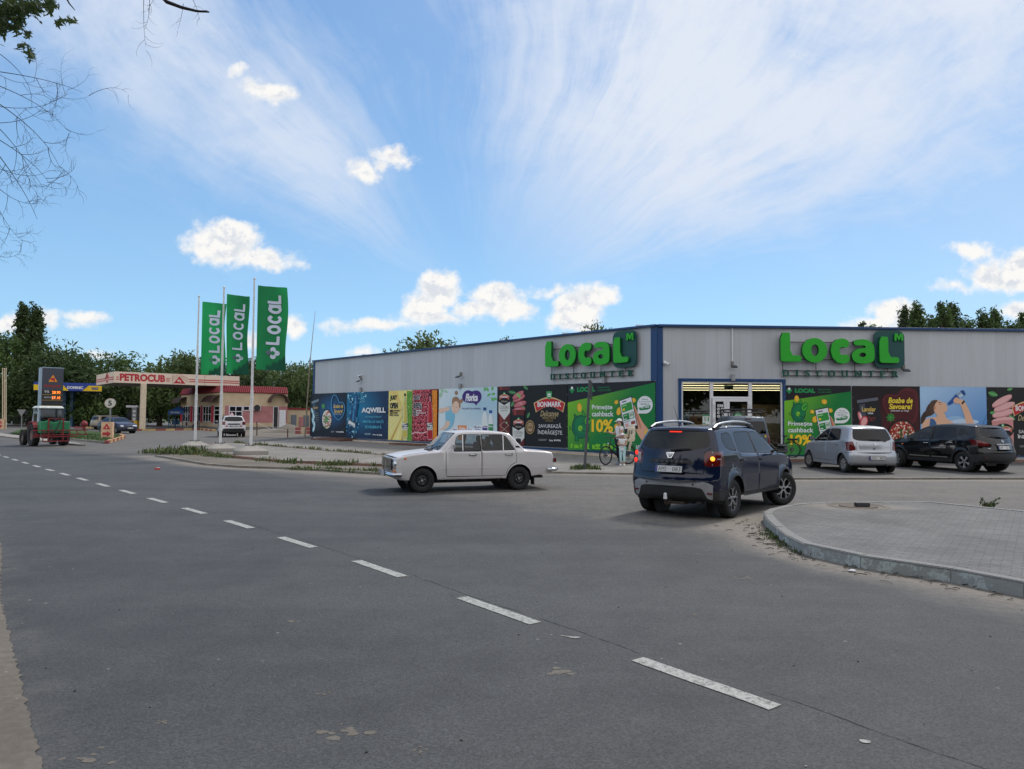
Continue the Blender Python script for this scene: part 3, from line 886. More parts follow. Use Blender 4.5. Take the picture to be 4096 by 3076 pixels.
for (a,b,z0,z1) in ((wxy(345),wxy(680),.17,zt_),(wxy(1110),wxy(1464),.17,zt_),(wxy(680),wxy(1110),tr_,zt_)):
 o = frame_mb(a,b,z0,z1,.075,.09,-.03).build('window',M_WPVC,STORE,bevel=.006); place(o,MR); w_ = o
 mb = MB(); mb.box(((a + b) / 2,(z0 + z1) / 2,-.03),(b - a - .14,z1 - z0 - .14,.012)); p_ = mb.build('pane',M_GLASS,w_)
for (a,b,glass_from) in ((wxy(686),wxy(840),.42),(wxy(842),wxy(1106),.42)):
 o = frame_mb(a,b,.17,tr_ - .01,.13,.10,.03).build('door',M_WPVC,STORE,bevel=.006); place(o,MR); d_ = o
 mb = MB(); mb.box(((a + b) / 2,(.17 + tr_) / 2,.03),(b - a - .25,tr_ - .17 - .25,.012)); mb.build('pane',M_GLASS,d_)
 mb = MB()
 hx = b - .07 if a < wxy(800) else a + .07
 mb.cyl((hx,1.0,.12),(hx,1.5,.12),.016,n=8); mb.cyl((hx,1.05,.08),(hx,1.05,.12),.01,n=6); mb.cyl((hx,1.45,.08),(hx,1.45,.12),.01,n=6)
 mb.build('handle',M_WPVC,d_,smooth=True)
 ex = a + .04 if a < wxy(800) else b - .04
 for zz in (tr_ - .3,tr_ - .85,.8):
  mb = MB(); mb.box((ex,zz,.10),(.09,.22,.05)); mb.box((ex + .02,zz,.13),(.04,.1,.05)); mb.build('hinge',M_WPVC,d_,bevel=.008)
# stickers and notices on the glass
M_PRINT = attr_mat('printed colours',.45)
mb = MB(); a = wl('r7',730,1008); b = wl('r7',812,1200)
mb.box(((a[0] + b[0]) / 2,(a[1] + b[1]) / 2,.09),(b[0] - a[0],a[1] - b[1],.004),col=C(22,22,24))
for r_ in range(3):
 for c_ in range(2):
  p = wl('r7',750 + 42 * c_,1068 + 40 * r_); mb.prism(ell(p[0],p[1],.062,.062,16),.092,.094,col=C(225,225,225))
  mb.prism(ell(p[0],p[1],.04,.022,8,rot=.6 * c_ + r_),.095,.096,col=C(30,30,30))
p = wl('r7',771,1030); mb.box((p[0],p[1],.093),(.26,.1,.004),col=C(220,222,225)); mb.box((p[0] - .05,p[1],.096),(.08,.03,.003),col=C(30,30,30))
p = wl('r7',772,1183); mb.box((p[0],p[1],.093),(.15,.1,.004),col=C(225,225,235)); mb.box((p[0],p[1],.096),(.11,.05,.003),col=C(60,40,110))
for i_,w_ in ((0,.8),(1,.6)):
 p = wl('r7',785,1024 + 12 * i_); mb.box((p[0],p[1],.0965),(.1 * w_,.012,.002),col=C(60,60,60))
o = mb.build('notice_panel',M_PRINT,STORE); place(o,MR)
mb = MB(); p = wl('r7',966,1142); mb.prism(ell(p[0],p[1],.17,.17,28),.09,.093,col=C(20,140,75))
mb.prism([(p[0] - .08,p[1] - .15),(p[0] + .08,p[1] - .15),(p[0],p[1] - .25)],.09,.0925,col=C(20,140,75))
I4 = Matrix.Identity(4)
mb.text('08:00-22:00',p[0] - .13,p[1] - .005,.26,.05,I4,.0945,col=C(235,240,235),bold=.02)
mb.text('PROGRAMUL',p[0] - .09,p[1] + .085,.18,.025,I4,.0945,col=C(210,235,215)); mb.text('MAGAZINULUI',p[0] - .09,p[1] + .05,.18,.022,I4,.0945,col=C(210,235,215))
for i in range(7): mb.prism(ell(p[0] - .1 + i * .033,p[1] - .045,.011,.011,8),.094,.095,col=C(235,240,235))
o = mb.build('opening_hours_sticker',M_PRINT,STORE); place(o,MR)
mb = MB(); a = wl('r7',580,1132); b = wl('r7',660,1240)
mb.box(((a[0] + b[0]) / 2,(a[1] + b[1]) / 2,.02),(b[0] - a[0],a[1] - b[1],.006),col=C(222,230,226))
mb.box(((a[0] + b[0]) / 2,a[1] - .03,.025),(b[0] - a[0] - .01,.05,.005),col=C(30,140,80))
for i in range(6): mb.box((a[0] + .11,a[1] - .1 - i * .032,.025),(.14 - .02 * (i % 3),.012,.003),col=C(70,90,85))
mb.box((b[0] - .07,a[1] - .19,.025),(.05,.16,.003),col=C(40,130,80)); mb.prism(ell(b[0] - .07,a[1] - .09,.02,.025,10),.024,.027,col=C(190,150,130))
mb.box((a[0] + .07,b[1] + .06,.025),(.1,.05,.003),col=C(40,140,85))
o = mb.build('notice',M_PRINT,STORE); place(o,MR)
mb = MB(); a = wl('r7',833,804); b = wl('r7',929,842)
mb.box(((a[0] + b[0]) / 2,(a[1] + b[1]) / 2,-.12),(b[0] - a[0],a[1] - b[1],.04),col=C(38,48,44))
mb.text('EXIT',a[0] + .04,b[1] + .03,b[0] - a[0] - .08,a[1] - b[1] - .06,I4,-.098,col=C(120,140,130),bold=.01)
o = mb.build('exit_sign',M_PRINT,STORE); place(o,MR)
# apron with beige blocks along the left wall, brown step
inv = frame(PLN,UL,(0,0,1))
ap0 = PLN + UL * 1.0 + NL * .5; ap1 = PCN + NL * 1.1 + UR * .2
sheet('apron',[tuple((PLN + UL * .3)[:2]),tuple(ap0[:2]),tuple((PLN + UL * 24 + NL * .75)[:2]),tuple(ap1[:2]),tuple((PCN)[:2])],.135,M_CONC,1.5)
kerb('apron_edge',[tuple(ap0),tuple(PLN + UL * 24 + NL * .75),tuple(ap1)],.16,.145,M_BEIGEK,side=1,seg=.6,top=.03)
mb = MB(); a = wl('r3',560,870); 
mb.box((a[0] - 1.2,.15,.75),(3.9,.24,1.5)); mb.box((a[0] - 1.2,.30,.5),(3.0,.06,.9))
o = mb.build('door_step',STEPM := paver_mat('brown step tile',(.12,.06,.045,1),(.15,.08,.06,1),(.2,.17,.15,1),bw=.3,bh=.3)); o.matrix_basis = ML
tag(o,'low brown tiled step under the blue water banner on the long wall','step')
mb = MB(); a = wl('r3',1390,925); mb.box((a[0],.12,.85),(2.6,.2,1.3)); o = mb.build('door_step',STEPM); o.matrix_basis = ML; tag(o,'low brown tiled step under the pale blue dairy poster, behind the white saloon','step')
# raised letter signs
def shop_sign(M,x_of,name_label):
 """x_of: along-wall metres for a horizontal reading of the right-hand sign"""
 base = M @ Vector((x_of(160),4.0,0))
 S = thing('shop_sign',name_label,'sign',tuple(base),group='raised shop name signs')
 Z = lambda y: wl('r9',600,y)[1]
 green = mat('bright green sign face',C(28,168,30),.45,var=.04,emit=0); dk = mat('dark green sign board',C(10,74,74),.5,var=.06)
 side = mat('dark green sign side',C(14,84,40),.5); rail = mat('brown sign rail',C(84,66,68),.6)
 def pt(x,y): return (x_of(x),Z(y))
 def letter(polys,z0=.20,z1=.36,nm='letter',holes=None):
  mb = MB()
  for i,pl in enumerate(polys):
   P = [pt(*q) for q in pl]; H = [[pt(*q) for q in h] for h in (holes or [])] if i == 0 else []
   mb.prism(P,z0 + .003 * i,z1 - .012 + .003 * i,mi=1,holes=H)
   mb.prism(P,z1 - .0115 + .003 * i,z1 + .012 + .003 * i,mi=0,holes=H)
  o = mb.build(nm,[green,side],S,bevel=.012); place(o,M); return o
 def Lp(x0,x1,y0,y1,w,hb,r=22):
  return chaikin([(x0,y0),(x0 + w - 6,y0),(x0 + w,y0 + 8),(x0 + w,y1 - hb),(x1 - 8,y1 - hb),(x1,y1 - hb + 12),(x1,y1 - 10),(x1 - 10,y1),(x0 + r,y1),(x0 + 4,y1 - 8),(x0,y1 - r)],1)
 letter([Lp(125,298,183,425,80,52)])
 letter([[(410 + 105 * math.cos(a) ,328 + 103 * math.sin(a)) for a in [i * PI / 20 for i in range(40)]]],holes=[[(412 + 32 * math.cos(a),327 + 48 * math.sin(a)) for a in [i * PI / 12 for i in range(24)]]])
 letter([stroke([(664 + 0,268),(640,262),(612,268),(588,292),(580,332),(590,370),(615,396),(645,402),(668,396)],72)])
 letter([[(x,y) for x,y in chaikin([(735,250),(760,235),(815,229),(870,240),(902,270),(910,310),(910,400),(890,422),(840,435),(780,434),(740,420),(720,385),(724,345),(760,315),(800,305),(838,303),(838,290),(815,280),(770,285),(742,278)],2)]],
           holes=[[(815 + 28 * math.cos(a) - 4,362 + 20 * math.sin(a)) for a in [i * PI / 8 for i in range(16)]]])
 mb = MB(); mb.prism([pt(*q) for q in rrect(925,152,1178,468,55,7)][::1],.14,.22); o = mb.build('panel',dk,S,bevel=.012); place(o,M)
 letter([Lp(952,1115,207,428,74,50)],.22,.36)
 letter([[(1088,178),(1112,178),(1123,205),(1134,178),(1159,178),(1160,240),(1142,240),(1141,205),(1128,236),(1118,236),(1106,205),(1104,240),(1085,240)][::-1]],.22,.30)
 for ch,x0,x1 in (('D',160,212),('I',272,286),('S',345,386),('C',443,490),('O',540,600),('U',655,705),('N',768,822),('T',880,926),('E',982,1022),('R',1083,1130)):
  mb = MB(); a = pt(x0,546); b = pt(x1,490)
  mb.text(ch,a[0],a[1],b[0] - a[0],b[1] - a[1],I4,.10,.17,bold=.02)
  o = mb.build('small_letter',mat('dark green small letter',C(10,84,66),.5),S); place(o,M)
 mb = MB()
 for y in (257,402): a = pt(150,y); b = pt(1000,y); mb.beam((a[0],a[1],.11),(b[0],b[1],.11),.035,.04)
 for y in (495,538): a = pt(165,y); b = pt(1125,y); mb.beam((a[0],a[1],.07),(b[0],b[1],.07),.03,.03)
 for x in (162,443,769,1047): a = pt(x,410); b = pt(x,500); mb.beam((a[0],a[1],.085),(b[0],b[1],.085),.025,.025)
 for x in (180,460,760,1060):
  for y in (257,402,495): a = pt(x,y); mb.beam((a[0],a[1],-.01),(a[0],a[1],.12),.03,.03)
 o = mb.build('rail',rail,S); place(o,M)
 return S
xr = lambda x: wl('r9',x,350)[0]
shop_sign(MR,xr,'raised green shop name with dark green square, over the posters beside the glazed entrance')
xl0 = wl('r10',275,680)[0]; xl1 = wl('r10',1655,580)[0]
xl = lambda x: xl0 + (x - 125) / (1178 - 125) * (xl1 - xl0)
shop_sign(ML,xl,'raised green shop name with dark green square, above the black salami and cashback posters')
# cracks and dried mud on the road surface
mb = MB(); q = random.Random(31)
for (t0,t1,off) in ((1.2,2.4,-.10),(2.6,4.6,-.12),(5.2,7.4,-.09),(8.2,9.8,-.12),(-1.6,.2,-.16)):
 L1 = []; L2 = []; n = int((t1 - t0) / .06); o_ = off
 for i in range(n + 1):
  a,d = on_line(max(0,t0 + (t1 - t0) * i / n)); 
  if t0 < 0: a = a + d * min(0,t0 + (t1 - t0) * i / n)
  nn = Vector((-d.y,d.x)); o_ += q.uniform(-.010,.010); w = q.uniform(.001,.004); p = a - nn * -o_
  L1.append(p + nn * w); L2.append(p - nn * w)
 vs = [(p.x,p.y,gz(p.y) + .0065) for p in L1 + L2]; mb.add(vs,[(i,i + 1,n + 2 + i,n + 1 + i) for i in range(n)])
tag(mb.build('road_cracks',mat('crack filling',(.018,.018,.018,1),.95)),kind='structure')
mb = MB()
for (x,y,r) in ((745,1580,.09),(1205,1453,.10),(630,1343,.05),(905,1625,.03),(1000,1290,.05),(350,1560,.03),(1130,1390,.03),(180,1640,.08),(1500,1330,.04),(700,1500,.03),(880,1245,.06),(1610,1250,.08)):
 c = G(x,y)
 for j in range(9):
  a,d = q.uniform(0,6.3),abs(q.gauss(0,.7)) * r * 1.6; s = r * q.uniform(.12,.5)
  mb.add([(c.x + d * math.cos(a) + s * math.cos(i * .785) * q.uniform(.6,1.2),c.y + d * math.sin(a) * .7 + s * math.sin(i * .785) * q.uniform(.5,1),.0055 + j * .0001) for i in range(8)],[tuple(range(8))])
tag(mb.build('road_stains',dust_mat('dried mud',(.13,.115,.095,1),(.19,.172,.148,1),s2=40)),kind='structure')
# ------------------------------------------------------------------ printed banners
class Art:
 """printed sheet on a wall: shapes are given in a measuring view, laid flat on the wall"""
 def __init__(s,reg,right,x0,x1,yt,yb,bg=None,n=14):
  s.reg = reg; s.right = right; s.M = MR if right else ML; s.k = 0
  s.mb = MB(); s.z = .066
  (s.x0,_),(s.x1,_) = s.L(x0,(yt + yb) / 2),s.L(x1,(yt + yb) / 2)
  xm = (x0 + x1) / 2
  s.zt = 3.27 if right else 3.42; s.zb = .27 if right else .335
  cells = n if callable(bg) else 1
  X = [s.x0 + (s.x1 - s.x0) * i / cells for i in range(cells + 1)]; Z = [s.zb + (s.zt - s.zb) * i / cells for i in range(cells + 1)]
  vs = [(x,z,s.z + .006 * math.sin(x * 2.1 + z * 1.3)) for z in Z for x in X]
  fs = [(j * (cells + 1) + i,j * (cells + 1) + i + 1,(j + 1) * (cells + 1) + i + 1,(j + 1) * (cells + 1) + i) for j in range(cells) for i in range(cells)]
  s.z = .074
  def colf(v):
   return bg(*s.uv(v[0],v[1]))
  s.mb.add(vs,fs,col=colf if callable(bg) else bg)
  s.mb.box(((s.x0 + s.x1) / 2,(s.zt + s.zb) / 2,.03),(s.x1 - s.x0 - .02,s.zt - s.zb - .02,.05),col=C(40,42,46))
 def uv(s,x,z): return (x - s.x0) / (s.x1 - s.x0),(s.zt - z) / (s.zt - s.zb)
 def L(s,x,y):
  if s.reg == 'uv': return s.x0 + x * (s.x1 - s.x0),s.zt - y * (s.zt - s.zb)
  return wl(s.reg,x,y,s.right)
 def nz(s):
  s.k += 1; s.z += .0002
  return s.z
 def clip(s,P):
  """keep a polygon on the sheet"""
  for ax,lim,sg in ((0,s.x0 + .01,1),(0,s.x1 - .01,-1),(1,s.zb + .01,1),(1,s.zt - .01,-1)):
   out = []
   for i in range(len(P)):
    a,b = P[i],P[(i + 1) % len(P)]
    ia = sg * (a[ax] - lim) >= 0; ib = sg * (b[ax] - lim) >= 0
    if ia: out.append(a)
    if ia != ib:
     t = (lim - a[ax]) / (b[ax] - a[ax]); out.append((a[0] + t * (b[0] - a[0]),a[1] + t * (b[1] - a[1])))
   P = out
   if len(P) < 3: return None
  return P
 def poly(s,pts,col,sm=0,fine=False):
  if sm: pts = chaikin(pts,sm)
  P = s.clip([s.L(*p) for p in pts])
  if not P: return
  z = s.nz(); q,tr = poly_tris(P)
  fs = []
  for t in tr:
   a,b,c = q[t[0]],q[t[1]],q[t[2]]
   fs.append(tuple(t) if (b - a).cross(c - a).z > 0 else tuple(t[::-1]))
  s.mb.add([(p.x,p.y,z) for p in q],fs,col=col)
 def ell(s,cx,cy,rx,ry,col,rot=0.0,n=20): s.poly(ell(cx,cy,rx,ry,n,rot=rot),col)
 def rect(s,x0,y0,x1,y1,col): s.poly([(x0,y0),(x1,y0),(x1,y1),(x0,y1)],col)
 def line(s,pts,w,col,sm=0):
  if sm: pts = chaikin(pts,sm,False)
  s.poly(stroke(pts,w,4),col)
 def text(s,body,x0,y0,x1,y1,col,bold=.0,shear=0.0,tilt=0.0,space=1.0):
  ym,xm = (y0 + y1) / 2,(x0 + x1) / 2
  a = s.L(x0,ym); b = s.L(x1,ym); t = s.L(xm,y0)[1]; u = s.L(xm,y1)[1]
  z = s.nz()
  M = I4
  if tilt:
   c = Vector((a[0],u,0)); M = Matrix.Translation(c) @ Matrix.Rotation(tilt,4,'Z') @ Matrix.Translation(-c)
  s.mb.text(body,a[0],u,b[0] - a[0],t - u,M,z,col=col,bold=bold,shear=shear,space=space)
 def glow(s,cx,cy,rx,ry,c0,c1,n=20,rot=0.0,rings=4):
  """radial two-colour print"""
  for i in range(rings):
   f = 1 - i / rings; t = i / max(1,rings - 1)
   s.ell(cx,cy,rx * f,ry * f,tuple(c1[j] + (c0[j] - c1[j]) * t for j in range(4)),rot,n)
 def spots(s,x0,y0,x1,y1,n,r0,r1,cols,inside=None,asp=1.0,seed=1):
  q = random.Random(seed)
  for _ in range(n):
   x,y = q.uniform(x0,x1),q.uniform(y0,y1)
   if inside and ((x - inside[0]) / inside[2]) ** 2 + ((y - inside[1]) / inside[3]) ** 2 > 1: continue
   r = q.uniform(r0,r1); s.ell(x,y,r,r * asp * q.uniform(.6,1.2),q.choice(cols),q.uniform(0,3),7)
 def done(s,label,group=None):
  mb = s.mb; z = s.z + .003; g = C(150,155,160)
  for (a,b) in (((s.x0,s.zt),(s.x1,s.zt)),((s.x0,s.zb),(s.x1,s.zb)),((s.x0,s.zb),(s.x0,s.zt)),((s.x1,s.zb),(s.x1,s.zt))):
   L = math.hypot(b[0] - a[0],b[1] - a[1]); m = int(L / .45)
   for i in range(m + 1):
    x = a[0] + (b[0] - a[0]) * i / m; y = a[1] + (b[1] - a[1]) * i / m
    nx = 1 if a[0] == b[0] else 0
    mb.box((x,y,z),(.05 if nx else .012,.012 if nx else .05,.006),col=g)
  o = mb.build('poster',M_PRINT)
  o.matrix_basis = s.M
  tag(o,label,'poster',group)
  return o
W_ = C(232,236,240); K_ = C(14,16,20); LG = C(120,200,50)
def lerpc(a,b,t): return tuple(a[i] + (b[i] - a[i]) * max(0,min(1,t)) for i in range(4))
def leaf(A,x,y,s_,rot,c=C(60,150,70),c2=C(120,190,110)):
 p = [(x + s_ * (a * math.cos(rot) - b * math.sin(rot)),y + s_ * (a * math.sin(rot) + b * math.cos(rot))) for a,b in
         ((-1,0),(-.5,-.42),(.1,-.5),(.7,-.25),(1,0),(.7,.25),(.1,.5),(-.5,.42))]
 A.poly(p,c,1)
 A.line([(x - s_ * .9 * math.cos(rot),y - s_ * .9 * math.sin(rot)),(x + s_ * .8 * math.cos(rot),y + s_ * .8 * math.sin(rot))],s_ * .1,c2)
def local_logo(A,x,y,h,col,pin=None):
 """three-lobed mark followed by the shop word"""
 r = h * .22
 for a,b in ((0,-r * 1.3),(-r * 1.2,0),(r * 1.2,0),(0,r * 1.3)): A.ell(x + a,y + b,r,r,col if (b >= 0 or pin is None) else pin,n=12)
 bgc = K_
 A.ell(x,y,r * .5,r * .5,bgc,n=8)
# 1 beans, dark blue
def bg1(u,v):
 d = math.hypot((u - .58) * 1.1,(v - .42) * 1.2)
 return lerpc(C(20,98,160),C(10,16,34),d * 1.9)
A = Art('r3',False,43,477,280,815,bg1)
A.poly([(60,382),(100,358),(148,350),(146,420),(158,560),(176,715),(120,735),(80,740),(70,600)],C(30,42,56))
A.poly([(60,382),(148,350),(147,380),(62,410)],C(120,140,155)); A.poly([(80,410),(100,405),(112,560),(98,600)],C(70,96,118))
A.text('Lander',78,440,140,470,C(205,170,90),bold=.02)
for x,y,r in ((70,500,.3),(84,560,.5),(78,620,.4),(92,660,.6),(86,710,.8)): A.ell(x,y,13,44,C(150,205,225),r - .6,14); A.ell(x + 3,y,7,30,C(215,235,240),r - .6,12)
for i in range(5): A.rect(112,520 + i * 26,146,527 + i * 26,C(110,130,145))
A.ell(132,650,20,30,C(60,72,84)); A.ell(132,650,14,22,C(24,34,46))
A.ell(246,600,66,128,K_); A.ell(246,598,60,118,C(60,66,72)); A.ell(246,598,56,111,C(220,220,212))
A.spots(190,490,302,708,150,5,12,[C(240,240,232),C(200,205,196),C(235,230,220),C(176,60,50),C(206,92,74),C(110,150,90)],(246,598,50,103),1.1)
for i in range(7): leaf(A,244 + 16 * math.cos(i),600 + 26 * math.sin(i),17,i,C(70,140,60),C(110,170,90))
for i in range(6): leaf(A,208 + 13 * math.cos(i * 1.1),440 + 20 * math.sin(i * 1.1),16,i * 1.1,C(70,150,70),C(130,200,120))
hp = [(390,610),(340,560),(308,480),(302,380),(322,310),(355,300),(385,345),(398,400),(420,390),(455,400),(468,450),(460,520),(430,580),(390,610)]
A.line(hp,10,C(32,110,165),2); A.line(hp,3.5,C(110,185,225),2)
A.text('Boabe de',330,415,448,462,C(214,184,110),bold=.03,shear=.2); A.text('Savoare!',336,474,444,520,C(214,184,110),bold=.03,shear=.2)
A.text('Selectate cu drag!',340,526,428,545,W_,shear=.2)
A.text('bonus',362,738,396,756,W_,bold=.02); A.text('LOCAL',412,741,456,760,W_,bold=.05); A.rect(300,740,342,745,C(150,165,180)); A.rect(300,750,338,755,C(150,165,180)); A.ell(405,750,5,9,W_,n=8)
A.done('dark blue bean poster at the far end of the long wall, with a bowl')
# 2 water
def bg2(u,v):
 d = math.hypot((u - .25) * 1.0,(v - .35) * 1.0)
 c = lerpc(C(18,128,176),C(12,44,84),d * 1.5)
 return lerpc(c,C(8,26,54),(v - .75) * 2.5)
A = Art('r3',False,482,987,262,850,bg2)
A.spots(500,270,760,420,170,4,13,[C(120,200,225),C(60,160,200),C(20,80,130),C(170,225,240)],(615,330,120,75),.7,2)
A.spots(490,500,650,830,150,4,14,[C(20,70,120),C(70,160,200),C(12,48,90),C(150,215,235)],(560,670,80,150),.8,3)
A.poly([(582,300),(628,305),(634,420),(610,560),(598,700),(520,660),(536,520),(566,400)],C(14,66,116),1)
A.poly([(596,310),(610,312),(606,420),(580,560),(566,640),(556,630),(570,500)],C(60,140,190),1)
A.spots(530,330,620,640,46,4,11,[C(40,110,160),C(100,180,215),C(10,48,92)],None,1.3,4)
A.poly([(512,648),(524,590),(600,640),(592,704)],C(225,232,236)); A.poly([(524,590),(600,640),(598,655),(520,606)],C(70,90,90)); A.text('AQWELL',530,648,590,672,C(30,60,100),bold=.03,tilt=-.3)
for i in range(9): A.line([(610 + i * 8,850),(570 + i * 34,740 + abs(i - 3) * 8)],2.2,C(50,100,150))
A.text('AQWELL',676,455,968,528,W_,bold=.045)
A.text('APĂ POTABILĂ PURIFICATĂ',720,553,918,577,C(110,200,225),bold=.0)
A.text('PENTRU O VIAȚĂ',692,604,944,650,C(90,200,232),bold=.01); A.text('ECHILIBRATĂ',722,664,918,708,C(90,200,232),bold=.01)
A.text('bonus',812,772,850,790,W_,bold=.02); A.text('LOCAL',880,778,928,797,W_,bold=.05); A.ell(866,786,6,10,W_,n=8); A.rect(710,766,792,771,C(160,190,210)); A.rect(712,780,786,785,C(160,190,210))
A.done('bright blue poster of a splashing water bottle with white AQWELL lettering')
def juice(x0,x1,yt,yb,left,right_,xb,liquid,body,words,sd,pom,label):
 A = Art('r3',False,x0,x1,yt,yb,left)
 q = random.Random(sd)
 if pom:
  for i in range(12):
   for j in range(9):
    x = x0 + 12 + j * 24 + q.uniform(-6,6) + (i % 2) * 12; y = yt + 12 + i * 52 + q.uniform(-9,9)
    if x > xb - 22 or 505 < y - 0 < 0: continue
    A.ell(x,y,15,26,C(226,130,140),q.uniform(-.5,.5),7); A.ell(x + 1,y + 1,12,22,q.choice([C(156,14,40),C(130,10,34),C(176,30,52)]),q.uniform(-.5,.5),7); A.ell(x - 4,y - 8,3,5,C(232,160,166),0,6)
  A.line([(x0 + 4,775),(x0 + 60,748),(x0 + 120,770),(xb - 20,742)],13,C(232,190,190),2)
 else:
  for i in range(13):
   a = 1.5 + i * .16; L = 420
   cx,cy = xb + 6,470
   A.poly([(cx,cy),(cx + L * math.cos(a),cy + L * math.sin(a)),(cx + L * math.cos(a + .06),cy + L * math.sin(a + .06))],q.choice([C(222,190,110),C(205,168,96),C(244,236,170)]))
  for i in range(5):
   a = 2.5 + i * .3; A.poly([(x0 + 4 + i * 18,yt + 4),(x0 + 24 + i * 20,yt + 4),(xb - 30,470)],C(232,206,120))
 A.rect(xb + 22,yt + 4,x1,yb - 4,right_[0])
 for i in range(85):
  x,y = q.uniform(xb + 24,x1 - 6),q.uniform(yt + 12,yb - 14); a = q.uniform(-1.2,1.2); l = q.uniform(8,24)
  A.line([(x,y),(x + l * math.sin(a) * .4,y + l * math.cos(a))],q.uniform(2,5),q.choice(right_[1:]))
 bt = [(xb - 9,318),(xb + 9,318),(xb + 11,370),(xb + 26,440),(xb + 33,560),(xb + 33,yb - 40),(xb + 26,yb - 26),(xb - 26,yb - 26),(xb - 33,yb - 40),(xb - 33,560),(xb - 26,440),(xb - 11,370)]
 A.poly(bt,body,1)
 A.poly([(xb - 8,372),(xb + 8,372),(xb + 20,450),(xb + 26,570),(xb + 26,640),(xb - 26,640),(xb - 26,570),(xb - 20,450)],liquid[0],1)
 A.poly([(xb - 15,430),(xb - 8,420),(xb - 12,620),(xb - 21,620)],liquid[1]); A.rect(xb - 26,730,xb + 26,yb - 45,liquid[0])
 A.rect(xb - 10,284,xb + 10,314,C(30,34,30)); A.rect(xb - 34,645,xb + 33,728,C(222,224,214)); A.poly([(xb - 36,660),(xb + 36,645),(xb + 34,690),(xb - 34,696)],C(34,40,40))
 A.text('frups',xb - 31,652,xb + 31,692,W_,bold=.04,shear=.15); A.text(words[3],xb - 28,702,xb + 30,722,C(60,60,60))
 xs = x0 + 22
 for i,w in enumerate(('JUST','OPEN','IT!')):
  y = (308,396,482)[i]; ww = (86,95,38)[i]; hh = (66,70,76)[i]
  if pom: A.text(w,xs - 3,y - 3,xs + ww + 5,y + hh + 3,W_,bold=.08)
  A.text(w,xs,y,xs + ww,y + hh,C(26,26,28),bold=.045)
 for i,w in enumerate(words[:3]):
  A.text(w,xs + 45,484 + i * 27,xs + 45 + 12 * len(w),502 + i * 27,W_ if pom else C(40,40,36),bold=.05)
 A.done(label)
juice(992,1280,252,862,C(238,228,140),[C(96,160,50),C(60,130,36),C(190,220,120),C(130,190,70)],1196,(C(206,190,86),C(240,236,190)),C(196,205,150),('ANANAS','LIME','COCOS','PINA COLADA'),5,False,
      'pale yellow and lime green juice poster with black JUST OPEN IT lettering')
juice(1283,1593,240,878,C(116,8,30),[C(232,140,30),C(250,186,70),C(214,104,16),C(252,210,120)],1510,(C(176,12,30),C(226,90,96)),C(190,130,140),('RODIE','PORTOCALĂ','IT','GRENADINE'),6,True,
          'dark red and orange juice poster with a red bottle over pomegranate seeds')
# 5 dairy
A = Art('r3',False,1600,2310,230,890,lambda u,v: lerpc(lerpc(C(214,232,240),C(170,206,226),u * 1.4),C(226,238,242),abs(v - .3) * 1.2))
A.mb.v = A.mb.v; 
for (x,y,s_,r_) in ((1640,240,40,1.2),(1625,300,34,1.8),(1690,260,26,.6)): leaf(A,x,y,s_,r_,C(160,205,170),C(190,220,190))
sk = C(232,200,180); hr = C(160,124,96); bl = C(130,196,224)
A.poly([(1690,450),(1730,430),(1790,470),(1800,540),(1790,620),(1760,700),(1680,740),(1640,720),(1690,640),(1680,540)],bl,2)
A.poly([(1602,470),(1680,455),(1740,440),(1730,500),(1680,500),(1640,520),(1602,520)],sk,1); A.poly([(1700,600),(1752,640),(1700,720),(1610,730),(1612,716),(1668,690)],sk,1)
A.ell(1812,440,56,88,sk,.25); A.poly([(1762,400),(1768,340),(1810,318),(1850,340),(1868,400),(1866,470),(1848,450),(1846,400),(1815,372),(1785,390),(1768,430)],hr,2)
A.ell(1816,278,20,26,hr); A.ell(1880,374,20,30,hr,.5); A.ell(1780,440,6,3,C(90,70,60),.3,8); A.ell(1815,452,6,3,C(90,70,60),.3,8); A.ell(1790,500,7,4,C(196,110,110),.3,8)
A.poly([(1890,300),(1920,254),(1970,244),(2010,262),(2050,244),(2100,258),(2122,300),(2118,350),(2090,392),(2070,400),(2058,440),(2040,398),(1960,400),(1905,380),(1886,340)],C(62,32,120),2)
A.text('Florica',1926,286,2078,380,W_,bold=.05,shear=.25)
A.text('PROASPĂT ȘI AUTENTIC',1888,452,2114,484,C(70,60,120),bold=.01)
A.reg = 'r4'
for i,(x,y) in enumerate(((150,215),(205,205),(165,275),(215,265),(235,320),(205,325),(120,210))): leaf(A,x,y,26,1.2 + i * .6,C(90,180,80),C(150,210,130))
for (x,y,w,cap) in ((120,440,36,C(40,80,140)),(185,470,28,C(40,90,160))):
 A.poly([(x - 16,y + 20),(x + 16,y + 20),(x + w,y + 110),(x + w,790),(x - w,790),(x - w,y + 110)],C(226,234,238),1); A.rect(x - 17,y - 25,x + 17,y + 6,cap)
A.rect(95,620,150,680,C(60,46,130)); A.rect(160,600,212,680,C(40,140,80)); A.text('Florica',100,622,146,642,W_,bold=.03); A.text('Florica',163,612,208,634,W_,bold=.03)
A.rect(0,610,88,700,C(230,236,240)); A.text('Florica',6,618,80,650,C(60,46,130),bold=.04); A.ell(42,670,34,14,C(60,46,130))
A.reg = 'r3'
for (x,w,c) in ((1805,34,C(236,240,242)),(1888,54,C(230,150,96)),(1984,40,C(236,240,242)),(2080,48,C(226,236,244))):
 A.poly([(x - w,670 if w > 50 else 700),(x + w,670 if w > 50 else 700),(x + w - 8,850),(x - w + 8,850)],c)
 A.text('Florica',x - w * .65,690 if w > 50 else 710,x + w * .65,722 if w > 50 else 738,C(60,46,130) if w != 54 else W_,bold=.04); A.ell(x,745,w * .7,14,C(60,46,130))
A.done('pale blue dairy poster with a purple speech bubble and small white pots')
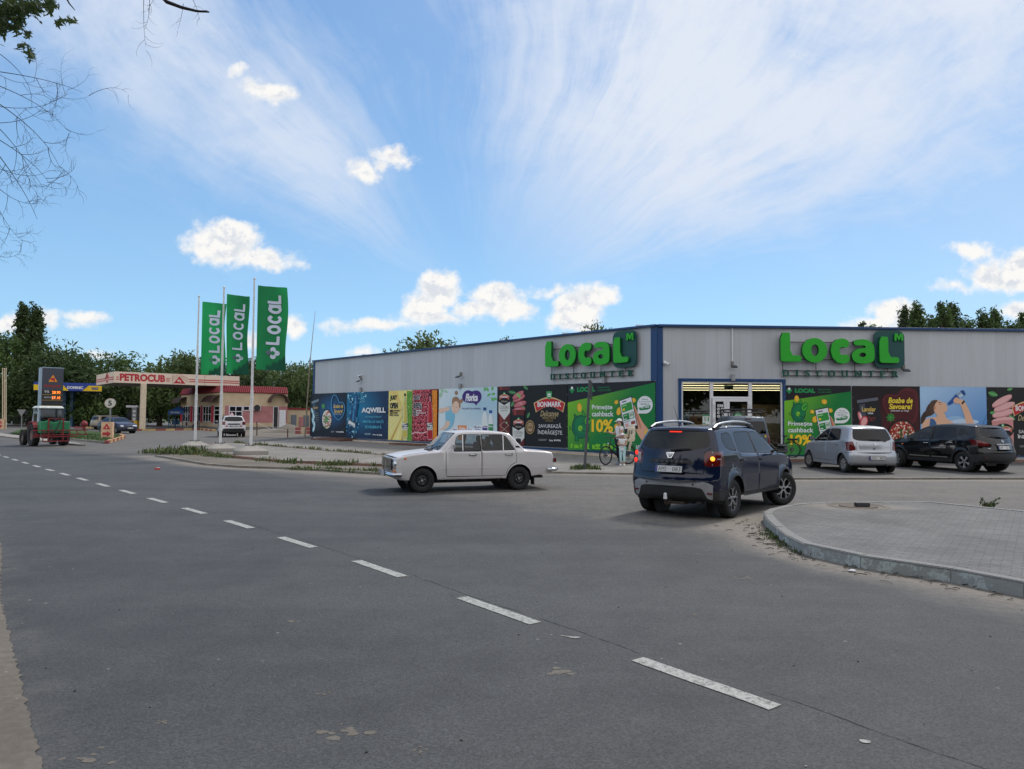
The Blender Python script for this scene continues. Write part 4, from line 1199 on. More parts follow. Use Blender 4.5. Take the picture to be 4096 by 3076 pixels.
# 6 and 7 salami
def crest(A,x,y,w,h):
 A.poly([(x - w * .5,y - h * .5),(x - w * .2,y - h * .42),(x,y - h * .55),(x + w * .2,y - h * .42),(x + w * .5,y - h * .5),(x + w * .45,y + h * .2),(x,y + h * .55),(x - w * .45,y + h * .2)],C(60,160,90))
 A.poly([(x - w * .28,y + h * .02),(x - w * .28,y - h * .25),(x - w * .12,y - h * .1),(x,y - h * .32),(x + w * .12,y - h * .1),(x + w * .28,y - h * .25),(x + w * .28,y + h * .02)],W_); A.rect(x - w * .28,y + h * .08,x + w * .28,y + h * .2,W_)
def brandband(A,x,y,w,h,skew=0):
 """red arched band with the brand word"""
 def arch(ww,hh,dy=0):
  top = [(x - ww / 2 + ww * i / 8,y - hh * .1 + dy - hh * .38 * math.sin(PI * i / 8)) for i in range(9)]
  bot = [(x + ww / 2 * .86 - ww * .86 * i / 8,y + hh * .5 + dy - hh * .38 * math.sin(PI * i / 8)) for i in range(9)]
  return top + bot
 A.poly(arch(w * 1.06,h * 1.18,-2),C(214,190,140)); A.poly(arch(w,h),C(188,34,44))
 A.text('BONMARK',x - w * .40,y - h * .24,x + w * .40,y + h * .16,W_,bold=.03)
def salami(A,x0,x1,y0,y1,yl):
 A.rect(x0,y0,x1,y1,C(96,26,28)); A.rect(x0 + (x1 - x0) * .12,y0,x0 + (x1 - x0) * .3,y1,C(142,52,50))
 xm = (x0 + x1) / 2; w = x1 - x0
 A.poly([(x0,yl),(x1,yl),(x1,yl + 230),(xm,yl + 312),(x0,yl + 230)],C(214,218,216))
 A.poly([(x0,yl - 20),(x1,yl - 20),(x1,yl + 110),(xm,yl + 150),(x0,yl + 110)],K_)
 crest(A,xm,yl + 20,22,26); brandband(A,xm,yl + 60,w * .84,56)
 A.text('Delicatese',xm - 34,yl + 96,xm + 34,yl + 116,C(205,195,175),shear=.3)
 A.text('CODRU',x0 + 14,yl + 158,x1 - 14,yl + 190,C(40,30,34),bold=.0); A.text('SALAM',x0 + 28,yl + 198,x1 - 30,yl + 216,C(60,50,50))
 for i in range(5):
  for s_ in (-1,1):
   yy = yl + 330 + i * 85
   if yy < y1 - 40: A.line([(xm,yy),(xm + s_ * w * .4,yy + 42),(xm,yy + 84)],3,C(206,196,180))
 for i,yy in enumerate(range(int(yl + 345),int(y1 - 30),86)): crest(A,xm + (-28 if i % 2 else 26),yy,18,26)
def meat(A,pts,pink,edge):
 for x,y,r_ in pts: A.ell(x + 3,y + 9,74,27,edge,r_); A.ell(x,y,72,26,pink,r_); A.spots(x - 45,y - 20,x + 45,y + 20,16,2,5,[C(240,210,205)],(x,y,50,16),.7,int(x))
A = Art('r4',False,262,1030,172,872,K_)
salami(A,272,398,190,700,240)
for x,y,s_,r_ in ((425,248,44,.2),(572,196,36,.7),(545,410,32,.6),(603,500,34,-1.2),(430,370,40,-1.1),(470,720,36,.4)): leaf(A,x,y,s_,r_,C(50,120,70),C(150,200,140))
meat(A,[(495,440,-.2),(510,375,-.35),(500,310,-.5),(490,275,-.6)],C(196,112,122),C(140,54,64)); leaf(A,498,285,34,.9,C(110,190,90),C(160,220,130))
salami(A,430,560,440,872,520)
crest(A,835,282,66,92); brandband(A,838,385,330,148)
crest(A,835,278,64,90)
A.text('Delicatese',738,450,938,514,C(205,186,140),shear=.35,bold=.0); A.text('PENTRU TOATĂ',762,514,910,542,C(196,170,110)); A.text('FAMILIA',796,548,878,572,C(160,130,70))
A.text('SAVUREAZĂ.',718,588,976,640,W_,bold=.0); A.text('ÎNDRĂGEȘTE.',708,654,986,726,W_,bold=.0)
A.ell(624,632,50,76,C(190,160,110)); A.ell(624,632,45,68,K_); A.ell(624,632,33,50,C(186,158,116)); A.text('100%',597,618,652,650,K_,bold=.02); A.text('CARNE',602,598,646,612,C(70,54,30))
for i in range(22):
 a = i * 2 * PI / 22; A.ell(624 + 39 * math.cos(a),632 + 59 * math.sin(a),2.4,4.5,C(200,170,120),a,6)
A.text('bonus',838,765,878,788,W_,bold=.02); A.text('LOCAL',910,768,966,787,W_,bold=.05); A.ell(897,777,8,10,W_,n=8); A.rect(718,764,812,769,C(150,150,155)); A.rect(718,776,802,781,C(150,150,155))
A.done('black salami poster on the long wall between the dairy poster and the cashback poster')
# cashback
def pig(A,x,y,s_):
 f = lambda pts: [(x + s_ * a,y + s_ * b) for a,b in pts]
 d1 = C(6,60,40); g1 = C(10,126,74); g2 = C(60,170,62)
 A.poly(f([(-80,-60),(-84,-150),(-20,-100),(-26,-60)]),d1); A.poly(f([(-73,-65),(-76,-138),(-28,-98),(-32,-62)]),g1)
 A.poly(f([(0,-95),(22,-190),(60,-110),(50,-80)]),d1); A.poly(f([(9,-95),(24,-172),(50,-110),(44,-84)]),g2)
 A.ell(x - 5 * s_,y + 10 * s_,104 * s_,138 * s_,d1,n=28); A.ell(x - 5 * s_,y + 10 * s_,97 * s_,131 * s_,C(8,108,76),n=28); A.ell(x + 8 * s_,y - 8 * s_,78 * s_,100 * s_,C(12,126,74),n=24)
 for a in (-70,50): A.rect(x + (a - 4) * s_,y + 118 * s_,x + (a + 44) * s_,y + 178 * s_,d1); A.rect(x + (a + 3) * s_,y + 112 * s_,x + (a + 37) * s_,y + 171 * s_,g1)
 A.ell(x + 82 * s_,y - 72 * s_,46 * s_,66 * s_,d1,.4); A.ell(x + 82 * s_,y - 72 * s_,39 * s_,59 * s_,C(70,176,60),.4)
 A.ell(x + 74 * s_,y - 62 * s_,8 * s_,18 * s_,d1,.4); A.ell(x + 100 * s_,y - 84 * s_,9 * s_,18 * s_,d1,.4)
 A.ell(x - 8 * s_,y + 26 * s_,26 * s_,34 * s_,C(130,200,50)); A.line(f([(-6,30),(24,62),(60,66),(92,50)]),7 * s_,d1,2); A.line(f([(6,-14),(18,-36),(38,-30)]),6 * s_,d1,1)
 A.line(f([(-106,40),(-130,46),(-138,20),(-122,10),(-120,34),(-134,0)]),6 * s_,d1,2)
def coin(A,x,y,rx,ry,rot=0.0):
 A.ell(x,y,rx,ry,C(212,150,20),rot); A.ell(x + rx * .08,y,rx * .86,ry * .88,C(250,204,60),rot); A.ell(x + rx * .08,y,rx * .62,ry * .66,C(236,176,36),rot); A.line([(x,y - ry * .4),(x,y + ry * .35),(x + rx * .3,y + ry * .3)],rx * .22,C(252,226,110))
def bgc(k0,k1):
 def f(u,v):
  cut = k0 + (k1 - k0) * u
  if v < cut: return C(22,24,36)
  return lerpc(C(118,188,40),C(0,122,56),max(0,u * 1.25 + (v - cut) * .55 - .05))
 return f
def phone(A,P,hand=True):
 """P maps unit phone coordinates to the view"""
 pl = lambda pts,c,sm=0: A.poly([P(a,b) for a,b in pts],c,sm)
 if hand:
  sk = C(226,170,140)
  pl([(.9,.22),(1.12,.28),(1.3,.62),(1.5,.95),(1.9,1.25),(1.6,1.75),(1.2,1.55),(.8,1.1),(.8,.5)],sk,2); pl([(1.02,.30),(1.12,.34),(1.28,.75),(1.3,1.2),(1.1,.9)],C(198,130,104),1)
  pl([(1.42,1.18),(1.92,1.22),(2.3,1.5),(1.75,2.0),(1.45,1.6)],C(236,196,50),1)
  for i,yy in enumerate((.45,.62,.79,.94)): pl([(-.10,yy),(.06,yy - .03),(.1,yy + .12),(-.06,yy + .11)],C(220,160,132),2)
 pl([(-.05,-.03),(1.05,-.03),(1.05,1.06),(-.05,1.06)],C(30,32,40)); pl([(0,0),(1,0),(1,.94),(0,.94)],C(226,232,238))
 pl([(.06,.14),(.94,.14),(.94,.40),(.06,.40)],C(46,150,64)); pl([(.06,.46),(.94,.46),(.94,.68),(.06,.68)],C(30,128,66)); pl([(.55,.47),(.88,.47),(.88,.66),(.55,.66)],C(214,226,216))
 for i in range(5): pl([(.6 + .05 * i,.5 + .03 * (i % 2)),(.63 + .05 * i,.5),(.63 + .05 * i,.6),(.6 + .05 * i,.6)],C(40,120,70))
 pl([(.12,.28),(.3,.28),(.3,.35),(.12,.35)],C(240,200,60)); pl([(.1,.18),(.5,.18),(.5,.21),(.1,.21)],C(160,220,150)); pl([(.18,.05),(.55,.05),(.55,.085),(.18,.085)],C(70,76,90))
 pl([(.1,.5),(.4,.5),(.4,.53),(.1,.53)],C(150,210,160)); pl([(.1,.62),(.3,.62),(.3,.65),(.1,.65)],W_); pl([(.06,.72),(.5,.72),(.5,.74),(.06,.74)],C(100,104,116))
 pl([(.1,.78),(.36,.78),(.36,.9),(.1,.9)],C(226,170,160)); pl([(.58,.77),(.92,.77),(.92,.87),(.58,.87)],C(150,70,50)); pl([(.44,.87),(.54,.87),(.54,.93),(.44,.93)],C(30,140,80))
def bubble(A,x,y,rx,ry):
 A.ell(x,y,rx,ry,W_,n=28); A.poly([(x - rx * .9,y + ry * .1),(x - rx * .95,y + ry * 1.0),(x,y + ry * .98)],W_)
 for i,w in enumerate(('Găsește','la raft produse','marcate cu')):
  hw = rx * (.40,.74,.56)[i]; yy = y - ry * (.62 - .26 * i); A.text(w,x - hw,yy - ry * .09,x + hw,yy + ry * .11,C(60,110,80),bold=.01)
 A.poly([(x - rx * .7,y + ry * .25),(x + rx * .66,y + ry * .02),(x + rx * .74,y + ry * .2),(x + rx * .62,y + ry * .5),(x - rx * .6,y + ry * .66),(x - rx * .76,y + ry * .5)],C(0,124,62),1); A.text('PREȚ VERDE',x - rx * .56,y + ry * .2,x + rx * .56,y + ry * .47,W_,bold=.04,tilt=.08)
A = Art('r4',False,1037,2008,130,900,C(22,24,36))
def gradpoly(A,pts,f,n=16):
 """fill a quad (given as 4 view points tl,tr,br,bl) with a colour that varies over it"""
 P = [A.L(*p) for p in pts]; z = A.nz(); vs = []; cs = []
 for j in range(n + 1):
  for i in range(n + 1):
   s_,t_ = i / n,j / n
   a = [P[0][q] * (1 - s_) + P[1][q] * s_ for q in (0,1)]; b = [P[3][q] * (1 - s_) + P[2][q] * s_ for q in (0,1)]
   vs.append((a[0] * (1 - t_) + b[0] * t_,a[1] * (1 - t_) + b[1] * t_,z)); cs.append(f(s_,t_))
 for j in range(n):
  for i in range(n):
   q = (j * (n + 1) + i,(j + 1) * (n + 1) + i,(j + 1) * (n + 1) + i + 1,j * (n + 1) + i + 1)
   A.mb.add([vs[k_] for k_ in q],[(0,1,2,3)],col=[cs[k_] for k_ in q])
gf = lambda s_,t_: lerpc(C(118,190,40),C(0,122,56),s_ * 1.25 + t_ * .75 - .05)
gradpoly(A,[(1038,360),(2005,138),(2005,902),(1038,884)],gf)
GR = C(30,150,84)
for a,b,c in ((1084,200,W_),(1070,222,GR),(1098,222,GR),(1084,243,GR)): A.ell(a,b,13,17 if c is W_ else 14,c,n=12)
A.text('LOCAL',1140,186,1340,242,GR,bold=.075); A.text('Supermarket',1370,180,1500,206,GR); A.text('cu preț cinstit!',1370,208,1514,242,GR)
pig(A,1185,620,.95); coin(A,1167,415,26,50,-.05)
A.text('Primește',1306,384,1532,452,W_,bold=.02); A.text('cashback',1304,456,1545,514,W_,bold=.02)
A.text('10%',1302,545,1538,688,C(252,206,40),bold=.035)
coin(A,1575,356,21,24,.5); coin(A,1604,456,27,46,.25); coin(A,1766,335,25,27,-.6); coin(A,1574,622,22,28,.3)
Pm = lambda a,b: (1612 + 128 * a + 62 * b + 6 * a * b,345 - 52 * a + 330 * b + 6 * a)
phone(A,Pm)
bubble(A,1893,385,86,98)
q = random.Random(3)
for i,(x,w) in enumerate(((1060,40),(1110,56),(1172,30),(1222,60),(1310,32),(1340,62),(1412,60),(1470,70),(1560,60))):
 c = C(120,196,44)
 if i % 3 == 0: A.ell(x + w / 2,872,w / 2,22,c,n=12); A.ell(x + w * .6,832,w * .35,22,c,n=12)
 elif i % 3 == 1: A.rect(x,826,x + w * .6,888,c); A.ell(x + w * .6,857,w * .4,30,c,n=12)
 else: A.ell(x + w / 2,834,w / 2,18,c,n=12); A.ell(x + w / 2,872,w / 2,18,c,n=12)
A.text('LOCAL',1796,832,1920,872,W_,bold=.06)
A.done('green cashback poster on the long wall, behind the woman with the bicycle')
A = Art('r9',True,178,745,620,1205,C(22,24,36))
gradpoly(A,[(179,748),(744,668),(744,1206),(179,1204)],gf)
for a,b,c in ((220,648,W_),(207,660,GR),(233,660,GR),(220,675,GR)): A.ell(a,b,11,13 if c is W_ else 11,c,n=12)
A.text('LOCAL',267,643,440,681,GR,bold=.075); A.text('Supermarket',463,644,568,662,GR); A.text('cu preț cinstit!',463,666,578,684,GR)
pig(A,300,842,.60); coin(A,282,728,19,27,0)
A.text('Primește',210,922,414,968,W_,bold=.02); A.text('cashback',210,974,424,1014,W_,bold=.02)
A.text('10%',228,1032,410,1122,C(252,206,40),bold=.035)
coin(A,515,755,24,21,.5); coin(A,413,839,18,16,.3); coin(A,436,903,23,29,.2); coin(A,566,829,20,18,.4)
Pm = lambda a,b: (440 + 104 * a + 52 * b,828 - 22 * a + 250 * b)
phone(A,Pm); bubble(A,664,872,66,66)
for i in range(7): A.ell(450 + i * 40,1180,16,14,C(120,196,44),n=10)
A.done('green cashback poster between the glazed entrance and the dark red bean poster')
# beans, red
A = Art('r9',True,758,1322,626,1225,lambda u,v: lerpc(C(24,16,22),C(88,16,28),max(0,1 - math.hypot((u - .68) * 1.5,(v - .62) * 1.3) * 1.3)))
hp = [(1160,970),(1060,880),(1010,800),(1000,740),(1030,695),(1080,690),(1130,702),(1150,670),(1190,640),(1250,640),(1310,670),(1310,900),(1240,960)]
A.poly(hp,C(92,24,34),2); A.poly([(x * .86 + 160,y * .86 + 112) for x,y in hp],C(74,14,24),2)
A.poly([(792,742),(968,718),(972,760),(1000,900),(1015,1220),(795,1220),(800,900)],C(26,26,34)); A.poly([(792,742),(968,718),(970,742),(794,768)],C(100,104,116)); A.poly([(812,780),(858,772),(870,900),(830,940)],C(70,76,90))
A.text('Lander',834,798,952,838,C(214,180,90),bold=.03); A.text('LOCAL',884,845,930,859,W_,bold=.05); A.text('Fasole',890,880,950,900,C(150,60,60)); A.text('albe',896,902,936,918,C(150,60,60))
A.ell(818,880,16,44,C(216,120,130),-.3); A.ell(824,880,9,32,C(240,200,200),-.3); A.ell(850,925,34,52,C(190,60,70),.3); A.ell(852,925,24,40,C(232,170,170),.3)
A.text('Boabe de',1056,720,1262,768,C(240,216,60),bold=.03,shear=.2); A.text('Savoare!',1062,772,1258,818,C(240,216,60),bold=.03,shear=.2); A.text('Selectate cu drag!',1076,822,1232,842,W_,shear=.2)
for i in range(8): leaf(A,1075 + 20 * math.cos(i * .8),888 + 22 * math.sin(i * .8),20,i * .8,C(40,120,50),C(90,170,80))
A.ell(1172,1030,122,126,K_,n=30); A.ell(1172,1032,112,118,C(70,54,50),n=30); A.ell(1172,1034,108,114,C(150,40,26),n=30)
A.spots(1060,920,1285,1150,210,6,11,[C(240,220,205),C(232,196,176),C(214,160,140),C(246,234,222),C(206,120,100)],(1172,1032,100,106),.65,8)
for i in range(16): leaf(A,1180 + 40 * math.cos(i * 2.1),1020 + 30 * math.sin(i * 1.7),12,i * .9,C(50,90,40),C(90,130,70))
A.done('dark red bean poster with a black packet, behind the silver hatchback')
# woman drinking
A = Art('r9',True,1328,1890,634,1225,lambda u,v: lerpc(C(170,205,240),C(18,116,196),u * .5 + v * .75 - .12))
A.ell(1560,940,130,60,C(120,170,220)); A.ell(1620,915,90,40,C(150,190,228)); A.ell(1700,925,120,24,C(190,212,236))
sk = C(226,180,150); sk2 = C(190,130,100)
A.poly([(1340,975),(1345,915),(1400,890),(1470,885),(1470,850),(1535,850),(1545,900),(1620,935),(1620,1220),(1335,1220)],sk,1); A.poly([(1400,900),(1440,895),(1470,950),(1480,1220),(1400,1220)],C(60,100,150),1)
A.ell(1390,850,26,50,C(60,44,38),.9); A.ell(1352,890,20,60,C(60,44,38),.4)
A.ell(1420,815,40,66,C(70,50,42),.5); A.poly([(1430,745),(1475,740),(1510,755),(1528,768),(1536,758),(1548,772),(1542,790),(1562,795),(1550,808),(1560,822),(1530,850),(1500,862),(1480,880),(1450,850),(1430,800)],sk,1)
A.poly([(1405,760),(1440,738),(1478,742),(1452,770),(1440,810),(1445,860),(1410,850)],C(84,62,52),1); A.line([(1478,762),(1500,760)],5,C(70,50,40)); A.line([(1486,776),(1504,778)],4,C(60,40,36)); A.ell(1446,806,9,14,sk2)
A.poly([(1554,770),(1582,742),(1640,672),(1690,655),(1712,690),(1690,716),(1640,735),(1590,776),(1562,786)],C(26,84,160),1); A.poly([(1628,690),(1660,664),(1694,706),(1660,726)],C(180,205,225)); A.poly([(1660,664),(1690,656),(1710,690),(1694,704)],C(20,70,140)); A.text('AQWELL',1636,695,1686,712,C(30,70,130),tilt=.6,bold=.03)
A.poly([(1600,745),(1630,712),(1660,735),(1700,740),(1694,775),(1650,770),(1618,770)],sk,1); A.poly([(1650,755),(1700,750),(1740,830),(1790,960),(1800,1220),(1730,1220),(1728,1000),(1690,840)],sk,1); A.poly([(1672,768),(1694,742),(1704,752),(1682,780)],K_)
A.done('sky blue poster of a woman drinking from a bottle, above the black car')
# second salami poster, cut by the picture edge
A = Art('r9',True,1897,2490,640,1225,K_)
for x,y,s_,r_ in ((1940,690,44,.3),(2082,650,26,-.3),(1945,850,34,.1),(2100,890,34,.6)): leaf(A,x,y,s_,r_,C(70,150,80),C(150,200,140))
for x,y,r_ in ((2020,910,-.15),(2025,850,-.25),(2035,795,-.35),(2015,745,-.5)): A.ell(x + 2,y + 9,95,26,C(196,130,136),r_); A.ell(x,y,94,25,C(228,176,176),r_)
A.poly([(1930,920),(2110,905),(2118,1220),(1950,1220)],C(206,140,140)); A.ell(2030,1000,84,62,K_); crest(A,2022,955,26,30); brandband(A,2050,990,100,44)
brandband(A,2230,815,250,112); crest(A,2235,735,56,74); A.text('Delicatese',2150,865,2320,915,C(205,186,140),shear=.35)
A.text('SAVUREAZĂ.',2156,984,2400,1022,W_,bold=.0); A.text('ÎNDRĂGEȘTE.',2146,1028,2410,1074,W_,bold=.02); A.rect(2165,1125,2230,1129,C(150,150,155)); A.rect(2165,1134,2222,1138,C(150,150,155))
A.done('black salami poster behind the rear of the black car, with pink ham slices')
# ------------------------------------------------------------------ fittings on the facade
def floodlight(r,x,y,s,label,M,kind='flood'):
 p = wl(r,x,y); T = M @ Matrix.Translation((p[0],p[1],0))
 o = thing('floodlight' if kind == 'flood' else 'security_camera',label,'floodlight' if kind == 'flood' else 'camera',tuple(T.translation))
 mb = MB()
 if kind == 'flood':
  mb.box((0,.12 * s,.05),(.10 * s,.16 * s,.1)); mb.beam((0,.05 * s,.08),(0,-.02,.22),.03,.03)
  a = mb.build('bracket',mat('dull fixture metal',C(120,118,112),.5),o); place(a,T)
  mb = MB(); Q = Matrix.Translation((0,-.04,.26)) @ Matrix.Rotation(R(28),4,'X'); mb.box((0,0,0),(.26 * s,.05,.18 * s),M=Q)
  a = mb.build('lamp_housing',mat('dark lamp housing',C(54,56,60),.4),o,bevel=.008); place(a,T)
  mb = MB(); mb.box((0,-.03,0),(.21 * s,.012,.13 * s),M=Q); a = mb.build('lamp_glass',mat('pale lamp glass',C(190,196,200),.2,var=0),o); place(a,T)
 else:
  mb = MB(); mb.cyl((0,.05,0),(0,.05,.06),.05 * s,n=12); mb.cyl((0,.05,.05),(.03,0,.12),.025 * s,n=8); a = mb.build('bracket',M_WPVC,o,smooth=True); place(a,T)
  mb = MB(); mb.cyl((-.08 * s,.03,.12),(.12 * s,-.06,.2),.055 * s,n=14); a = mb.build('camera_body',M_WPVC,o,smooth=True); place(a,T)
  mb = MB(); mb.cyl((.118 * s,-.0595,.1995),(.13 * s,-.064,.204),.042 * s,n=14); a = mb.build('lens',mat('black plastic',(.015,.015,.016,1),.35),o); place(a,T)
 return o
floodlight('r7',907,592,1.0,'small dark floodlight at the foot of the white wall pipe above the entrance',MR)
floodlight('r9',1186,484,1.2,'small grey floodlight on the wall right of the letter R of the right-hand sign',MR)
floodlight('r3',655,130,1.1,'small floodlight on the long wall above the AQWELL poster',ML)
floodlight('r3',1865,75,1.1,'small floodlight on the long wall above the pale blue dairy poster',ML)
floodlight('r3',650,72,1.2,'small white security camera above the floodlight over the AQWELL poster',ML,'cam')
floodlight('r7',165,560,1.1,'small white security camera on the grey wall beside the blue corner post',MR,'cam')
for i,(r,x,y,M,lb) in enumerate((('r7',910,725,MR,'small grey box on the wall just above the glazed entrance'),('r3',657,240,ML,'small grey box over the top edge of the AQWELL poster'),('r3',1865,200,ML,'small grey box over the top edge of the dairy poster'),('r10',1130,1055,ML,'small grey box under the word DISCOUNTER on the long wall'))):
 p = wl(r,x,y); mb = MB(); mb.box((p[0],p[1],.10),(.15,.26,.14)); mb.box((p[0],p[1] + .14,.10),(.17,.02,.16)); o = mb.build('junction_box',mat('grey box',C(150,154,158),.5),bevel=.008); o.matrix_basis = M; tag(o,lb,'box')
mb = MB(); a = wl('r7',904,148); b = wl('r7',908,578); mb.box(((a[0] + b[0]) / 2,(a[1] + b[1]) / 2,.05),(.05,a[1] - b[1],.05)); mb.box(((a[0] + b[0]) / 2,(a[1] + b[1]) / 2,.03),(.09,.03,.05))
o = mb.build('wall_pipe',M_WPVC,bevel=.006); o.matrix_basis = MR; tag(o,'thin white pipe running down the grey wall from the roof above the entrance','pipe')
# ------------------------------------------------------------------ vehicles
M_TYRE = mat('tyre rubber',(.018,.018,.019,1),.85,var=.25,scale=14,bump=.3,bscale=90)
M_BLK = mat('black trim plastic',(.022,.022,.024,1),.55,var=.15)
M_GAP = mat('shut line',(.006,.006,.007,1),.9,var=0)
M_CHR = mat('chrome',(.62,.64,.66,1),.14,1.0,var=.05)
M_ALU = mat('painted alloy',(.42,.43,.44,1),.35,.6,var=.08)
M_STEEL = mat('black steel wheel',(.03,.03,.032,1),.5,.3,var=.3,scale=20)
M_CAB = mat('dark upholstery',(.030,.030,.033,1),.9)
M_CARGLASS = glass_mat('car glass',(.30,.34,.36),.62)
M_TINT = glass_mat('tinted car glass',(.05,.055,.06),.07)
M_REDL = mat('red lamp lens',(.11,.004,.006,1),.1,var=.05,coat=.6)
M_ORL = mat('orange lamp lens',(.75,.22,.03,1),.12,var=.05,coat=.6)
M_CLL = mat('clear lamp lens',(.55,.57,.6,1),.08,.4,var=.05,coat=.6)
M_BRAKE = mat('lit brake lamp',(.9,.04,.02,1),.2,emit=.5,var=0)
M_INDIC = mat('lit indicator lamp',(1.0,.30,.03,1),.2,emit=1.3,var=0)
M_PLATE = mat('plate white',(.62,.63,.62,1),.35,var=.04)
M_INK = mat('plate ink',(.015,.015,.018,1),.5,var=0)
M_MDB = mat('plate blue',C(20,70,160),.4,var=0)
M_GREYP = mat('grey bumper plastic',C(150,152,156),.5,var=.08)
COATK = .22
def paint(name,col,rough=.28,metal=0.0,coat=.7,dirt=.35):
 """car paint with road dust that thickens low down on the body"""
 m = bpy.data.materials.new(name); m.use_nodes = True
 k = NT(m.node_tree); b = m.node_tree.nodes['Principled BSDF']
 tcn = m.node_tree.nodes.new('ShaderNodeTexCoord').outputs['Object']
 z = k.sep(tcn)[2]; n = k.noise(tcn,3.5,6,.65)
 f = k.math('MULTIPLY',k.mapr(k.math('ADD',z,k.math('MULTIPLY',k.math('SUBTRACT',n,.5),.5)),.15,.75,1,0),dirt)
 f = k.math('ADD',f,k.math('MULTIPLY',k.mapr(n,.4,.8),dirt * .2))
 k.l.new(k.mix(f,col,(.16,.14,.12,1)),b.inputs['Base Color'])
 k.l.new(k.mapr(f,0,.5,rough,.75),b.inputs['Roughness']); b.inputs['Metallic'].default_value = metal
 k.l.new(k.mapr(f,0,.4,coat * COATK,0),b.inputs['Coat Weight']); b.inputs['Coat Roughness'].default_value = .03
 return m
def rc(P,k=1,r=.05):
 out = []
 for i,p in enumerate(P):
  a,b = P[i - 1],P[(i + 1) % len(P)]
  la = math.hypot(a[0] - p[0],a[1] - p[1]); lb = math.hypot(b[0] - p[0],b[1] - p[1]); ra = min(r,la * .45) / la; rb = min(r,lb * .45) / lb
  A_ = (p[0] + (a[0] - p[0]) * ra,p[1] + (a[1] - p[1]) * ra); B_ = (p[0] + (b[0] - p[0]) * rb,p[1] + (b[1] - p[1]) * rb)
  for t in (0,.25,.5,.75,1): out.append(tuple((1 - t) ** 2 * A_[j] + 2 * t * (1 - t) * p[j] + t * t * B_[j] for j in (0,1)))
 return out
def sstep(t): t = np.clip(t,0,1); return t * t * (3 - 2 * t)
class Shell:
 """car body: side skins over a side-view outline and one strip that runs over rear, roof and nose"""
 def __init__(s,root,sil,W,belt,wheels,ra,bottoms,tumble=.3,shoulder=.03,zw=.6,r=.07,bow=(.12,.12),taper=(.07,.07),tx=(.5,.5),crown=.02,flare=0.0,low=.05,rz=.3,step=.07,it=2):
  s.root = root; s.W = W; s.belt = belt; s.wh = wheels; s.ra = ra; s.rz = rz; s.tumble = tumble; s.sh = shoulder; s.zw = zw; s.r = r; s.bow = bow; s.taper = taper; s.tx = tx; s.crown = crown; s.flare = flare; s.low = low; s.step = step
  P = chaikin(sil,it,False)
  L = [0]
  for a,b in zip(P[:-1],P[1:]): L.append(L[-1] + math.hypot(b[0] - a[0],b[1] - a[1]))
  n = int(L[-1] / .05); S = np.linspace(0,L[-1],n + 1)
  s.SX = np.interp(S,L,[p[0] for p in P]); s.SZ = np.interp(S,L,[p[1] for p in P]); s.SS = S
  s.x0,s.x1 = s.SX.min(),s.SX.max()
  s.sil = list(zip(s.SX.tolist(),s.SZ.tolist()))
  out = list(s.sil)
  zr,zs,zf = bottoms
  def arch(xc,za,zb):
   aa = math.asin(max(-1,min(1,(za - rz) / ra))); ab = math.asin(max(-1,min(1,(zb - rz) / ra)))
   return [(xc + ra * math.cos(aa + (PI - ab - aa) * i / 16),rz + ra * math.sin(aa + (PI - ab - aa) * i / 16)) for i in range(17)]
  out += arch(wheels[1],zf,zs)
  out += arch(wheels[0],zs,zr)
  s.out = out
  s.acc = {}
  s.kt = int(np.argmax(s.SZ))
 def halfw(s,x,z):
  zb = s.belt(x); W = s.W
  y = np.where(z < s.zw,W - s.low * ((s.zw - z) / .4) ** 2,W - .018 * (z - s.zw) / np.maximum(.1,zb - s.zw))
  y = y - s.sh * sstep((z - zb + .02) / .06) - s.tumble * np.maximum(0,z - zb)
  f = np.where(x > 0,np.clip((x - s.tx[1] * s.x1) / (s.x1 * (1 - s.tx[1])),0,1),np.clip((x - s.tx[0] * s.x0) / (s.x0 * (1 - s.tx[0])),0,1))
  y = y * (1 - np.where(x > 0,s.taper[1],s.taper[0]) * f ** 2)
  if s.flare:
   for xw in s.wh:
    d = np.hypot(x - xw,z - s.rz) - s.ra
    y = y + s.flare * np.exp(-(np.maximum(0,d) / .07) ** 2)
  return y
 def warp(s,x,y):
  t = np.where(x > 0,x / s.x1,x / s.x0)
  b = np.where(x > 0,s.bow[1],-s.bow[0])
  return x - b * (y / s.W) ** 2 * np.clip(t,0,1) ** 2.5
 def side(s,x,z):
  x = np.asarray(x,float); z = np.asarray(z,float)
  d = np.minimum(seg_dist(x,z,s.sil),s.r)
  y = s.halfw(x,z) - (s.r - np.sqrt(np.maximum(0,s.r ** 2 - (s.r - d) ** 2)))
  return np.stack([s.warp(x,y),y,z],-1)
 def yl(s,S): return s.halfw(np.interp(S,s.SS,s.SX),np.interp(S,s.SS,s.SZ)) - s.r
 def top(s,S,y):
  S = np.asarray(S,float); y = np.asarray(y,float)
  x = np.interp(S,s.SS,s.SX); z = np.interp(S,s.SS,s.SZ)
  e = .03; tx = np.interp(S + e,s.SS,s.SX) - np.interp(S - e,s.SS,s.SX); tz = np.interp(S + e,s.SS,s.SZ) - np.interp(S - e,s.SS,s.SZ)
  l = np.hypot(tx,tz) + 1e-9; nx,nz = -tz / l,tx / l
  q = s.crown * np.maximum(0,1 - (y / np.maximum(.05,s.yl(S))) ** 2)
  x = x + nx * q; z = z + nz * q
  return np.stack([s.warp(x,y),y,z],-1)
 def put(s,key,V,N,F,mi,mats):
  a = s.acc.setdefault(key,dict(v=[],n=[],f=[],m=[],mats=mats))
  b = sum(len(q) for q in a['v']); a['v'].append(V); a['n'].append(N)
  for f in F: a['f'].append(tuple(b + i for i in f)); a['m'].append(mi)
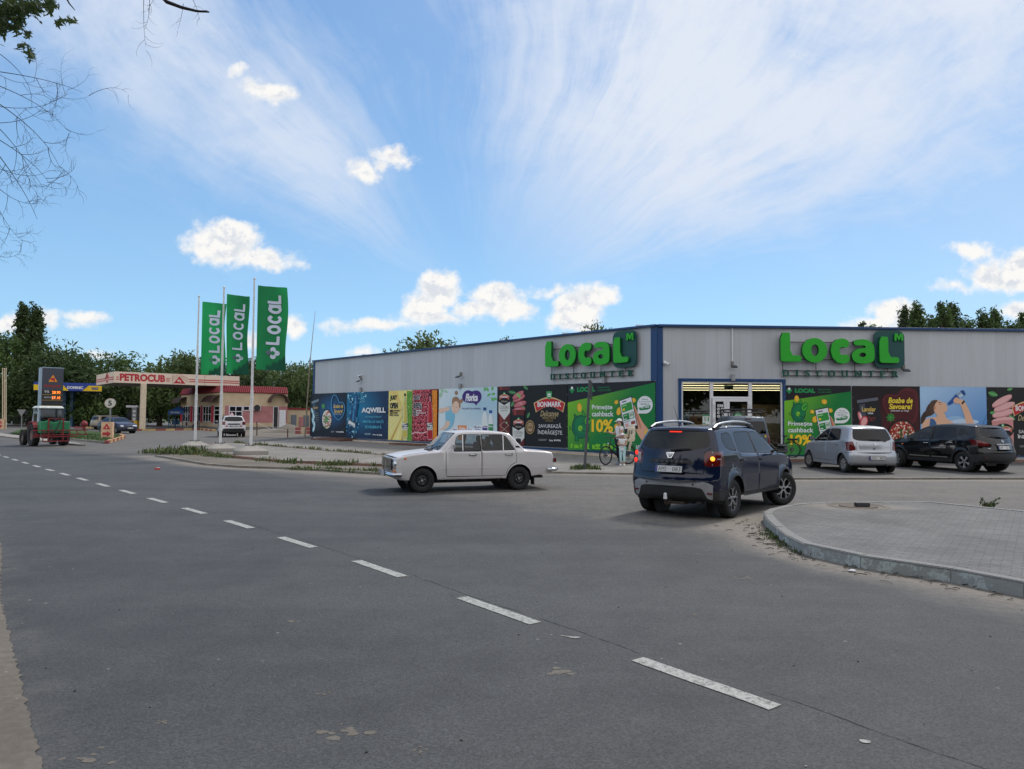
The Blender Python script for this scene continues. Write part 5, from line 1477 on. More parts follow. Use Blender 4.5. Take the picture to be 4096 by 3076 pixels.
 def cdt(s,outline,regs,extra,step):
  pts = []; edges = []
  for poly in [outline] + [g[1] for g in regs]:
   b = len(pts); n = len(poly); pts += [Vector((float(p[0]),float(p[1]))) for p in poly]; edges += [(b + i,b + (i + 1) % n) for i in range(n)]
  xs = [p[0] for p in outline]; ys = [p[1] for p in outline]
  X,Y = np.meshgrid(np.arange(min(xs) + step / 2,max(xs),step),np.arange(min(ys) + step / 2,max(ys),step)); X = X.ravel(); Y = Y.ravel()
  if extra: X = np.concatenate([X,[p[0] for p in extra]]); Y = np.concatenate([Y,[p[1] for p in extra]])
  ins = in_poly(X,Y,outline)
  pts += [Vector((float(a),float(b))) for a,b in zip(X[ins],Y[ins])]
  r = delaunay_2d_cdt(pts,edges,[],0,1e-4)
  V = np.array([tuple(v) for v in r[0]]); F = np.array([f for f in r[2] if len(f) == 3])
  c = V[F].mean(1)
  keep = in_poly(c[:,0],c[:,1],outline)
  F = F[keep]; c = c[keep]; cls = np.full(len(F),-1)
  for i,g in list(enumerate(regs))[::-1]: cls[in_poly(c[:,0],c[:,1],g[1])] = i
  return V,F,cls
 def emit(s,V,F,cls,regs,fn,nfn,tagp,mats,flip):
  P = fn(V[:,0],V[:,1]); N = nfn(V[:,0],V[:,1])
  sgn = np.array([1,flip,1.0]); P = P * sgn; N = N * sgn
  for i in range(-1,len(regs)):
   f = F[cls == i]
   if len(f) == 0: continue
   if i < 0: key = ('body',''); mi = 0; mm = mats
   else:
    nm = regs[i][0]
    if nm.startswith('body:'): key = ('body',''); mi = mats.index(regs[i][2]); mm = mats
    else: key = (nm,tagp + (str(i) if len(regs[i]) > 3 and regs[i][3] else '')); mi = 0; mm = [regs[i][2]]
   used = np.unique(f); mp = {u: j for j,u in enumerate(used)}
   tri = P[f]; nn = np.cross(tri[:,1] - tri[:,0],tri[:,2] - tri[:,0]); av = N[f].sum(1)
   fl = (nn * av).sum(1) < 0
   ff = [((mp[a],mp[c],mp[b]) if w else (mp[a],mp[b],mp[c])) for (a,b,c),w in zip(f,fl)]
   s.put(key,P[used],N[used],ff,mi,mm)
 def build(s,side_regs,strip_regs,mats):
  """regions: (part, outline, material[, separate])"""
  cx = (s.x0 + s.x1) / 2
  ex = []
  for d in (.12,.3,.6,1.0):
   for i in range(0,len(s.sil)):
    a = s.sil[max(0,i - 1)]; b = s.sil[min(len(s.sil) - 1,i + 1)]; tx,tz = b[0] - a[0],b[1] - a[1]; l = math.hypot(tx,tz)
    ex.append((s.sil[i][0] + tz / l * s.r * d,s.sil[i][1] - tx / l * s.r * d))
  V,F,cls = s.cdt(s.out,side_regs,ex,s.step)
  def nrm(x,z):
   dx,dz = cx * 0 - x,.65 - z; l = np.hypot(dx,dz) + 1e-9
   sd = np.where(seg_dist(x,z,s.sil) < .006,.007,0)
   x = x + dx / l * sd; z = z + dz / l * sd; e = .003
   a = s.side(x + e,z) - s.side(x - e,z); b = s.side(x,z + e) - s.side(x,z - e)
   n = np.cross(b,a); return n / (np.linalg.norm(n,axis=1,keepdims=True) + 1e-12)
  s.emit(V,F,cls,side_regs,s.side,nrm,'L',mats,1); s.emit(V,F,cls,side_regs,s.side,nrm,'R',mats,-1)
  y = s.yl(s.SS); o = [(a,b) for a,b in zip(s.SS,y)] + [(a,-b) for a,b in zip(s.SS[::-1],y[::-1])]
  V,F,cls = s.cdt(o,strip_regs,None,s.step * 1.2)
  def nr2(S,y):
   S = np.clip(S,.004,s.SS[-1] - .004); e = .004; lim = s.yl(S) - .006; y = np.clip(y,-lim,lim)
   a = s.top(S + e,y) - s.top(S - e,y); b = s.top(S,y + e) - s.top(S,y - e)
   n = np.cross(a,b); return n / (np.linalg.norm(n,axis=1,keepdims=True) + 1e-12)
  s.emit(V,F,cls,strip_regs,s.top,nr2,'T',mats,1)
  objs = {}
  for (nm,tg),a in s.acc.items():
   me = bpy.data.meshes.new(nm); v = np.concatenate(a['v']); n = np.concatenate(a['n'])
   me.from_pydata(v.tolist(),[],a['f'])
   for m in a['mats']: me.materials.append(m)
   me.polygons.foreach_set('material_index',a['m']); me.polygons.foreach_set('use_smooth',[True] * len(a['f']))
   me.update(); me.normals_split_custom_set_from_vertices(n.tolist())
   o = bpy.data.objects.new(nm,me); link(o,s.root); objs[(nm,tg)] = o
  return objs
 def sR(s,z): return float(np.interp(z,np.maximum.accumulate(s.SZ[:s.kt + 1]),s.SS[:s.kt + 1]))
 def sF(s,z): return float(np.interp(-z,np.maximum.accumulate(-s.SZ[s.kt:]),s.SS[s.kt:]))
 def sX(s,x):
  k = (s.SZ > s.SZ.max() * .45); return float(np.interp(x,np.maximum.accumulate(s.SX[k]),s.SS[k]))
 def rear(s,pts): return [(s.sR(z),y) for y,z in pts]
 def front(s,pts): return [(s.sF(z),y) for y,z in pts]
 def ontop(s,pts): return [(s.sX(x),y) for x,y in pts]
 def pr(s,y,z,off=0.0):
  """point of the rear face"""
  S = s.sR(z); p = s.top(np.array([S]),np.array([y]))[0]; q = s.top(np.array([S + .02]),np.array([y]))[0]; t = Vector(q - p).normalized()
  n = t.cross(Vector((0,1,0))) * -1
  if n.x > 0: n = -n
  return Vector(p) + n * off,t,n
 def pf(s,y,z,off=0.0):
  S = s.sF(z); p = s.top(np.array([S]),np.array([y]))[0]; q = s.top(np.array([S - .02]),np.array([y]))[0]; t = Vector(q - p).normalized()
  n = t.cross(Vector((0,1,0)))
  if n.x < 0: n = -n
  return Vector(p) + n * off,t,n
 def ps(s,x,z,sd=1,off=0.0):
  p = s.side(np.array([x]),np.array([z]))[0]; return Vector((p[0],(p[1] + off) * sd,p[2]))
def sym(pts): return pts + [(-y,z) for y,z in pts[::-1]]
def wheel(root,x,y,rad,wid,rimr,style,rimm,steer=0.0,side=1):
 w = bpy.data.objects.new('wheel',None); w.empty_display_size = .1; link(w,root)
 w.location = (x,y,rad)
 w.rotation_euler = (0,0,steer)
 Q = Matrix.Rotation(R(-90 * side),4,'X')       # local z becomes outward
 h = wid / 2; mb = MB(); rr = rad
 prof = [(rimr,-h * .82),(rimr + .03,-h * .98),((rimr + rr) / 2 + .01,-h),(rr - .028,-h * .94),(rr - .006,-h * .78)]
 g = [-.55,-.2,.15,.5]
 for q in g: prof += [(rr,h * (q - .16)),(rr,h * q),(rr - .007,h * (q + .02)),(rr - .007,h * (q + .07)),(rr,h * (q + .09))]
 prof += [(rr - .006,h * .78),(rr - .028,h * .94),((rimr + rr) / 2 + .01,h),(rimr + .03,h * .98),(rimr,h * .82)]
 mb.lathe(prof,36,Q)
 mb.build('tyre',M_TYRE,w,smooth=True,angle=50)
 mb = MB()
 mb.lathe([(rimr + .004,h * .86),(rimr - .012,h * .8),(rimr - .02,h * .2),(rimr - .02,-h * .8)],32,Q,mi=1 if style != 'steel' else 0)
 if style == 'steel':
  mb.lathe([(rimr - .016,h * .35),(rimr * .86,h * .30),(rimr * .78,h * .5),(rimr * .55,h * .62),(rimr * .4,h * .45),(rimr * .3,h * .5),(rimr * .14,h * .62),(.001,h * .62)],32,Q,mi=0)
  for i in range(14):
   a = 2 * PI * i / 14; mb.sphere((rimr * .80 * math.cos(a),rimr * .80 * math.sin(a),h * .42),.016,8,5,2,(1,1,.4),M=Q)
  for i in range(4):
   a = 2 * PI * i / 4 + .4; mb.cyl(Q @ Vector((rimr * .42 * math.cos(a),rimr * .42 * math.sin(a),h * .45)),Q @ Vector((rimr * .42 * math.cos(a),rimr * .42 * math.sin(a),h * .6)),.012,n=6,mi=3)
  mb.cyl(Q @ Vector((0,0,h * .6)),Q @ Vector((0,0,h * .78)),.03,n=12,mi=3)
 else:
  mb.lathe([(rimr - .02,-h * .1),(.02,-h * .1)],24,Q,mi=2)
  mb.lathe([(rimr * .5,h * -.05),(rimr * .48,h * .1)],20,Q,mi=3)
  zt = h * .72
  if style == 'y5':
   for i in range(5):
    a = 2 * PI * i / 5 + .3
    def pp(rr_,da): return (rr_ * math.cos(a + da),rr_ * math.sin(a + da))
    for sg in (1,-1):
     arm = stroke([pp(rimr * .12,sg * .25),pp(rimr * .52,sg * .09),pp(rimr * .74,sg * .20),pp(rimr * .95,sg * .36)],.021,3)
     mb.prism(arm,zt - .05,zt,Q,mi=1)
     mb.prism(stroke([pp(rimr * .2,sg * .17),pp(rimr * .52,sg * .1),pp(rimr * .74,sg * .21),pp(rimr * .93,sg * .36)],.011,3),zt,zt + .003,Q,mi=0)
     mb.prism(arm,zt - .049,zt + .0015,Q,mi=0)
  elif style == 'a5':
   for i in range(5):
    a = 2 * PI * i / 5 + .3
    def pp(rr_,da): return (rr_ * math.cos(a + da),rr_ * math.sin(a + da))
    mb.prism([pp(rimr * .14,-.5),pp(rimr * .5,-.2),pp(rimr * .95,-.24),pp(rimr * .95,.24),pp(rimr * .5,.2),pp(rimr * .14,.5)],zt - .05,zt,Q,mi=0)
  else:
   n = 7
   mb.lathe([(rimr * .97,zt - .02),(rimr * .84,zt),(rimr * .8,zt - .012)],32,Q,mi=0)
   for i in range(n):
    a = 2 * PI * i / n + .2
    def pp(rr_,da): return (rr_ * math.cos(a + da),rr_ * math.sin(a + da))
    mb.prism([pp(rimr * .2,-.6),pp(rimr * .5,-.26),pp(rimr * .84,-.24),pp(rimr * .84,.24),pp(rimr * .5,.26),pp(rimr * .2,.6)],zt - .03,zt,Q,mi=0)
  mb.lathe([(rimr * .99,zt + .004),(rimr * .93,zt + .004),(rimr * .92,zt - .03)],32,Q,mi=0)
  mb.lathe([(rimr * .24,zt - .03),(rimr * .22,zt + .002),(.001,zt + .006)],18,Q,mi=0)
  mb.cyl(Q @ Vector((0,0,zt)),Q @ Vector((0,0,zt + .009)),.025,n=12,mi=2)
 mb.build('rim',[rimm,M_BLK,M_GAP,M_ALU],w,smooth=True,angle=35)
 return w
def plate(root,pos,t,n,text,w=.52,h=.112,blue=True,name='number_plate'):
 """number plate standing on the body: t up direction, n outward"""
 n = Vector(n).normalized(); t = Vector(t); t = (t - n * t.dot(n)).normalized(); u = t.cross(n)
 M = Matrix((u,t,n)).transposed().to_4x4(); M.translation = Vector(pos)
 o = MB().box((0,0,.006),(w + .02,h + .02,.012),1,M=M).box((0,0,.011),(w,h,.008),0,M=M).build(name,[M_PLATE,M_BLK],root,bevel=.003)
 mb = MB(); x = -w / 2 + .02
 if blue: mb.box((-w / 2 + .022,0,.0155),(.042,h - .004,.002),1,M=M); mb.box((-w / 2 + .022,.02,.017),(.026,.02,.002),2,M=M); x = -w / 2 + .06
 parts = text.split(' ')
 wa = .16 if len(parts) > 1 else w - .08
 mb.text(parts[0],x,-h * .34,wa,h * .68,M,.0158)
 if len(parts) > 1: mb.text(parts[1],w / 2 - wa - .025,-h * .34,wa,h * .68,M,.0158); mb.box((x + wa + .035,.012,.0165),(.012,.012,.001),1,M=M)
 mb.build('lettering',[M_INK,M_MDB,mat('plate red',C(180,60,60),var=0)],o)
 return o
def common(root,sh,wb,W,zf,seats=True,x_dash=.75,zbelt=.95,xrear=-1.2,left=True,tint=None):
 """cabin, liners and floor of a car"""
 mb = MB(); i0,i1 = sh.x0 + .25,sh.x1 - .25
 mb.box(((i0 + i1) / 2,0,zf + .03),(i1 - i0,2 * W - .5,.06))
 mb.box(((i0 + i1) / 2,0,zf - .03),(i1 - i0 - .5,.5,.12))
 for xw in sh.wh:
  for sd in (1,-1):
   n = 12; vs = []
   for i in range(n + 1):
    a = PI * 1.12 * i / n - PI * .06
    for y in (sd * (W - .045),sd * (W - .36)): vs.append((xw + (sh.ra + .012) * math.cos(a),y,sh.rz + (sh.ra + .012) * math.sin(a)))
   mb.add(vs,[(2 * i,2 * i + 1,2 * i + 3,2 * i + 2) for i in range(n)])
   mb.add([(xw + (sh.ra + .01) * math.cos(a),sd * (W - .36),sh.rz + (sh.ra + .01) * math.sin(a)) for a in [PI * 2 * i / 24 for i in range(24)]],[tuple(range(24))])
 mb.build('underbody',M_BLK,root)
 mb = MB()
 mb.box(((x_dash + xrear) / 2,0,zf + .12),(x_dash - xrear + .5,2 * W - .3,.04))
 for sd in (1,-1): mb.box(((x_dash + xrear) / 2,sd * (W - .10),(zf + zbelt) / 2 + .03),(x_dash - xrear - .1,.03,zbelt - zf - .12))
 mb.box((x_dash + .05,0,zbelt - .16),(.42,2 * W - .26,.26)); mb.box((xrear - .1,0,zbelt - .10),(.5,2 * W - .3,.03))
 mb.build('cabin',M_CAB,root)
 if seats:
  for (sx,sy,w) in ((x_dash - .85,.36,.46),(x_dash - .85,-.36,.46),(x_dash - 1.65,0,1.2)):
   mb = MB(); mb.box((sx,sy,zf + .32),(.5,w,.16)); mb.box((sx - .27,sy,zf + .58),(.14,w,.58),taper=.86)
   if w < 1: mb.box((sx - .30,sy,zf + .95),(.09,.24,.16))
   else:
    for q in (-.38,.38): mb.box((sx - .30,q,zf + .92),(.08,.24,.12))
   mb.build('seat',M_CAB,root,bevel=.04)
  mb = MB(); c = Vector((x_dash - .28,.36,zbelt - .03)); ax = Vector((-.85,0,.5)).normalized()
  u = Vector((0,1,0)); v = ax.cross(u)
  mb.tube([c + (u * math.cos(a) + v * math.sin(a)) * .18 for a in [2 * PI * i / 20 for i in range(21)]],.014,6)
  mb.tube([c + u * .17,c - u * .17],.012,5); mb.tube([c,c - ax * .3],.02,6)
  mb.build('steering_wheel',M_BLK,root,smooth=True)
def handle(root,p,sd,m,L=.15):
 mb = MB(); mb.box((p.x,p.y + sd * .004,p.z),(L + .04,.012,.034),1)
 mb.tube([(p.x - L / 2,p.y + sd * .006,p.z),(p.x - L / 2 + .02,p.y + sd * .034,p.z),(p.x + L / 2 - .02,p.y + sd * .034,p.z),(p.x + L / 2,p.y + sd * .006,p.z)],.011,6,0)
 mb.build('door_handle',[m,M_GAP],root,smooth=True)
def mirror(root,p,sd,m,w=.2,h=.14):
 mb = MB(); mb.tube([p,p + Vector((.02,sd * .09,.02))],.022,6,1)
 c = p + Vector((.02,sd * (.09 + w / 2),.05))
 mb.box(c,(.10,w,h),0,taper=.86); mb.box(c - Vector((.052,0,0)),(.004,w * .86,h * .82),2)
 mb.build('wing_mirror',[m,M_BLK,M_CHR],root,bevel=.025,seg=3,smooth=True)
def wiper(root,p0,p1,name='wiper'):
 mb = MB(); mb.tube([p0,p1],.009,5); mb.build(name,M_BLK,root)
def car_root(name,label,cat,A,B,side,track,wb,z0=0.0,group=None):
 """A: contact of the near rear wheel, B: of the near front wheel; side=+1 when the near side is the car's left"""
 A = Vector(A); B = Vector(B); d = (B - A); d.z = 0; h = math.atan2(d.y,d.x); u = d.normalized(); l = Vector((-u.y,u.x,0))
 c = (A + B) / 2 - l * side * track / 2
 return thing(name,label,cat,(c.x,c.y,gz(c.y) + z0),h,group)
# ---- white saloon crossing the junction
def lada():
 root = car_root('white_saloon','boxy white vintage saloon with black steel wheels turning across the junction','car',GG('r5',1672,815),GG('r5',548,850),1,1.42,2.424,.004)
 pw = paint('white car paint',(.63,.605,.61,1),.26,dirt=.18)
 sil = [(-2.13,.40),(-2.17,.46),(-2.18,.62),(-2.175,.84),(-2.14,.895),(-2.04,.925),(-1.6,.955),(-1.42,.975),(-1.38,.985),(-1.22,1.14),(-1.08,1.31),(-1.03,1.355),(-.94,1.395),(-.5,1.43),(0,1.435),(.32,1.405),(.40,1.37),(.5,1.28),(.78,.99),(.80,.975),(1.0,.955),(1.5,.90),(1.8,.84),(1.855,.81),(1.87,.77),(1.87,.48),(1.84,.36),(1.76,.30)]
 belt = lambda x: .945 + 0 * x
 mats = [pw,M_GAP,M_CHR]
 sh = Shell(root,sil,.79,belt,(-1.212,1.212),.345,(.34,.30,.30),tumble=.30,shoulder=.025,zw=.62,r=.05,bow=(.05,.05),taper=(.04,.05),crown=.02,low=.05,rz=.29)
 fd = [(.46,.965),(-.215,.965),(-.215,1.345),(.24,1.345),(.31,1.32),(.37,1.27)]
 rd = [(-.275,.972),(-1.10,.985),(-1.08,1.02),(-.95,1.24),(-.88,1.315),(-.80,1.345),(-.275,1.347)]
 gap = lambda pts: ('body:gap',stroke(pts,.011,2),M_GAP)
 sr = [('side_window',rc(fd,1),M_CARGLASS,1),('side_window',rc(rd,1),M_CARGLASS,1),
          ('body:chrome',stroke([(.20,1.33),(.23,.97)],.014,2),M_CHR)]
 sr = [('body:chrome',stroke([(.205,1.34),(.235,.966)],.016,2),M_CHR),('body:chrome',stroke([(-.83,1.335),(-.80,.978)],.016,2),M_CHR)] + sr[:2]
 big = lambda P,k: [(sum(p[0] for p in P) / len(P) + (p[0] - sum(q[0] for q in P) / len(P)) * k,sum(p[1] for p in P) / len(P) + (p[1] - sum(q[1] for q in P) / len(P)) * (k + .025)) for p in P]
 sr += [('body:gap',rc(big(fd,1.05),1),M_GAP),('body:gap',rc(big(rd,1.04),1),M_GAP)]
 fdoor = [(.66,.955),(.655,.40),(.63,.365),(-.24,.365),(-.245,1.37),(.2,1.37),(.34,1.32)]
 rdoor = [(-.252,.365),(-.82,.365),(-.86,.40),(-.905,.52),(-1.0,.62),(-1.125,.675),(-1.14,.80),(-1.12,.98),(-.96,1.28),(-.86,1.365),(-.252,1.37)]
 sr += [gap(fdoor[:1] + fdoor[1:4] + [(-.246,1.37)]),gap([(-.25,.366)] + rdoor[1:8] + [(-1.0,1.22)]),
           ('body:chrome',stroke([(.90,.315),(-.77,.315)],.014,2),M_CHR)]
 sr += [('door',fdoor,pw,1),('door',rdoor,pw,1),('body:gap',[(-1.14,1.03),(-1.27,1.03),(-1.225,1.075),(-1.12,1.075)],M_GAP)]
 ws = sh.front([(.50,1.365),(.60,.995),(-.60,.995),(-.50,1.365)]); rw = sh.rear([(.50,1.35),(.57,1.0),(-.57,1.0),(-.50,1.35)])
 sx = lambda pts: sh.front(pts)
 wsB = sh.front([(.535,1.385),(.635,.978),(-.635,.978),(-.535,1.385)])
 st = [('windscreen',rc(ws,1),M_CARGLASS),('rear_window',rc(rw,1),M_CARGLASS),('body:gap',rc(wsB,1),M_GAP),('body:gap',rc(sh.rear([(.53,1.37),(.61,.985),(-.61,.985),(-.53,1.37)]),1),M_GAP)]
 st += [('body:gap',stroke([(sh.sX(.86),.68),(sh.sX(1.84),.66),(sh.sX(1.84),-.66),(sh.sX(.86),-.68)],.011,2),M_GAP)]
 sh.build(sr,st,mats)
 for sd in (1,-1):
  for (xa,xb) in ((.86,-.86),(-1.56,-2.1)):
   mb = MB(); mb.tube([sh.ps(xa + (xb - xa) * i / 12,.56,sd,-.001) for i in range(13)],.006,5); mb.build('flank_bead',pw,root,smooth=True)
  for xw in (-1.212,1.212):
   mb = MB(); mb.tube([sh.ps(xw + .352 * math.cos(a),.29 + .352 * math.sin(a),sd,-.004) for a in [R(8 + 164 * i / 18) for i in range(19)]],.012,6); mb.build('arch_lip',pw,root,smooth=True)
  for x in (.0,-.93): handle(root,sh.ps(x,.875,sd),sd,M_CHR)
  mb = MB(); q = sh.ps(1.66,.80,sd); mb.cyl(q,q + Vector((0,sd * .018,0)),.03,.02,12); mb.build('side_repeater',M_ORL,root)
 common(root,sh,2.424,.79,.27,x_dash=.62,zbelt=.93,xrear=-1.12)
 for x in (1.212,-1.212):
  for sd in (1,-1): wheel(root,x,sd * .68,.285,.175,.165,'steel',M_STEEL,R(-10) * (x > 0),sd)
 F = 1.86
 def disc(y,z,r,nm,m,dd=.02): 
  p,t,n = sh.pf(y,z); mb = MB(); mb.cyl(p - n * .02,p + n * dd,r,n=24); mb.build(nm,m,root,smooth=True); return p,n
 p,t,n = sh.pf(0,.66); mb = MB()
 mb.box((p.x + .002,0,.655),(.02,.98,.25),1)
 for i in range(8): mb.box((p.x + .018,0,.555 + i * .029),(.02,.96,.012),0)
 mb.box((p.x + .022,0,.655),(.022,.07,.22),0)
 for i in range(9): mb.box((p.x + .016,-.42 + i * .105,.655),(.012,.008,.23),0)
 mb.box((p.x + .014,0,.785),(.03,1.02,.022),0); mb.box((p.x + .014,0,.528),(.03,1.02,.02),0)
 mb.build('grille',[M_CHR,M_BLK],root)
 for sd in (1,-1):
  p,n = disc(sd * .615,.665,.098,'headlight',M_CHR,.035); mb = MB(); mb.sphere(p + n * .018,.082,20,10,0,(.35,1,1)); mb.build('headlight_lens',M_CLL,root,smooth=True)
  mb = MB(); mb.box((1.86,sd * .60,.50),(.04,.16,.06)); mb.build('indicator',M_ORL,root,bevel=.01)
 mb = MB()
 mb.tube([(1.42,.80,.43),(1.72,.80,.43),(1.86,.76,.43),(1.94,.62,.43),(1.955,0,.43),(1.94,-.62,.43),(1.86,-.76,.43),(1.72,-.80,.43),(1.42,-.80,.43)][1:-1],.05,10); mb.build('front_bumper',M_CHR,root,smooth=True)
 mb = MB(); mb.tube([(-1.93,.80,.49),(-2.16,.79,.49),(-2.24,.68,.49),(-2.26,0,.49),(-2.24,-.68,.49),(-2.16,-.79,.49),(-1.93,-.80,.49)],.046,10); mb.build('rear_bumper',M_CHR,root,smooth=True)
 plate(root,(2.0,0,.44),(0,0,1),(1,0,0),'KE 037')
 plate(root,(-2.22,0,.62),(0,0,1),(-1,0,0),'KE 037')
 for sd in (1,-1):
  mb = MB(); mb.box((-2.185,sd * .60,.72),(.04,.28,.12)); mb.box((-2.16,sd * .755,.72),(.06,.06,.1)); mb.build('tail_light',M_REDL,root,bevel=.01)
  mb = MB(); mb.box((-1.60,sd * .66,.25),(.02,.2,.26)); mb.build('mud_flap',M_BLK,root)
 mb = MB(); p = sh.ps(.52,.965,1); mb.tube([p,p + Vector((.02,.05,.06)),p + Vector((.0,.10,.09))],.01,6); mb.box(p + Vector((0,.13,.11)),(.07,.15,.09)); mb.build('wing_mirror',M_CHR,root,bevel=.02,smooth=True)
 for y0,y1 in ((.1,.5),(-.45,-.05)): wiper(root,(.86,y0,1.0),(.70,y1,1.09))
 mb = MB(); mb.box((.95,.25,.99),(.1,.5,.02)); mb.build('air_intake',M_BLK,root,bevel=.005)
 mb = MB(); mb.tube([(-2.2,-.45,.27),(-1.7,-.45,.27)],.025,8); mb.build('exhaust_pipe',M_STEEL,root)
 mb = MB()
 for x in (.55,.15,-.3,-.7): mb.box((x,.62,.25),(.07,.05,.06))
 mb.build('jacking_bracket',M_BLK,root)
 return root
LADA = lada()
# ---- dark blue estate car with high body seen from behind
def duster(root,col,dirt=.25,hi=True,wheels_=True,lit=True):
 pb = paint(root.name + ' paint',col,.07,0,1.0,dirt)
 sil = [(-2.05,.33),(-2.11,.36),(-2.15,.55),(-2.155,.72),(-2.12,.80),(-2.085,.95),(-2.06,1.06),(-2.02,1.19),(-1.96,1.30),(-1.86,1.47),(-1.79,1.575),(-1.72,1.60),(-1.3,1.625),(-.6,1.64),(0,1.635),(.28,1.60),(.45,1.53),(1.0,1.16),(1.08,1.13),(1.5,1.09),(1.9,.99),(2.06,.90),(2.12,.78),(2.16,.55),(2.13,.34),(2.02,.24)]
 belt = lambda x: 1.10 - .03 * x
 mats = [pb,M_GAP,M_BLK,M_GREYP]
 sh = Shell(root,sil,.885,belt,(-1.338,1.338),.40,(.33,.36,.26),tumble=.36,shoulder=.035,zw=.75,r=.085,bow=(.22,.24),taper=(.03,.06),tx=(.6,.55),crown=.02,flare=.03,low=.03,rz=.355)
 gap = lambda pts: ('body:gap',stroke(pts,.010,2),M_GAP)
 fw = rc([(.84,1.10),(-.09,1.135),(-.09,1.515),(.22,1.515),(.42,1.44)],1); rw_ = rc([(-.17,1.138),(-.90,1.165),(-.98,1.22),(-.92,1.45),(-.84,1.515),(-.17,1.518)],1); qw = rc([(-1.10,1.20),(-1.10,1.48),(-1.20,1.51),(-1.50,1.49),(-1.60,1.40),(-1.58,1.28),(-1.42,1.225)],2)
 fdo = [(1.02,.95),(1.0,.50),(.92,.42),(-.11,.42),(-.13,1.55),(.25,1.55),(.52,1.43),(1.0,1.12)]
 rdo = [(-.14,.42),(-.78,.42),(-.86,.50),(-.95,.68),(-1.06,.80),(-1.08,1.0),(-1.04,1.2),(-1.0,1.45),(-.9,1.55),(-.14,1.55)]
 fr = lambda P,e: [(p[0] + (p[0] - sum(q[0] for q in P) / len(P)) * e,p[1] + (p[1] - sum(q[1] for q in P) / len(P)) * e * 1.6) for p in P]
 sr = [('side_window',fw,M_CARGLASS if hi else M_TINT,1),('side_window',rw_,M_TINT,1),('side_window',qw,M_TINT,1),('body:gap',fr(fw,.05),M_GAP),('body:gap',fr(rw_,.06),M_GAP),('body:gap',fr(qw,.07),M_GAP),
          gap(fdo[:5]),gap(rdo[:9]),gap([(-1.25,.86),(-1.42,.86),(-1.44,1.02),(-1.27,1.02),(-1.25,.86)]),
          ('body:gap',[(-.9,.36),(.92,.36),(.95,.43),(-.88,.43)],M_BLK),('body:blk',[(-2.3,.2),(-1.75,.2),(-1.73,.52),(-2.3,.50)],M_BLK),('body:blk',[(2.3,.2),(1.74,.2),(1.76,.46),(2.3,.46)],M_BLK)]
 sr = [(n,p,(M_BLK if m is M_BLK else m)) + tuple(r) for n,p,m,*r in sr]
 for xw in (-1.338,1.338): sr.append(('body:blk',[(xw + .45 * math.cos(R(a)),.355 + .45 * math.sin(R(a))) for a in range(-20,201,10)],M_BLK))
 sr += [('door',fdo,pb,1),('door',rdo,pb,1),('tail_light',rc([(-1.86,.945),(-2.3,.93),(-2.3,1.20),(-1.88,1.185)],1),M_REDL,1)]
 rwin = rc(sh.rear([(-.40,1.205),(.40,1.205),(.66,1.26),(.655,1.40),(.60,1.535),(-.60,1.535),(-.655,1.40),(-.66,1.26)]),1)
 st = [('rear_window',rwin,M_TINT)]
 for sd in (1,-1):
  st.append(('tail_light',rc(sh.rear([(sd * .60,.955),(sd * .60,1.16),(sd * .66,1.20),(sd * 1.0,1.20),(sd * 1.0,.93),(sd * .66,.93)]),1),M_REDL,1))
 st += [('windscreen',rc(sh.front([(.62,1.54),(.74,1.17),(-.74,1.17),(-.62,1.54)]),1),M_CARGLASS),
           ('body:gap',stroke(sh.rear([(-.60,.80),(.60,.80)]),.012,2),M_GAP),('body:gap',stroke(sh.rear([(-.60,.80),(-.64,.92),(-.60,1.18),(-.70,1.25),(-.66,1.5)]),.010,2),M_GAP),('body:gap',stroke(sh.rear([(.60,.80),(.64,.92),(.60,1.18),(.70,1.25),(.66,1.5)]),.010,2),M_GAP),
           ('body:blk',sh.rear([(-.45,.965),(-.38,1.035),(.38,1.035),(.45,.965)]),M_BLK),('body:blk',sh.rear([(-.40,1.545),(.40,1.545),(.40,1.56),(-.40,1.56)]),M_BLK)]
 st += [('body:grey',rc(sh.rear([(-.86,.36),(-.80,.60),(-.66,.665),(.66,.665),(.80,.60),(.86,.36),(.68,.36),(.60,.55),(.46,.575),(-.46,.575),(-.60,.55),(-.68,.36)]),1),M_GREYP if hi else M_BLK),
           ('body:blk',sh.rear([(-1,.30),(-1,.51),(-.66,.52),(-.45,.60),(.45,.60),(.66,.52),(1,.51),(1,.30)]),M_BLK),
           ('body:blk',sh.front([(-.75,.84),(.75,.84),(.7,.66),(-.7,.66)]),M_BLK),('headlight',sh.front([(.62,.86),(.95,.90),(.95,.70),(.66,.68)]),M_CLL,1),('headlight',sh.front([(-.62,.86),(-.95,.90),(-.95,.70),(-.66,.68)]),M_CLL,1),
           ('body:blk',sh.front([(-1,.46),(1,.46),(1,.2),(-1,.2)]),M_BLK)]
 sh.build(sr,st,mats)
 return sh,pb
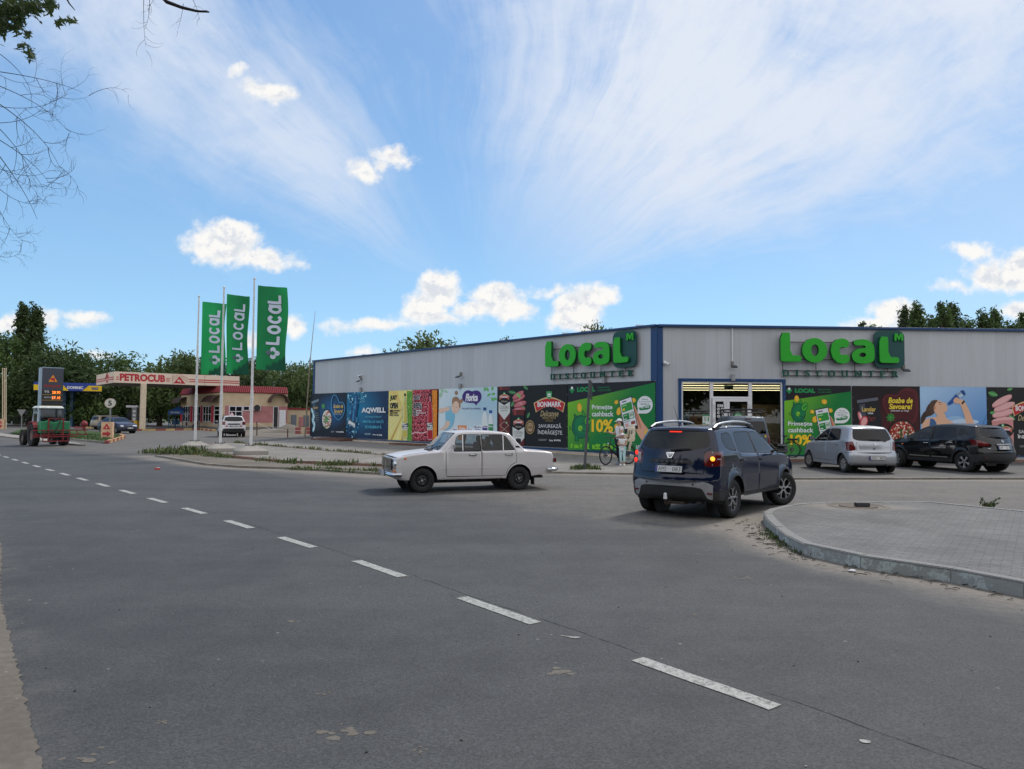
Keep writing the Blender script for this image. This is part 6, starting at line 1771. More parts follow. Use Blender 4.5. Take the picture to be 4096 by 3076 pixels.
def build_blue():
 root = car_root('dark_blue_car','dark blue high car with silver roof rails, indicator lit, turning beside the paved corner','car',GG('r6',1335,1240),GG('r6',1850,1112),-1,1.60,2.676,.004)
 sh,pb = duster(root,(.004,.009,.034,1),.03)
 common(root,sh,2.676,.885,.32,x_dash=.85,zbelt=1.08,xrear=-1.35)
 for x in (1.338,-1.338):
  for sd in (1,-1): wheel(root,x,sd * .775,.345,.215,.225,'y5',M_ALU,R(-27) * (x > 0),sd)
 for sd in (1,-1):
  lit = sd < 0
  if lit:
   p,t,n = sh.pr(-.74,1.065,.012); mb = MB(); mb.sphere(p,.045,14,8,0,(.3,1,.9)); mb.build('indicator',M_INDIC,root,smooth=True)
   mb = MB()
   for a in range(4): mb.beam(p + Vector((-.002,.09 * math.cos(a * PI / 2),.09 * math.sin(a * PI / 2))),p + Vector((-.002,.15 * math.cos(a * PI / 2),.13 * math.sin(a * PI / 2))) * 1.0,.01,.018)
   mb.build('lamp_cross',M_CLL,root)
  else:
   for z in (1.13,.995): p,t,n = sh.pr(.77,z,.012); mb = MB(); mb.sphere(p,.036,12,7,0,(.4,1,1.25)); mb.build('brake_light',M_BRAKE,root,smooth=True)
   p,t,n = sh.pr(.68,1.06,.012); mb = MB(); mb.box(p,(.02,.07,.16)); mb.build('reversing_light',M_CLL,root,bevel=.01)
  p,t,n = sh.pr(sd * .70,.47,.004); mb = MB(); mb.box(p,(.02,.13,.035)); mb.build('rear_reflector',M_REDL,root,bevel=.01)
  mb = MB(); pts = []
  for i in range(13):
   x = -1.62 + i * 1.9 / 12; b = math.sin(PI * i / 12) ** .35 * .085
   q = sh.ps(x,float(np.interp(x,sh.SX[sh.SZ > 1.5],sh.SZ[sh.SZ > 1.5])) - .03,sd); pts.append(Vector((x,q.y - sd * .01,q.z + .02 + b)))
  mb.tube(pts,.024,8,0)
  for i in (0,1,11,12): mb.beam(pts[i] + Vector((0,0,.012)),pts[i] - Vector((0,0,.05 + (.04 if i in (1,11) else 0))),.05,.035,1)
  mb.beam(pts[0] - Vector((.02,0,.01)),pts[2] - Vector((0,0,.02)),.046,.05,1); mb.beam(pts[10] - Vector((0,0,.02)),pts[12] - Vector((-.02,0,.01)),.046,.05,1)
  mb.build('roof_rail',[M_ALU,M_BLK],root,smooth=True)
  mirror(root,sh.ps(.80,1.13,sd),sd,M_BLK,.2,.16)
  for x in (.02,-.93): handle(root,sh.ps(x,1.0 if x > -.5 else 1.02,sd),sd,pb,.17)
 p,t,n = sh.pr(0,.862,.004); plate(root,p,t,n,'AMS 083')
 p,t,n = sh.pr(0,1.0,.003); u = Vector((0,-1,0)); M = Matrix((u,t,n)).transposed().to_4x4(); M.translation = p
 mb = MB()
 for i,c in enumerate('DUSTER'): mb.text(c,-.27 + i * .098,-.022,.052,.042,M,.0,.008,bold=.02)
 mb.build('model_lettering',mat('dull grey lettering',C(96,98,102),.4,.4),root)
 p,t,n = sh.pr(0,1.105,.004); M = Matrix((u,t,n)).transposed().to_4x4(); M.translation = p
 mb = MB(); mb.prism(stroke([(-.075,.042),(-.028,-.045),(.028,-.045),(.075,.042),(-.075,.042)],.018,2),0,.012,M); mb.prism([(-.05,.03),(.05,.03),(.02,-.03),(-.02,-.03)][::-1],0,.006,M,1)
 mb.build('badge',[M_CHR,M_BLK],root)
 a = sh.pr(-.02,1.185,.03)[0]; b = sh.pr(-.38,1.215,.035)[0]; mb = MB(); mb.tube([a,a.lerp(b,.5) + Vector((-.01,0,.012)),b],[.03,.02,.008],8); mb.build('rear_wiper',M_BLK,root,smooth=True)
 p,t,n = sh.pr(-.1,1.515,.006); mb = MB(); mb.box((p.x,0.0,p.z),(.012,.24,.022)); mb.build('high_brake_light',M_BRAKE,root)
 mb = MB(); mb.tube([(-1.95,0,.30),(-2.12,0,.25),(-2.24,0,.27),(-2.26,0,.36)],.022,8,0); mb.box((-2.0,-.12,.28),(.2,.3,.05),0); mb.cyl((-2.26,0,.35),(-2.26,0,.43),.034,.03,12,1); mb.sphere((-2.26,0,.43),.031,10,6,1)
 mb.build('tow_hook',[mat('rusty steel',C(62,48,42),.8),M_WPVC],root,smooth=True)
 mb = MB(); q = sh.ps(-1.55,1.56,1); mb.tube([(-1.45,.12,1.625),(-1.62,.16,2.0)],[.006,.003],5); mb.cyl((-1.45,.12,1.61),(-1.46,.12,1.66),.03,.015,8); mb.build('aerial',M_BLK,root)
 mb = MB(); mb.tube([(-2.15,-.55,.30),(-1.9,-.55,.30)],.03,8); mb.build('exhaust_pipe',M_STEEL,root)
 for sd in (1,-1):
  p,t,n = sh.pr(sd * .45,.62,.004)
  mb = MB(); mb.cyl(p,p + n * .006,.018,n=10); mb.build('parking_sensor',M_BLK,root)
 return root
BLUE = build_blue()
def yaris():
 root = car_root('silver_hatchback','small silver hatchback with plastic wheel covers parked facing the shop wall','car',GG('r8',450,1088,.05),GG('r8',100,1035,.05),1,1.48,2.46,.055)
 ps = paint('silver car paint',(.44,.46,.50,1),.3,.55,.8,.22)
 sil = [(-1.72,.26),(-1.80,.30),(-1.83,.48),(-1.82,.62),(-1.74,.70),(-1.735,.90),(-1.70,1.0),(-1.56,1.22),(-1.43,1.42),(-1.36,1.475),(-1.0,1.51),(-.4,1.53),(0,1.51),(.3,1.44),(.9,1.08),(1.15,.97),(1.45,.90),(1.68,.80),(1.80,.66),(1.87,.48),(1.84,.28),(1.74,.20)]
 belt = lambda x: .97 - .05 * x
 mats = [ps,M_GAP,M_BLK]
 sh = Shell(root,sil,.84,belt,(-1.23,1.23),.345,(.27,.24,.22),tumble=.36,shoulder=.03,zw=.6,r=.08,bow=(.20,.25),taper=(.05,.08),tx=(.55,.5),crown=.02,low=.035,rz=.30)
 fw = rc([(.86,1.0),(-.06,1.01),(-.06,1.40),(.12,1.40),(.38,1.30)],1); rw_ = rc([(-.12,1.015),(-.98,1.06),(-.98,1.12),(-.82,1.38),(-.72,1.41),(-.12,1.41)],1)
 fdo = [(.90,.88),(.86,.42),(.78,.36),(-.08,.36),(-.085,1.44),(.16,1.44),(.42,1.33),(.95,1.0)]; rdo = [(-.095,.36),(-.72,.36),(-.80,.42),(-.90,.60),(-1.06,.74),(-1.08,1.06),(-.88,1.42),(-.095,1.44)]
 gap = lambda pts: ('body:gap',stroke(pts,.010,2),M_GAP)
 fr = lambda P,e: [(p[0] + (p[0] - sum(q[0] for q in P) / len(P)) * e,p[1] + (p[1] - sum(q[1] for q in P) / len(P)) * e * 1.6) for p in P]
 sr = [('body:gap',stroke([(-.74,1.4),(-.80,1.02)],.02,2),M_GAP),('side_window',fw,M_CARGLASS,1),('side_window',rw_,M_TINT,1),('body:gap',fr(fw,.05),M_GAP),('body:gap',fr(rw_,.06),M_GAP),gap(fdo[:5]),gap(rdo[:7]),
          gap([(-1.30,.84),(-1.44,.84),(-1.44,.97),(-1.30,.97),(-1.30,.84)]),gap([(-1.46,.66),(-1.9,.66)]),('door',fdo,ps,1),('door',rdo,ps,1),('tail_light',rc([(-1.50,1.0),(-1.60,.72),(-2,.70),(-2,1.04)],1),M_REDL,1)]
 st = [('rear_window',rc(sh.rear([(-.50,1.04),(.50,1.04),(.64,1.10),(.58,1.42),(-.58,1.42),(-.64,1.10)]),1),M_TINT)]
 for sd in (1,-1): st.append(('tail_light',rc(sh.rear([(sd * .60,.74),(sd * .66,1.02),(sd * 1,1.08),(sd * 1,.70)]),1),M_REDL,1)); st.append(('headlight',sh.front([(sd * .45,.80),(sd * .9,.86),(sd * .9,.66),(sd * .55,.62)]),M_CLL,1))
 st += [('body:gap',stroke(sh.rear([(-.56,1.0),(-.55,.66),(.55,.66),(.56,1.0)]),.011,2),M_GAP),('windscreen',rc(sh.front([(.56,1.42),(.70,1.04),(-.70,1.04),(-.56,1.42)]),1),M_CARGLASS),('body:blk',sh.front([(-.45,.42),(.45,.42),(.4,.28),(-.4,.28)]),M_BLK)]
 sh.build(sr,st,mats)
 common(root,sh,2.46,.84,.24,x_dash=.75,zbelt=.98,xrear=-1.2)
 for x in (1.23,-1.23):
  for sd in (1,-1): wheel(root,x,sd * .735,.29,.18,.19,'cap',mat('dusty wheel cover',(.30,.29,.27,1),.5,.2,var=.15),R(6) * (x > 0),sd)
 p,t,n = sh.pr(0,.50,.006); plate(root,p,t,n,'ZXU 865')
 p,t,n = sh.pr(0,.93,.004); mb = MB(); u = Vector((0,-1,0)); M = Matrix((u,t,n)).transposed().to_4x4(); M.translation = p
 mb.prism(ell(0,0,.055,.036,20),0,.008,M,holes=[ell(0,0,.046,.028,16)]); mb.prism(ell(0,0,.02,.03,12),0,.009,M); mb.build('badge',M_CHR,root)
 p,t,n = sh.pr(.05,.79,.004); mb = MB(); mb.prism(ell(0,0,.022,.03,10),0,.01,Matrix.Translation(p) @ M.to_3x3().to_4x4()); mb.build('tailgate_lock',M_GAP,root)
 for y_,tx_ in ((.43,'YARIS'),(-.47,'D-4D')):
  p,t,n = sh.pr(y_,.90,.003); M2 = Matrix((u,t,n)).transposed().to_4x4(); M2.translation = p
  mb = MB(); mb.text(tx_,-.05,-.01,.1,.022,M2,.002,bold=.02); mb.build('model_lettering',M_CHR,root)
 a = sh.pr(.0,1.055,.03)[0]; b = sh.pr(-.40,1.02,.03)[0]; c_ = sh.pr(.36,1.06,.03)[0]; mb = MB(); mb.tube([c_,a + Vector((0,0,.02)),b],[.008,.014,.02],6); mb.build('rear_wiper',M_BLK,root,smooth=True)
 for sd in (1,-1):
  mirror(root,sh.ps(.72,1.02,sd),sd,M_BLK,.17,.12)
  for x in (.08,-.86): handle(root,sh.ps(x,.86 if x > 0 else .90,sd),sd,ps,.15)
 mb = MB(); mb.tube([(-1.1,0,1.53),(-1.3,.0,1.62)],.005,5); mb.build('aerial',M_BLK,root)
 mb = MB(); mb.tube([(-1.8,-.35,.26),(-1.55,-.35,.26)],.03,8); mb.build('exhaust_pipe',M_STEEL,root)
 return root
yaris()
def qashqai():
 root = car_root('black_car','black high car with chrome door strips and silver wheels, parked beside the silver hatchback','car',GG('r8',1570,1078,.05),GG('r8',1040,1035,.05),1,1.56,2.63,.055)
 pk = paint('black car paint',(.006,.006,.007,1),.07,0,1.0,.03)
 sil = [(-2.02,.34),(-2.10,.38),(-2.14,.56),(-2.13,.68),(-2.06,.80),(-2.04,.98),(-1.99,1.10),(-1.84,1.28),(-1.70,1.47),(-1.64,1.53),(-1.5,1.555),(-.9,1.60),(-.3,1.60),(.2,1.54),(.5,1.43),(1.0,1.16),(1.2,1.10),(1.6,1.03),(1.9,.92),(2.05,.80),(2.14,.60),(2.14,.36),(2.02,.24)]
 belt = lambda x: 1.04 - .055 * x
 mats = [pk,M_GAP,M_BLK,M_CHR]
 sh = Shell(root,sil,.885,belt,(-1.315,1.315),.39,(.33,.30,.26),tumble=.38,shoulder=.035,zw=.7,r=.085,bow=(.24,.26),taper=(.05,.08),tx=(.55,.55),crown=.02,flare=.015,low=.035,rz=.34)
 fw = rc([(.92,1.05),(-.02,1.07),(-.02,1.46),(.15,1.46),(.48,1.34)],1); rw_ = rc([(-.10,1.075),(-.98,1.12),(-1.0,1.2),(-.9,1.47),(-.10,1.475)],1); qw = rc([(-1.10,1.19),(-1.07,1.46),(-1.3,1.44),(-1.52,1.27)],1)
 fdo = [(1.02,.92),(.98,.50),(.88,.42),(-.04,.42),(-.06,1.50),(.18,1.50),(.55,1.36),(1.02,1.08)]; rdo = [(-.07,.42),(-.76,.42),(-.86,.50),(-.98,.72),(-1.06,.84),(-1.06,1.16),(-.97,1.50),(-.07,1.50)]
 gap = lambda pts: ('body:gap',stroke(pts,.010,2),M_GAP)
 fr = lambda P,e: [(p[0] + (p[0] - sum(q[0] for q in P) / len(P)) * e,p[1] + (p[1] - sum(q[1] for q in P) / len(P)) * e * 1.6) for p in P]
 sr = [('side_window',fw,M_CARGLASS,1),('side_window',rw_,M_TINT,1),('side_window',qw,M_TINT,1),('body:gap',fr(fw,.04),M_GAP),('body:gap',fr(rw_,.05),M_GAP),gap(fdo[:5]),gap(rdo[:7]),
          ('body:chrome',stroke([(.84,.475),(-.02,.47)],.034,2),M_CHR),('body:chrome',stroke([(-.10,.47),(-.72,.465)],.034,2),M_CHR),
          ('body:blk',[(-.9,.28),(.92,.28),(.95,.40),(-.88,.40)],M_BLK),('body:blk',[(-2.3,.2),(-1.70,.2),(-1.68,.58),(-2.3,.66)],M_BLK)]
 for xw in (-1.315,1.315): sr.append(('body:blk',[(xw + .435 * math.cos(R(a)),.34 + .435 * math.sin(R(a))) for a in range(-20,201,10)],M_BLK))
 sr += [('door',fdo,pk,1),('door',rdo,pk,1),('tail_light',rc([(-1.62,1.10),(-1.78,.90),(-2.3,.86),(-2.3,1.06)],1),M_REDL,1)]
 st = [('rear_window',rc(sh.rear([(-.48,1.13),(.48,1.13),(.66,1.22),(.58,1.46),(-.58,1.46),(-.66,1.22)]),1),M_CARGLASS)]
 for sd in (1,-1): st.append(('tail_light',rc(sh.rear([(sd * .46,.90),(sd * .62,1.02),(sd * 1,1.10),(sd * 1,.86)]),1),M_REDL,1)); st.append(('headlight',sh.front([(sd * .5,.90),(sd * .9,.98),(sd * .9,.78),(sd * .6,.74)]),M_CLL,1))
 st += [('body:gap',stroke(sh.rear([(-.62,1.05),(-.55,.72),(.55,.72),(.62,1.05)]),.011,2),M_GAP),('windscreen',rc(sh.front([(.60,1.45),(.74,1.14),(-.74,1.14),(-.60,1.45)]),1),M_CARGLASS),
           ('body:blk',sh.rear([(-1,.30),(-1,.66),(1,.66),(1,.30)]),M_BLK),('body:blk',sh.front([(-.6,.60),(.6,.60),(.5,.40),(-.5,.40)]),M_BLK)]
 sh.build(sr,st,mats)
 common(root,sh,2.63,.885,.30,x_dash=.85,zbelt=1.05,xrear=-1.3)
 for x in (1.315,-1.315):
  for sd in (1,-1): wheel(root,x,sd * .78,.34,.215,.215,'a5',M_ALU,R(-22) * (x > 0),sd)
 p,t,n = sh.pr(0,.82,.006); plate(root,p,t,n,'OBV 571')
 p,t,n = sh.pr(0,.925,.010); mb = MB(); mb.box(p,(.03,.62,.055)); mb.build('tailgate_bar',M_CHR,root,bevel=.01)
 p,t,n = sh.pr(0,1.03,.004); u = Vector((0,-1,0)); M = Matrix((u,t,n)).transposed().to_4x4(); M.translation = p
 mb = MB(); mb.prism(ell(0,0,.05,.05,20),0,.01,M,holes=[ell(0,0,.036,.036,16)]); mb.box((0,0,.006),(.12,.02,.012),M=M); mb.build('badge',M_CHR,root)
 p,t,n = sh.pr(.52,.80,.004); M2 = Matrix((u,t,n)).transposed().to_4x4(); M2.translation = p; mb = MB(); mb.text('QASHQAI',-.12,-.015,.26,.03,M2,.002,bold=.02); mb.build('model_lettering',M_CHR,root)
 a = sh.pr(0,1.15,.03)[0]; b = sh.pr(.42,1.17,.03)[0]; mb = MB(); mb.tube([b,a],[.008,.022],6); mb.build('rear_wiper',M_BLK,root)
 for sd in (1,-1):
  p,t,n = sh.pr(sd * .70,.50,.01); mb = MB(); mb.cyl(p,p + n * .012,.035,n=14); mb.build('rear_reflector',M_REDL,root)
  mirror(root,sh.ps(.80,1.07,sd),sd,M_CHR if sd > 0 else pk,.18,.13)
  for x in (.12,-.85): handle(root,sh.ps(x,.93 if x > 0 else .97,sd),sd,M_CHR,.16)
  mb = MB(); q = sh.ps(1.15,.86,sd); mb.sphere(q,.03,8,5,0,(1.5,.4,.8)); mb.build('side_repeater',M_ORL,root)
 mb = MB(); mb.tube([(-1.35,.0,1.57),(-1.55,-.04,2.05)],[.006,.003],5); mb.build('aerial',M_BLK,root)
 return root
qashqai()
def kangoo():
 root = thing('grey_blue_van','grey blue van with black roof rack at the entrance behind the dark blue car','van',(0,0,0))
 a = AT(1625,935,27.6); root.location = (a.x - .05,29.2,.075); root.rotation_euler = (0,0,R(84))
 pv = paint('grey blue van paint',(.085,.11,.145,1),.35,.2,.6,.3)
 sil = [(-1.95,.34),(-2.0,.38),(-2.0,.62),(-1.98,1.0),(-1.93,1.35),(-1.86,1.68),(-1.80,1.78),(-1.6,1.81),(0,1.82),(.4,1.80),(.6,1.72),(1.15,1.20),(1.3,1.12),(1.7,.98),(1.86,.85),(1.95,.60),(1.93,.32)]
 belt = lambda x: 1.08 + 0 * x
 sh = Shell(root,sil,.83,belt,(-1.30,1.30),.36,(.30,.28,.26),tumble=.16,shoulder=.02,zw=.7,r=.075,bow=(.10,.25),taper=(.03,.08),crown=.015,low=.03,rz=.32)
 sr = [('side_window',rc([(1.0,1.10),(.05,1.12),(.05,1.6),(.45,1.58)],1),M_CARGLASS,1),('side_window',rc([(-.1,1.12),(-.85,1.12),(-.85,1.6),(-.1,1.6)],1),M_TINT,1),('side_window',rc([(-1.0,1.12),(-1.7,1.12),(-1.62,1.6),(-1.0,1.6)],1),M_TINT,1),
          ('tail_light',[(-1.90,.80),(-2.1,.80),(-2.1,1.18),(-1.88,1.18)],M_REDL,1),('body:blk',[(-2.2,.2),(-1.70,.2),(-1.68,.56),(-2.2,.6)],M_BLK)]
 st = [('rear_window',rc(sh.rear([(-.66,1.17),(.66,1.17),(.60,1.62),(-.60,1.62)]),1),M_TINT),('body:gap',stroke(sh.rear([(0.05,.6),(0.05,1.72)]),.012,2),M_GAP),('body:blk',sh.rear([(-1,.3),(-1,.58),(1,.58),(1,.3)]),M_BLK),
          ('windscreen',sh.front([(.6,1.70),(.7,1.2),(-.7,1.2),(-.6,1.70)]),M_CARGLASS)]
 for sd in (1,-1): st.append(('tail_light',sh.rear([(sd * .70,.80),(sd * .70,1.18),(sd * 1,1.18),(sd * 1,.80)]),M_REDL,1))
 sh.build(sr,st,[pv,M_GAP,M_BLK])
 common(root,sh,2.6,.83,.28,x_dash=.95,zbelt=1.06,xrear=-1.5)
 for x in (1.3,-1.3):
  for sd in (1,-1): wheel(root,x,sd * .72,.30,.18,.19,'cap',M_ALU,0,sd)
 mb = MB(); z = 1.95
 for y in (-.62,.62): mb.tube([(-1.6,y,z),(.4,y,z)],.018,6); mb.tube([(-1.6,y,z + .12),(.4,y,z + .12)],.018,6)
 for i in range(9): x = -1.6 + i * .25; mb.tube([(x,-.62,z),(x,.62,z)],.014,5); [mb.tube([(x,y,z),(x,y,z + .12)],.012,5) for y in (-.62,.62)]
 for i in range(7): y = -.62 + i * .2067; [mb.tube([(x,y,z),(x,y,z + .12)],.012,5) for x in (-1.6,.4)]
 for x in (-1.6,.4): mb.tube([(x,-.62,z + .12),(x,.62,z + .12)],.018,6)
 for x in (-1.3,.1): [mb.beam((x,y,1.79),(x,y,z),.04,.03) for y in (-.6,.6)]
 mb.build('roof_rack',M_BLK,root)
 p,t,n = sh.pr(0,1.70,.01); mb = MB(); mb.box(p,(.02,.22,.03)); mb.build('high_brake_light',M_REDL,root)
 p,t,n = sh.pr(-.62,1.09,.005); mb = MB(); u = Vector((0,-1,0)); M = Matrix((u,t,n)).transposed().to_4x4(); M.translation = p
 mb.prism([(-.05,-.045),(.05,-.045),(0,.045)],0,.003,M); mb.build('warning_sticker',mat('yellow sticker',C(226,180,40),var=0),root)
 p,t,n = sh.pr(.3,.70,.006); plate(root,p,t,n,'KCP 204'); mirror(root,sh.ps(.95,1.1,1),1,M_BLK); mirror(root,sh.ps(.95,1.1,-1),-1,M_BLK)
 return root
kangoo()
# ------------------------------------------------------------------ people
M_SKIN = mat('skin',(.50,.31,.22,1),.55,var=.08)
M_WHITE = mat('white cotton',(.72,.72,.74,1),.85,var=.05)
M_BLACKC = mat('black cloth',(.014,.014,.017,1),.85)
def skinned(name,chains,m,parent,sub=2):
 """one surface grown round joined chains of (x, y, z, radius); a chain may start on an earlier point by its index"""
 me = bpy.data.meshes.new(name); V = []; E = []; Rr = []
 for ch in chains:
  prev = None
  for q in ch:
   if isinstance(q,int): prev = q; continue
   V.append(q[:3]); Rr.append((q[3] * 1.22,(q[4] if len(q) > 4 else q[3]) * 1.22))
   if prev is not None: E.append((prev,len(V) - 1))
   prev = len(V) - 1
 me.from_pydata(V,E,[]); bm = bmesh.new(); bm.from_mesh(me); lay = bm.verts.layers.skin.verify()
 seen = set()
 for v,r_ in zip(bm.verts,Rr): v[lay].radius = r_; v[lay].use_root = False
 bm.verts.ensure_lookup_table()
 par = list(range(len(V)))
 def find(a):
  while par[a] != a: a = par[a]
  return a
 for a,b in E: par[find(b)] = find(a)
 for i in range(len(V)):
  if find(i) not in seen: seen.add(find(i)); bm.verts[i][lay].use_root = True
 bm.to_mesh(me); bm.free(); me.materials.append(m)
 o = bpy.data.objects.new(name,me); COL.objects.link(o)
 sk = o.modifiers.new('s','SKIN'); sk.use_smooth_shade = True
 su = o.modifiers.new('u','SUBSURF'); su.levels = su.render_levels = sub
 bpy.context.view_layer.update()
 m2 = bpy.data.meshes.new_from_object(o.evaluated_get(bpy.context.evaluated_depsgraph_get()))
 bpy.data.objects.remove(o); o = bpy.data.objects.new(name,m2); link(o,parent)
 m2.materials.clear(); m2.materials.append(m); m2.polygons.foreach_set('use_smooth',[True] * len(m2.polygons))
 return o
def person(label,loc,rz,H,pose,top,legs_,shoes,hair=(.02,.015,.012,1),cap=None,sleeve=.45,girl=False,glasses=False,ponytail=False,hem=.5,calf=1.0):
 """joints are given for a body of unit height facing +x; pose overrides them"""
 root = thing('person',label,'person',loc,rz)
 J = dict(pel=(0,0,.53),wa=(0,0,.61),ch=(.005,0,.73),nk=(.0,0,.82),hd=(.012,0,.92))
 for s,k in ((1,'l'),(-1,'r')):
  J[k + 'sh'] = (0,s * .105,.80); J[k + 'el'] = (-.01,s * .135,.63); J[k + 'wr'] = (.06,s * .12,.49)
  J[k + 'hp'] = (0,s * .05,.51); J[k + 'kn'] = (.012,s * .052,.28); J[k + 'an'] = (-.01,s * .054,.045); J[k + 'toe'] = (.10,s * .062,.018)
 J.update(pose)
 P = {k: Vector(v) * H for k,v in J.items()}
 q = lambda k,r,r2=None: (*P[k],r * H,(r2 or r) * H)
 w = .92 if girl else 1.0
 ch = [[q('pel',.058 * w,.075 * w),q('wa',.045 * w,.062 * w),q('ch',.055 * w,.085 * w),q('nk',.030),(P['nk'].x + .004,P['nk'].y,(P['nk'].z * .6 + P['hd'].z * .4),.028 * H),(*(P['hd'] - Vector((0,0,.018 * H))),.048 * H,.043 * H),(*(P['hd'] + Vector((-.006 * H,0,.03 * H))),.054 * H,.047 * H)]]
 for k in 'lr':
  ch.append([2,q(k + 'sh',.030),(*P[k + 'sh'].lerp(P[k + 'el'],.5),.026 * H),q(k + 'el',.021),(*P[k + 'el'].lerp(P[k + 'wr'],.4),.021 * H),q(k + 'wr',.014),(*(P[k + 'wr'] + (P[k + 'wr'] - P[k + 'el']).normalized() * .04 * H),.012 * H,.02 * H)])
  ch.append([0,q(k + 'hp',.050 * w),(*P[k + 'hp'].lerp(P[k + 'kn'],.5),.043 * H * w),q(k + 'kn',.031 * w),(*P[k + 'kn'].lerp(P[k + 'an'],.35),.031 * H * w),q(k + 'an',.019)])
 for k in 'lr':
  d = (P[k + 'wr'] - P[k + 'el']).normalized(); s = d.cross(Vector((0,0,1)))
  s = s.normalized() if s.length > .1 else Vector((0,1,0)); dn = d.cross(s) * (-1 if d.cross(s).z > 0 else 1)
  c = P[k + 'wr'] + d * .042 * H
  for i,(o_,l) in enumerate(((-.018,.034),(-.006,.042),(.006,.04),(.018,.03))):
   a = c + s * o_ * H; ch.append([(*a,.0052 * H),(*(a + d * l * .55 * H + dn * .004 * H),.0048 * H),(*(a + d * l * .85 * H + dn * .02 * H),.004 * H)])
  a = P[k + 'wr'] + d * .015 * H + s * .014 * H; ch.append([(*a,.006 * H),(*(a + s * .018 * H + d * .014 * H),.0055 * H),(*(a + s * .022 * H + d * .034 * H),.0045 * H)])
 skinned('body',ch,M_SKIN,root)
 g = .006
 tp = [[(*(P['pel'] + Vector((0,0,(hem - .5) * H * .4))),(.066 * w + g) * H,(.082 * w + g) * H),q('wa',.051 * w + g,.067 * w + g),q('ch',.061 * w + g,.088 * w + g),q('nk',.030,.036)]]
 if hem < .5: tp[0].insert(0,(P['pel'].x,P['pel'].y,hem * H,.082 * H,.105 * H))
 i0 = 2 + (hem < .5)
 for k in 'lr':
  if sleeve > 0: tp.append([i0,q(k + 'sh',.036 + g),(*P[k + 'sh'].lerp(P[k + 'el'],sleeve),.036 * H)])
  if sleeve > .9: tp.append([(*P[k + 'el'],.03 * H),(*P[k + 'wr'],.022 * H)])
 skinned('shirt',tp,top,root)
 tr = [[q('pel',.060 * w + g * .5,.078 * w + g * .5)]]
 for k in 'lr': tr.append([0,q(k + 'hp',.054 * w),(*P[k + 'hp'].lerp(P[k + 'kn'],.5),.047 * H * w),q(k + 'kn',.035 * w),(*P[k + 'kn'].lerp(P[k + 'an'],.35 * min(1,calf * 1.2)),.035 * H * w),(*P[k + 'kn'].lerp(P[k + 'an'],calf),.026 * H)])
 skinned('trousers',tr,legs_,root)
 for k in 'lr':
  a,t = P[k + 'an'],P[k + 'toe']
  d = Vector((t.x - a.x,t.y - a.y,0)).normalized()
  skinned('shoe',[[(*(a - d * .012 * H + Vector((0,0,-.015 * H))),.026 * H,.024 * H),(*(a.lerp(t,.5) + Vector((0,0,-.002 * H))),.022 * H,.024 * H),(*t,.016 * H,.022 * H)]],shoes,root)
 h = P['hd']
 mb = MB(); mb.sphere(h + Vector((-.016 * H,0,.018 * H)),.059 * H,16,10,0,(1,.9,1.0))
 if ponytail: mb.tube([h + Vector((-.06 * H,0,.02 * H)),h + Vector((-.085 * H,0,-.02 * H)),h + Vector((-.08 * H,0,-.08 * H))],[.022 * H,.02 * H,.006 * H],8)
 if hair: mb.build('hair',mat('hair %d' % int(hair[0] * 1000),hair,.6),root,smooth=True)
 if cap:
  mb = MB()
  mb.lathe([(.062 * H * math.cos(a),.058 * H * math.sin(a)) for a in [PI / 2 * i / 6 for i in range(7)]],18,Matrix.Translation(h + Vector((-.008 * H,0,.032 * H))))
  mb.add([(h.x + x * H,h.y + y * H,h.z + z * H) for x,y,z in ((.035,.045,.036),(.085,.036,.026),(.105,0,.024),(.085,-.036,.026),(.035,-.045,.036),(.035,.045,.030),(.085,.036,.020),(.105,0,.018),(.085,-.036,.020),(.035,-.045,.030))],[(0,4,3,2,1),(5,6,7,8,9),(0,1,6,5),(1,2,7,6),(2,3,8,7),(3,4,9,8)])
  mb.build('cap',cap,root,smooth=True,angle=60)
 mb = MB(); fx = h.x + .050 * H
 mb.sphere((fx + .006 * H,0 + h.y,h.z - .012 * H),.009 * H,8,5,0,(1,.7,1.5))
 for s in (1,-1): mb.sphere((h.x - .002 * H,h.y + s * .05 * H,h.z - .008 * H),.012 * H,8,5,0,(.9,.4,1.4)); mb.sphere((fx - .003 * H,h.y + s * .018 * H,h.z + .002 * H),.0045 * H,6,4,1)
 mb.sphere((fx + .0 * H,h.y,h.z - .034 * H),.009 * H,8,4,2,(.5,1.5,.4))
 mb.build('face',[M_SKIN,mat('eye',(.03,.02,.02,1),.3,var=0),mat('lips',(.38,.14,.12,1),.5,var=0)],root,smooth=True)
 if glasses:
  mb = MB()
  for s in (1,-1): mb.sphere((fx + .004 * H,h.y + s * .019 * H,h.z + .003 * H),.015 * H,10,6,0,(.3,1,.75)); mb.tube([(fx,h.y + s * .034 * H,h.z + .006 * H),(h.x,h.y + s * .05 * H,h.z + .006 * H)],.002 * H,4)
  mb.build('glasses',M_GAP,root)
 return root
wp = GG('r11',1205,1312,.055)
WOMAN = person('woman in white cap and white shirt with black trousers standing behind the bicycle',(wp.x,wp.y,.055),R(196),1.70,
       dict(lsh=(0,.105,.80),lel=(.0,.15,.645),lwr=(.11,.09,.605),rsh=(0,-.105,.80),rel=(.06,-.14,.66),rwr=(.20,-.10,.70),lkn=(.01,.05,.28),lan=(0.02,.06,.045),ltoe=(.12,.07,.018),ran=(-.05,-.05,.045),rtoe=(.05,-.075,.018)),M_WHITE,M_BLACKC,
       mat('blue grey trainer',C(120,134,150),.7),cap=M_WHITE,ponytail=True)
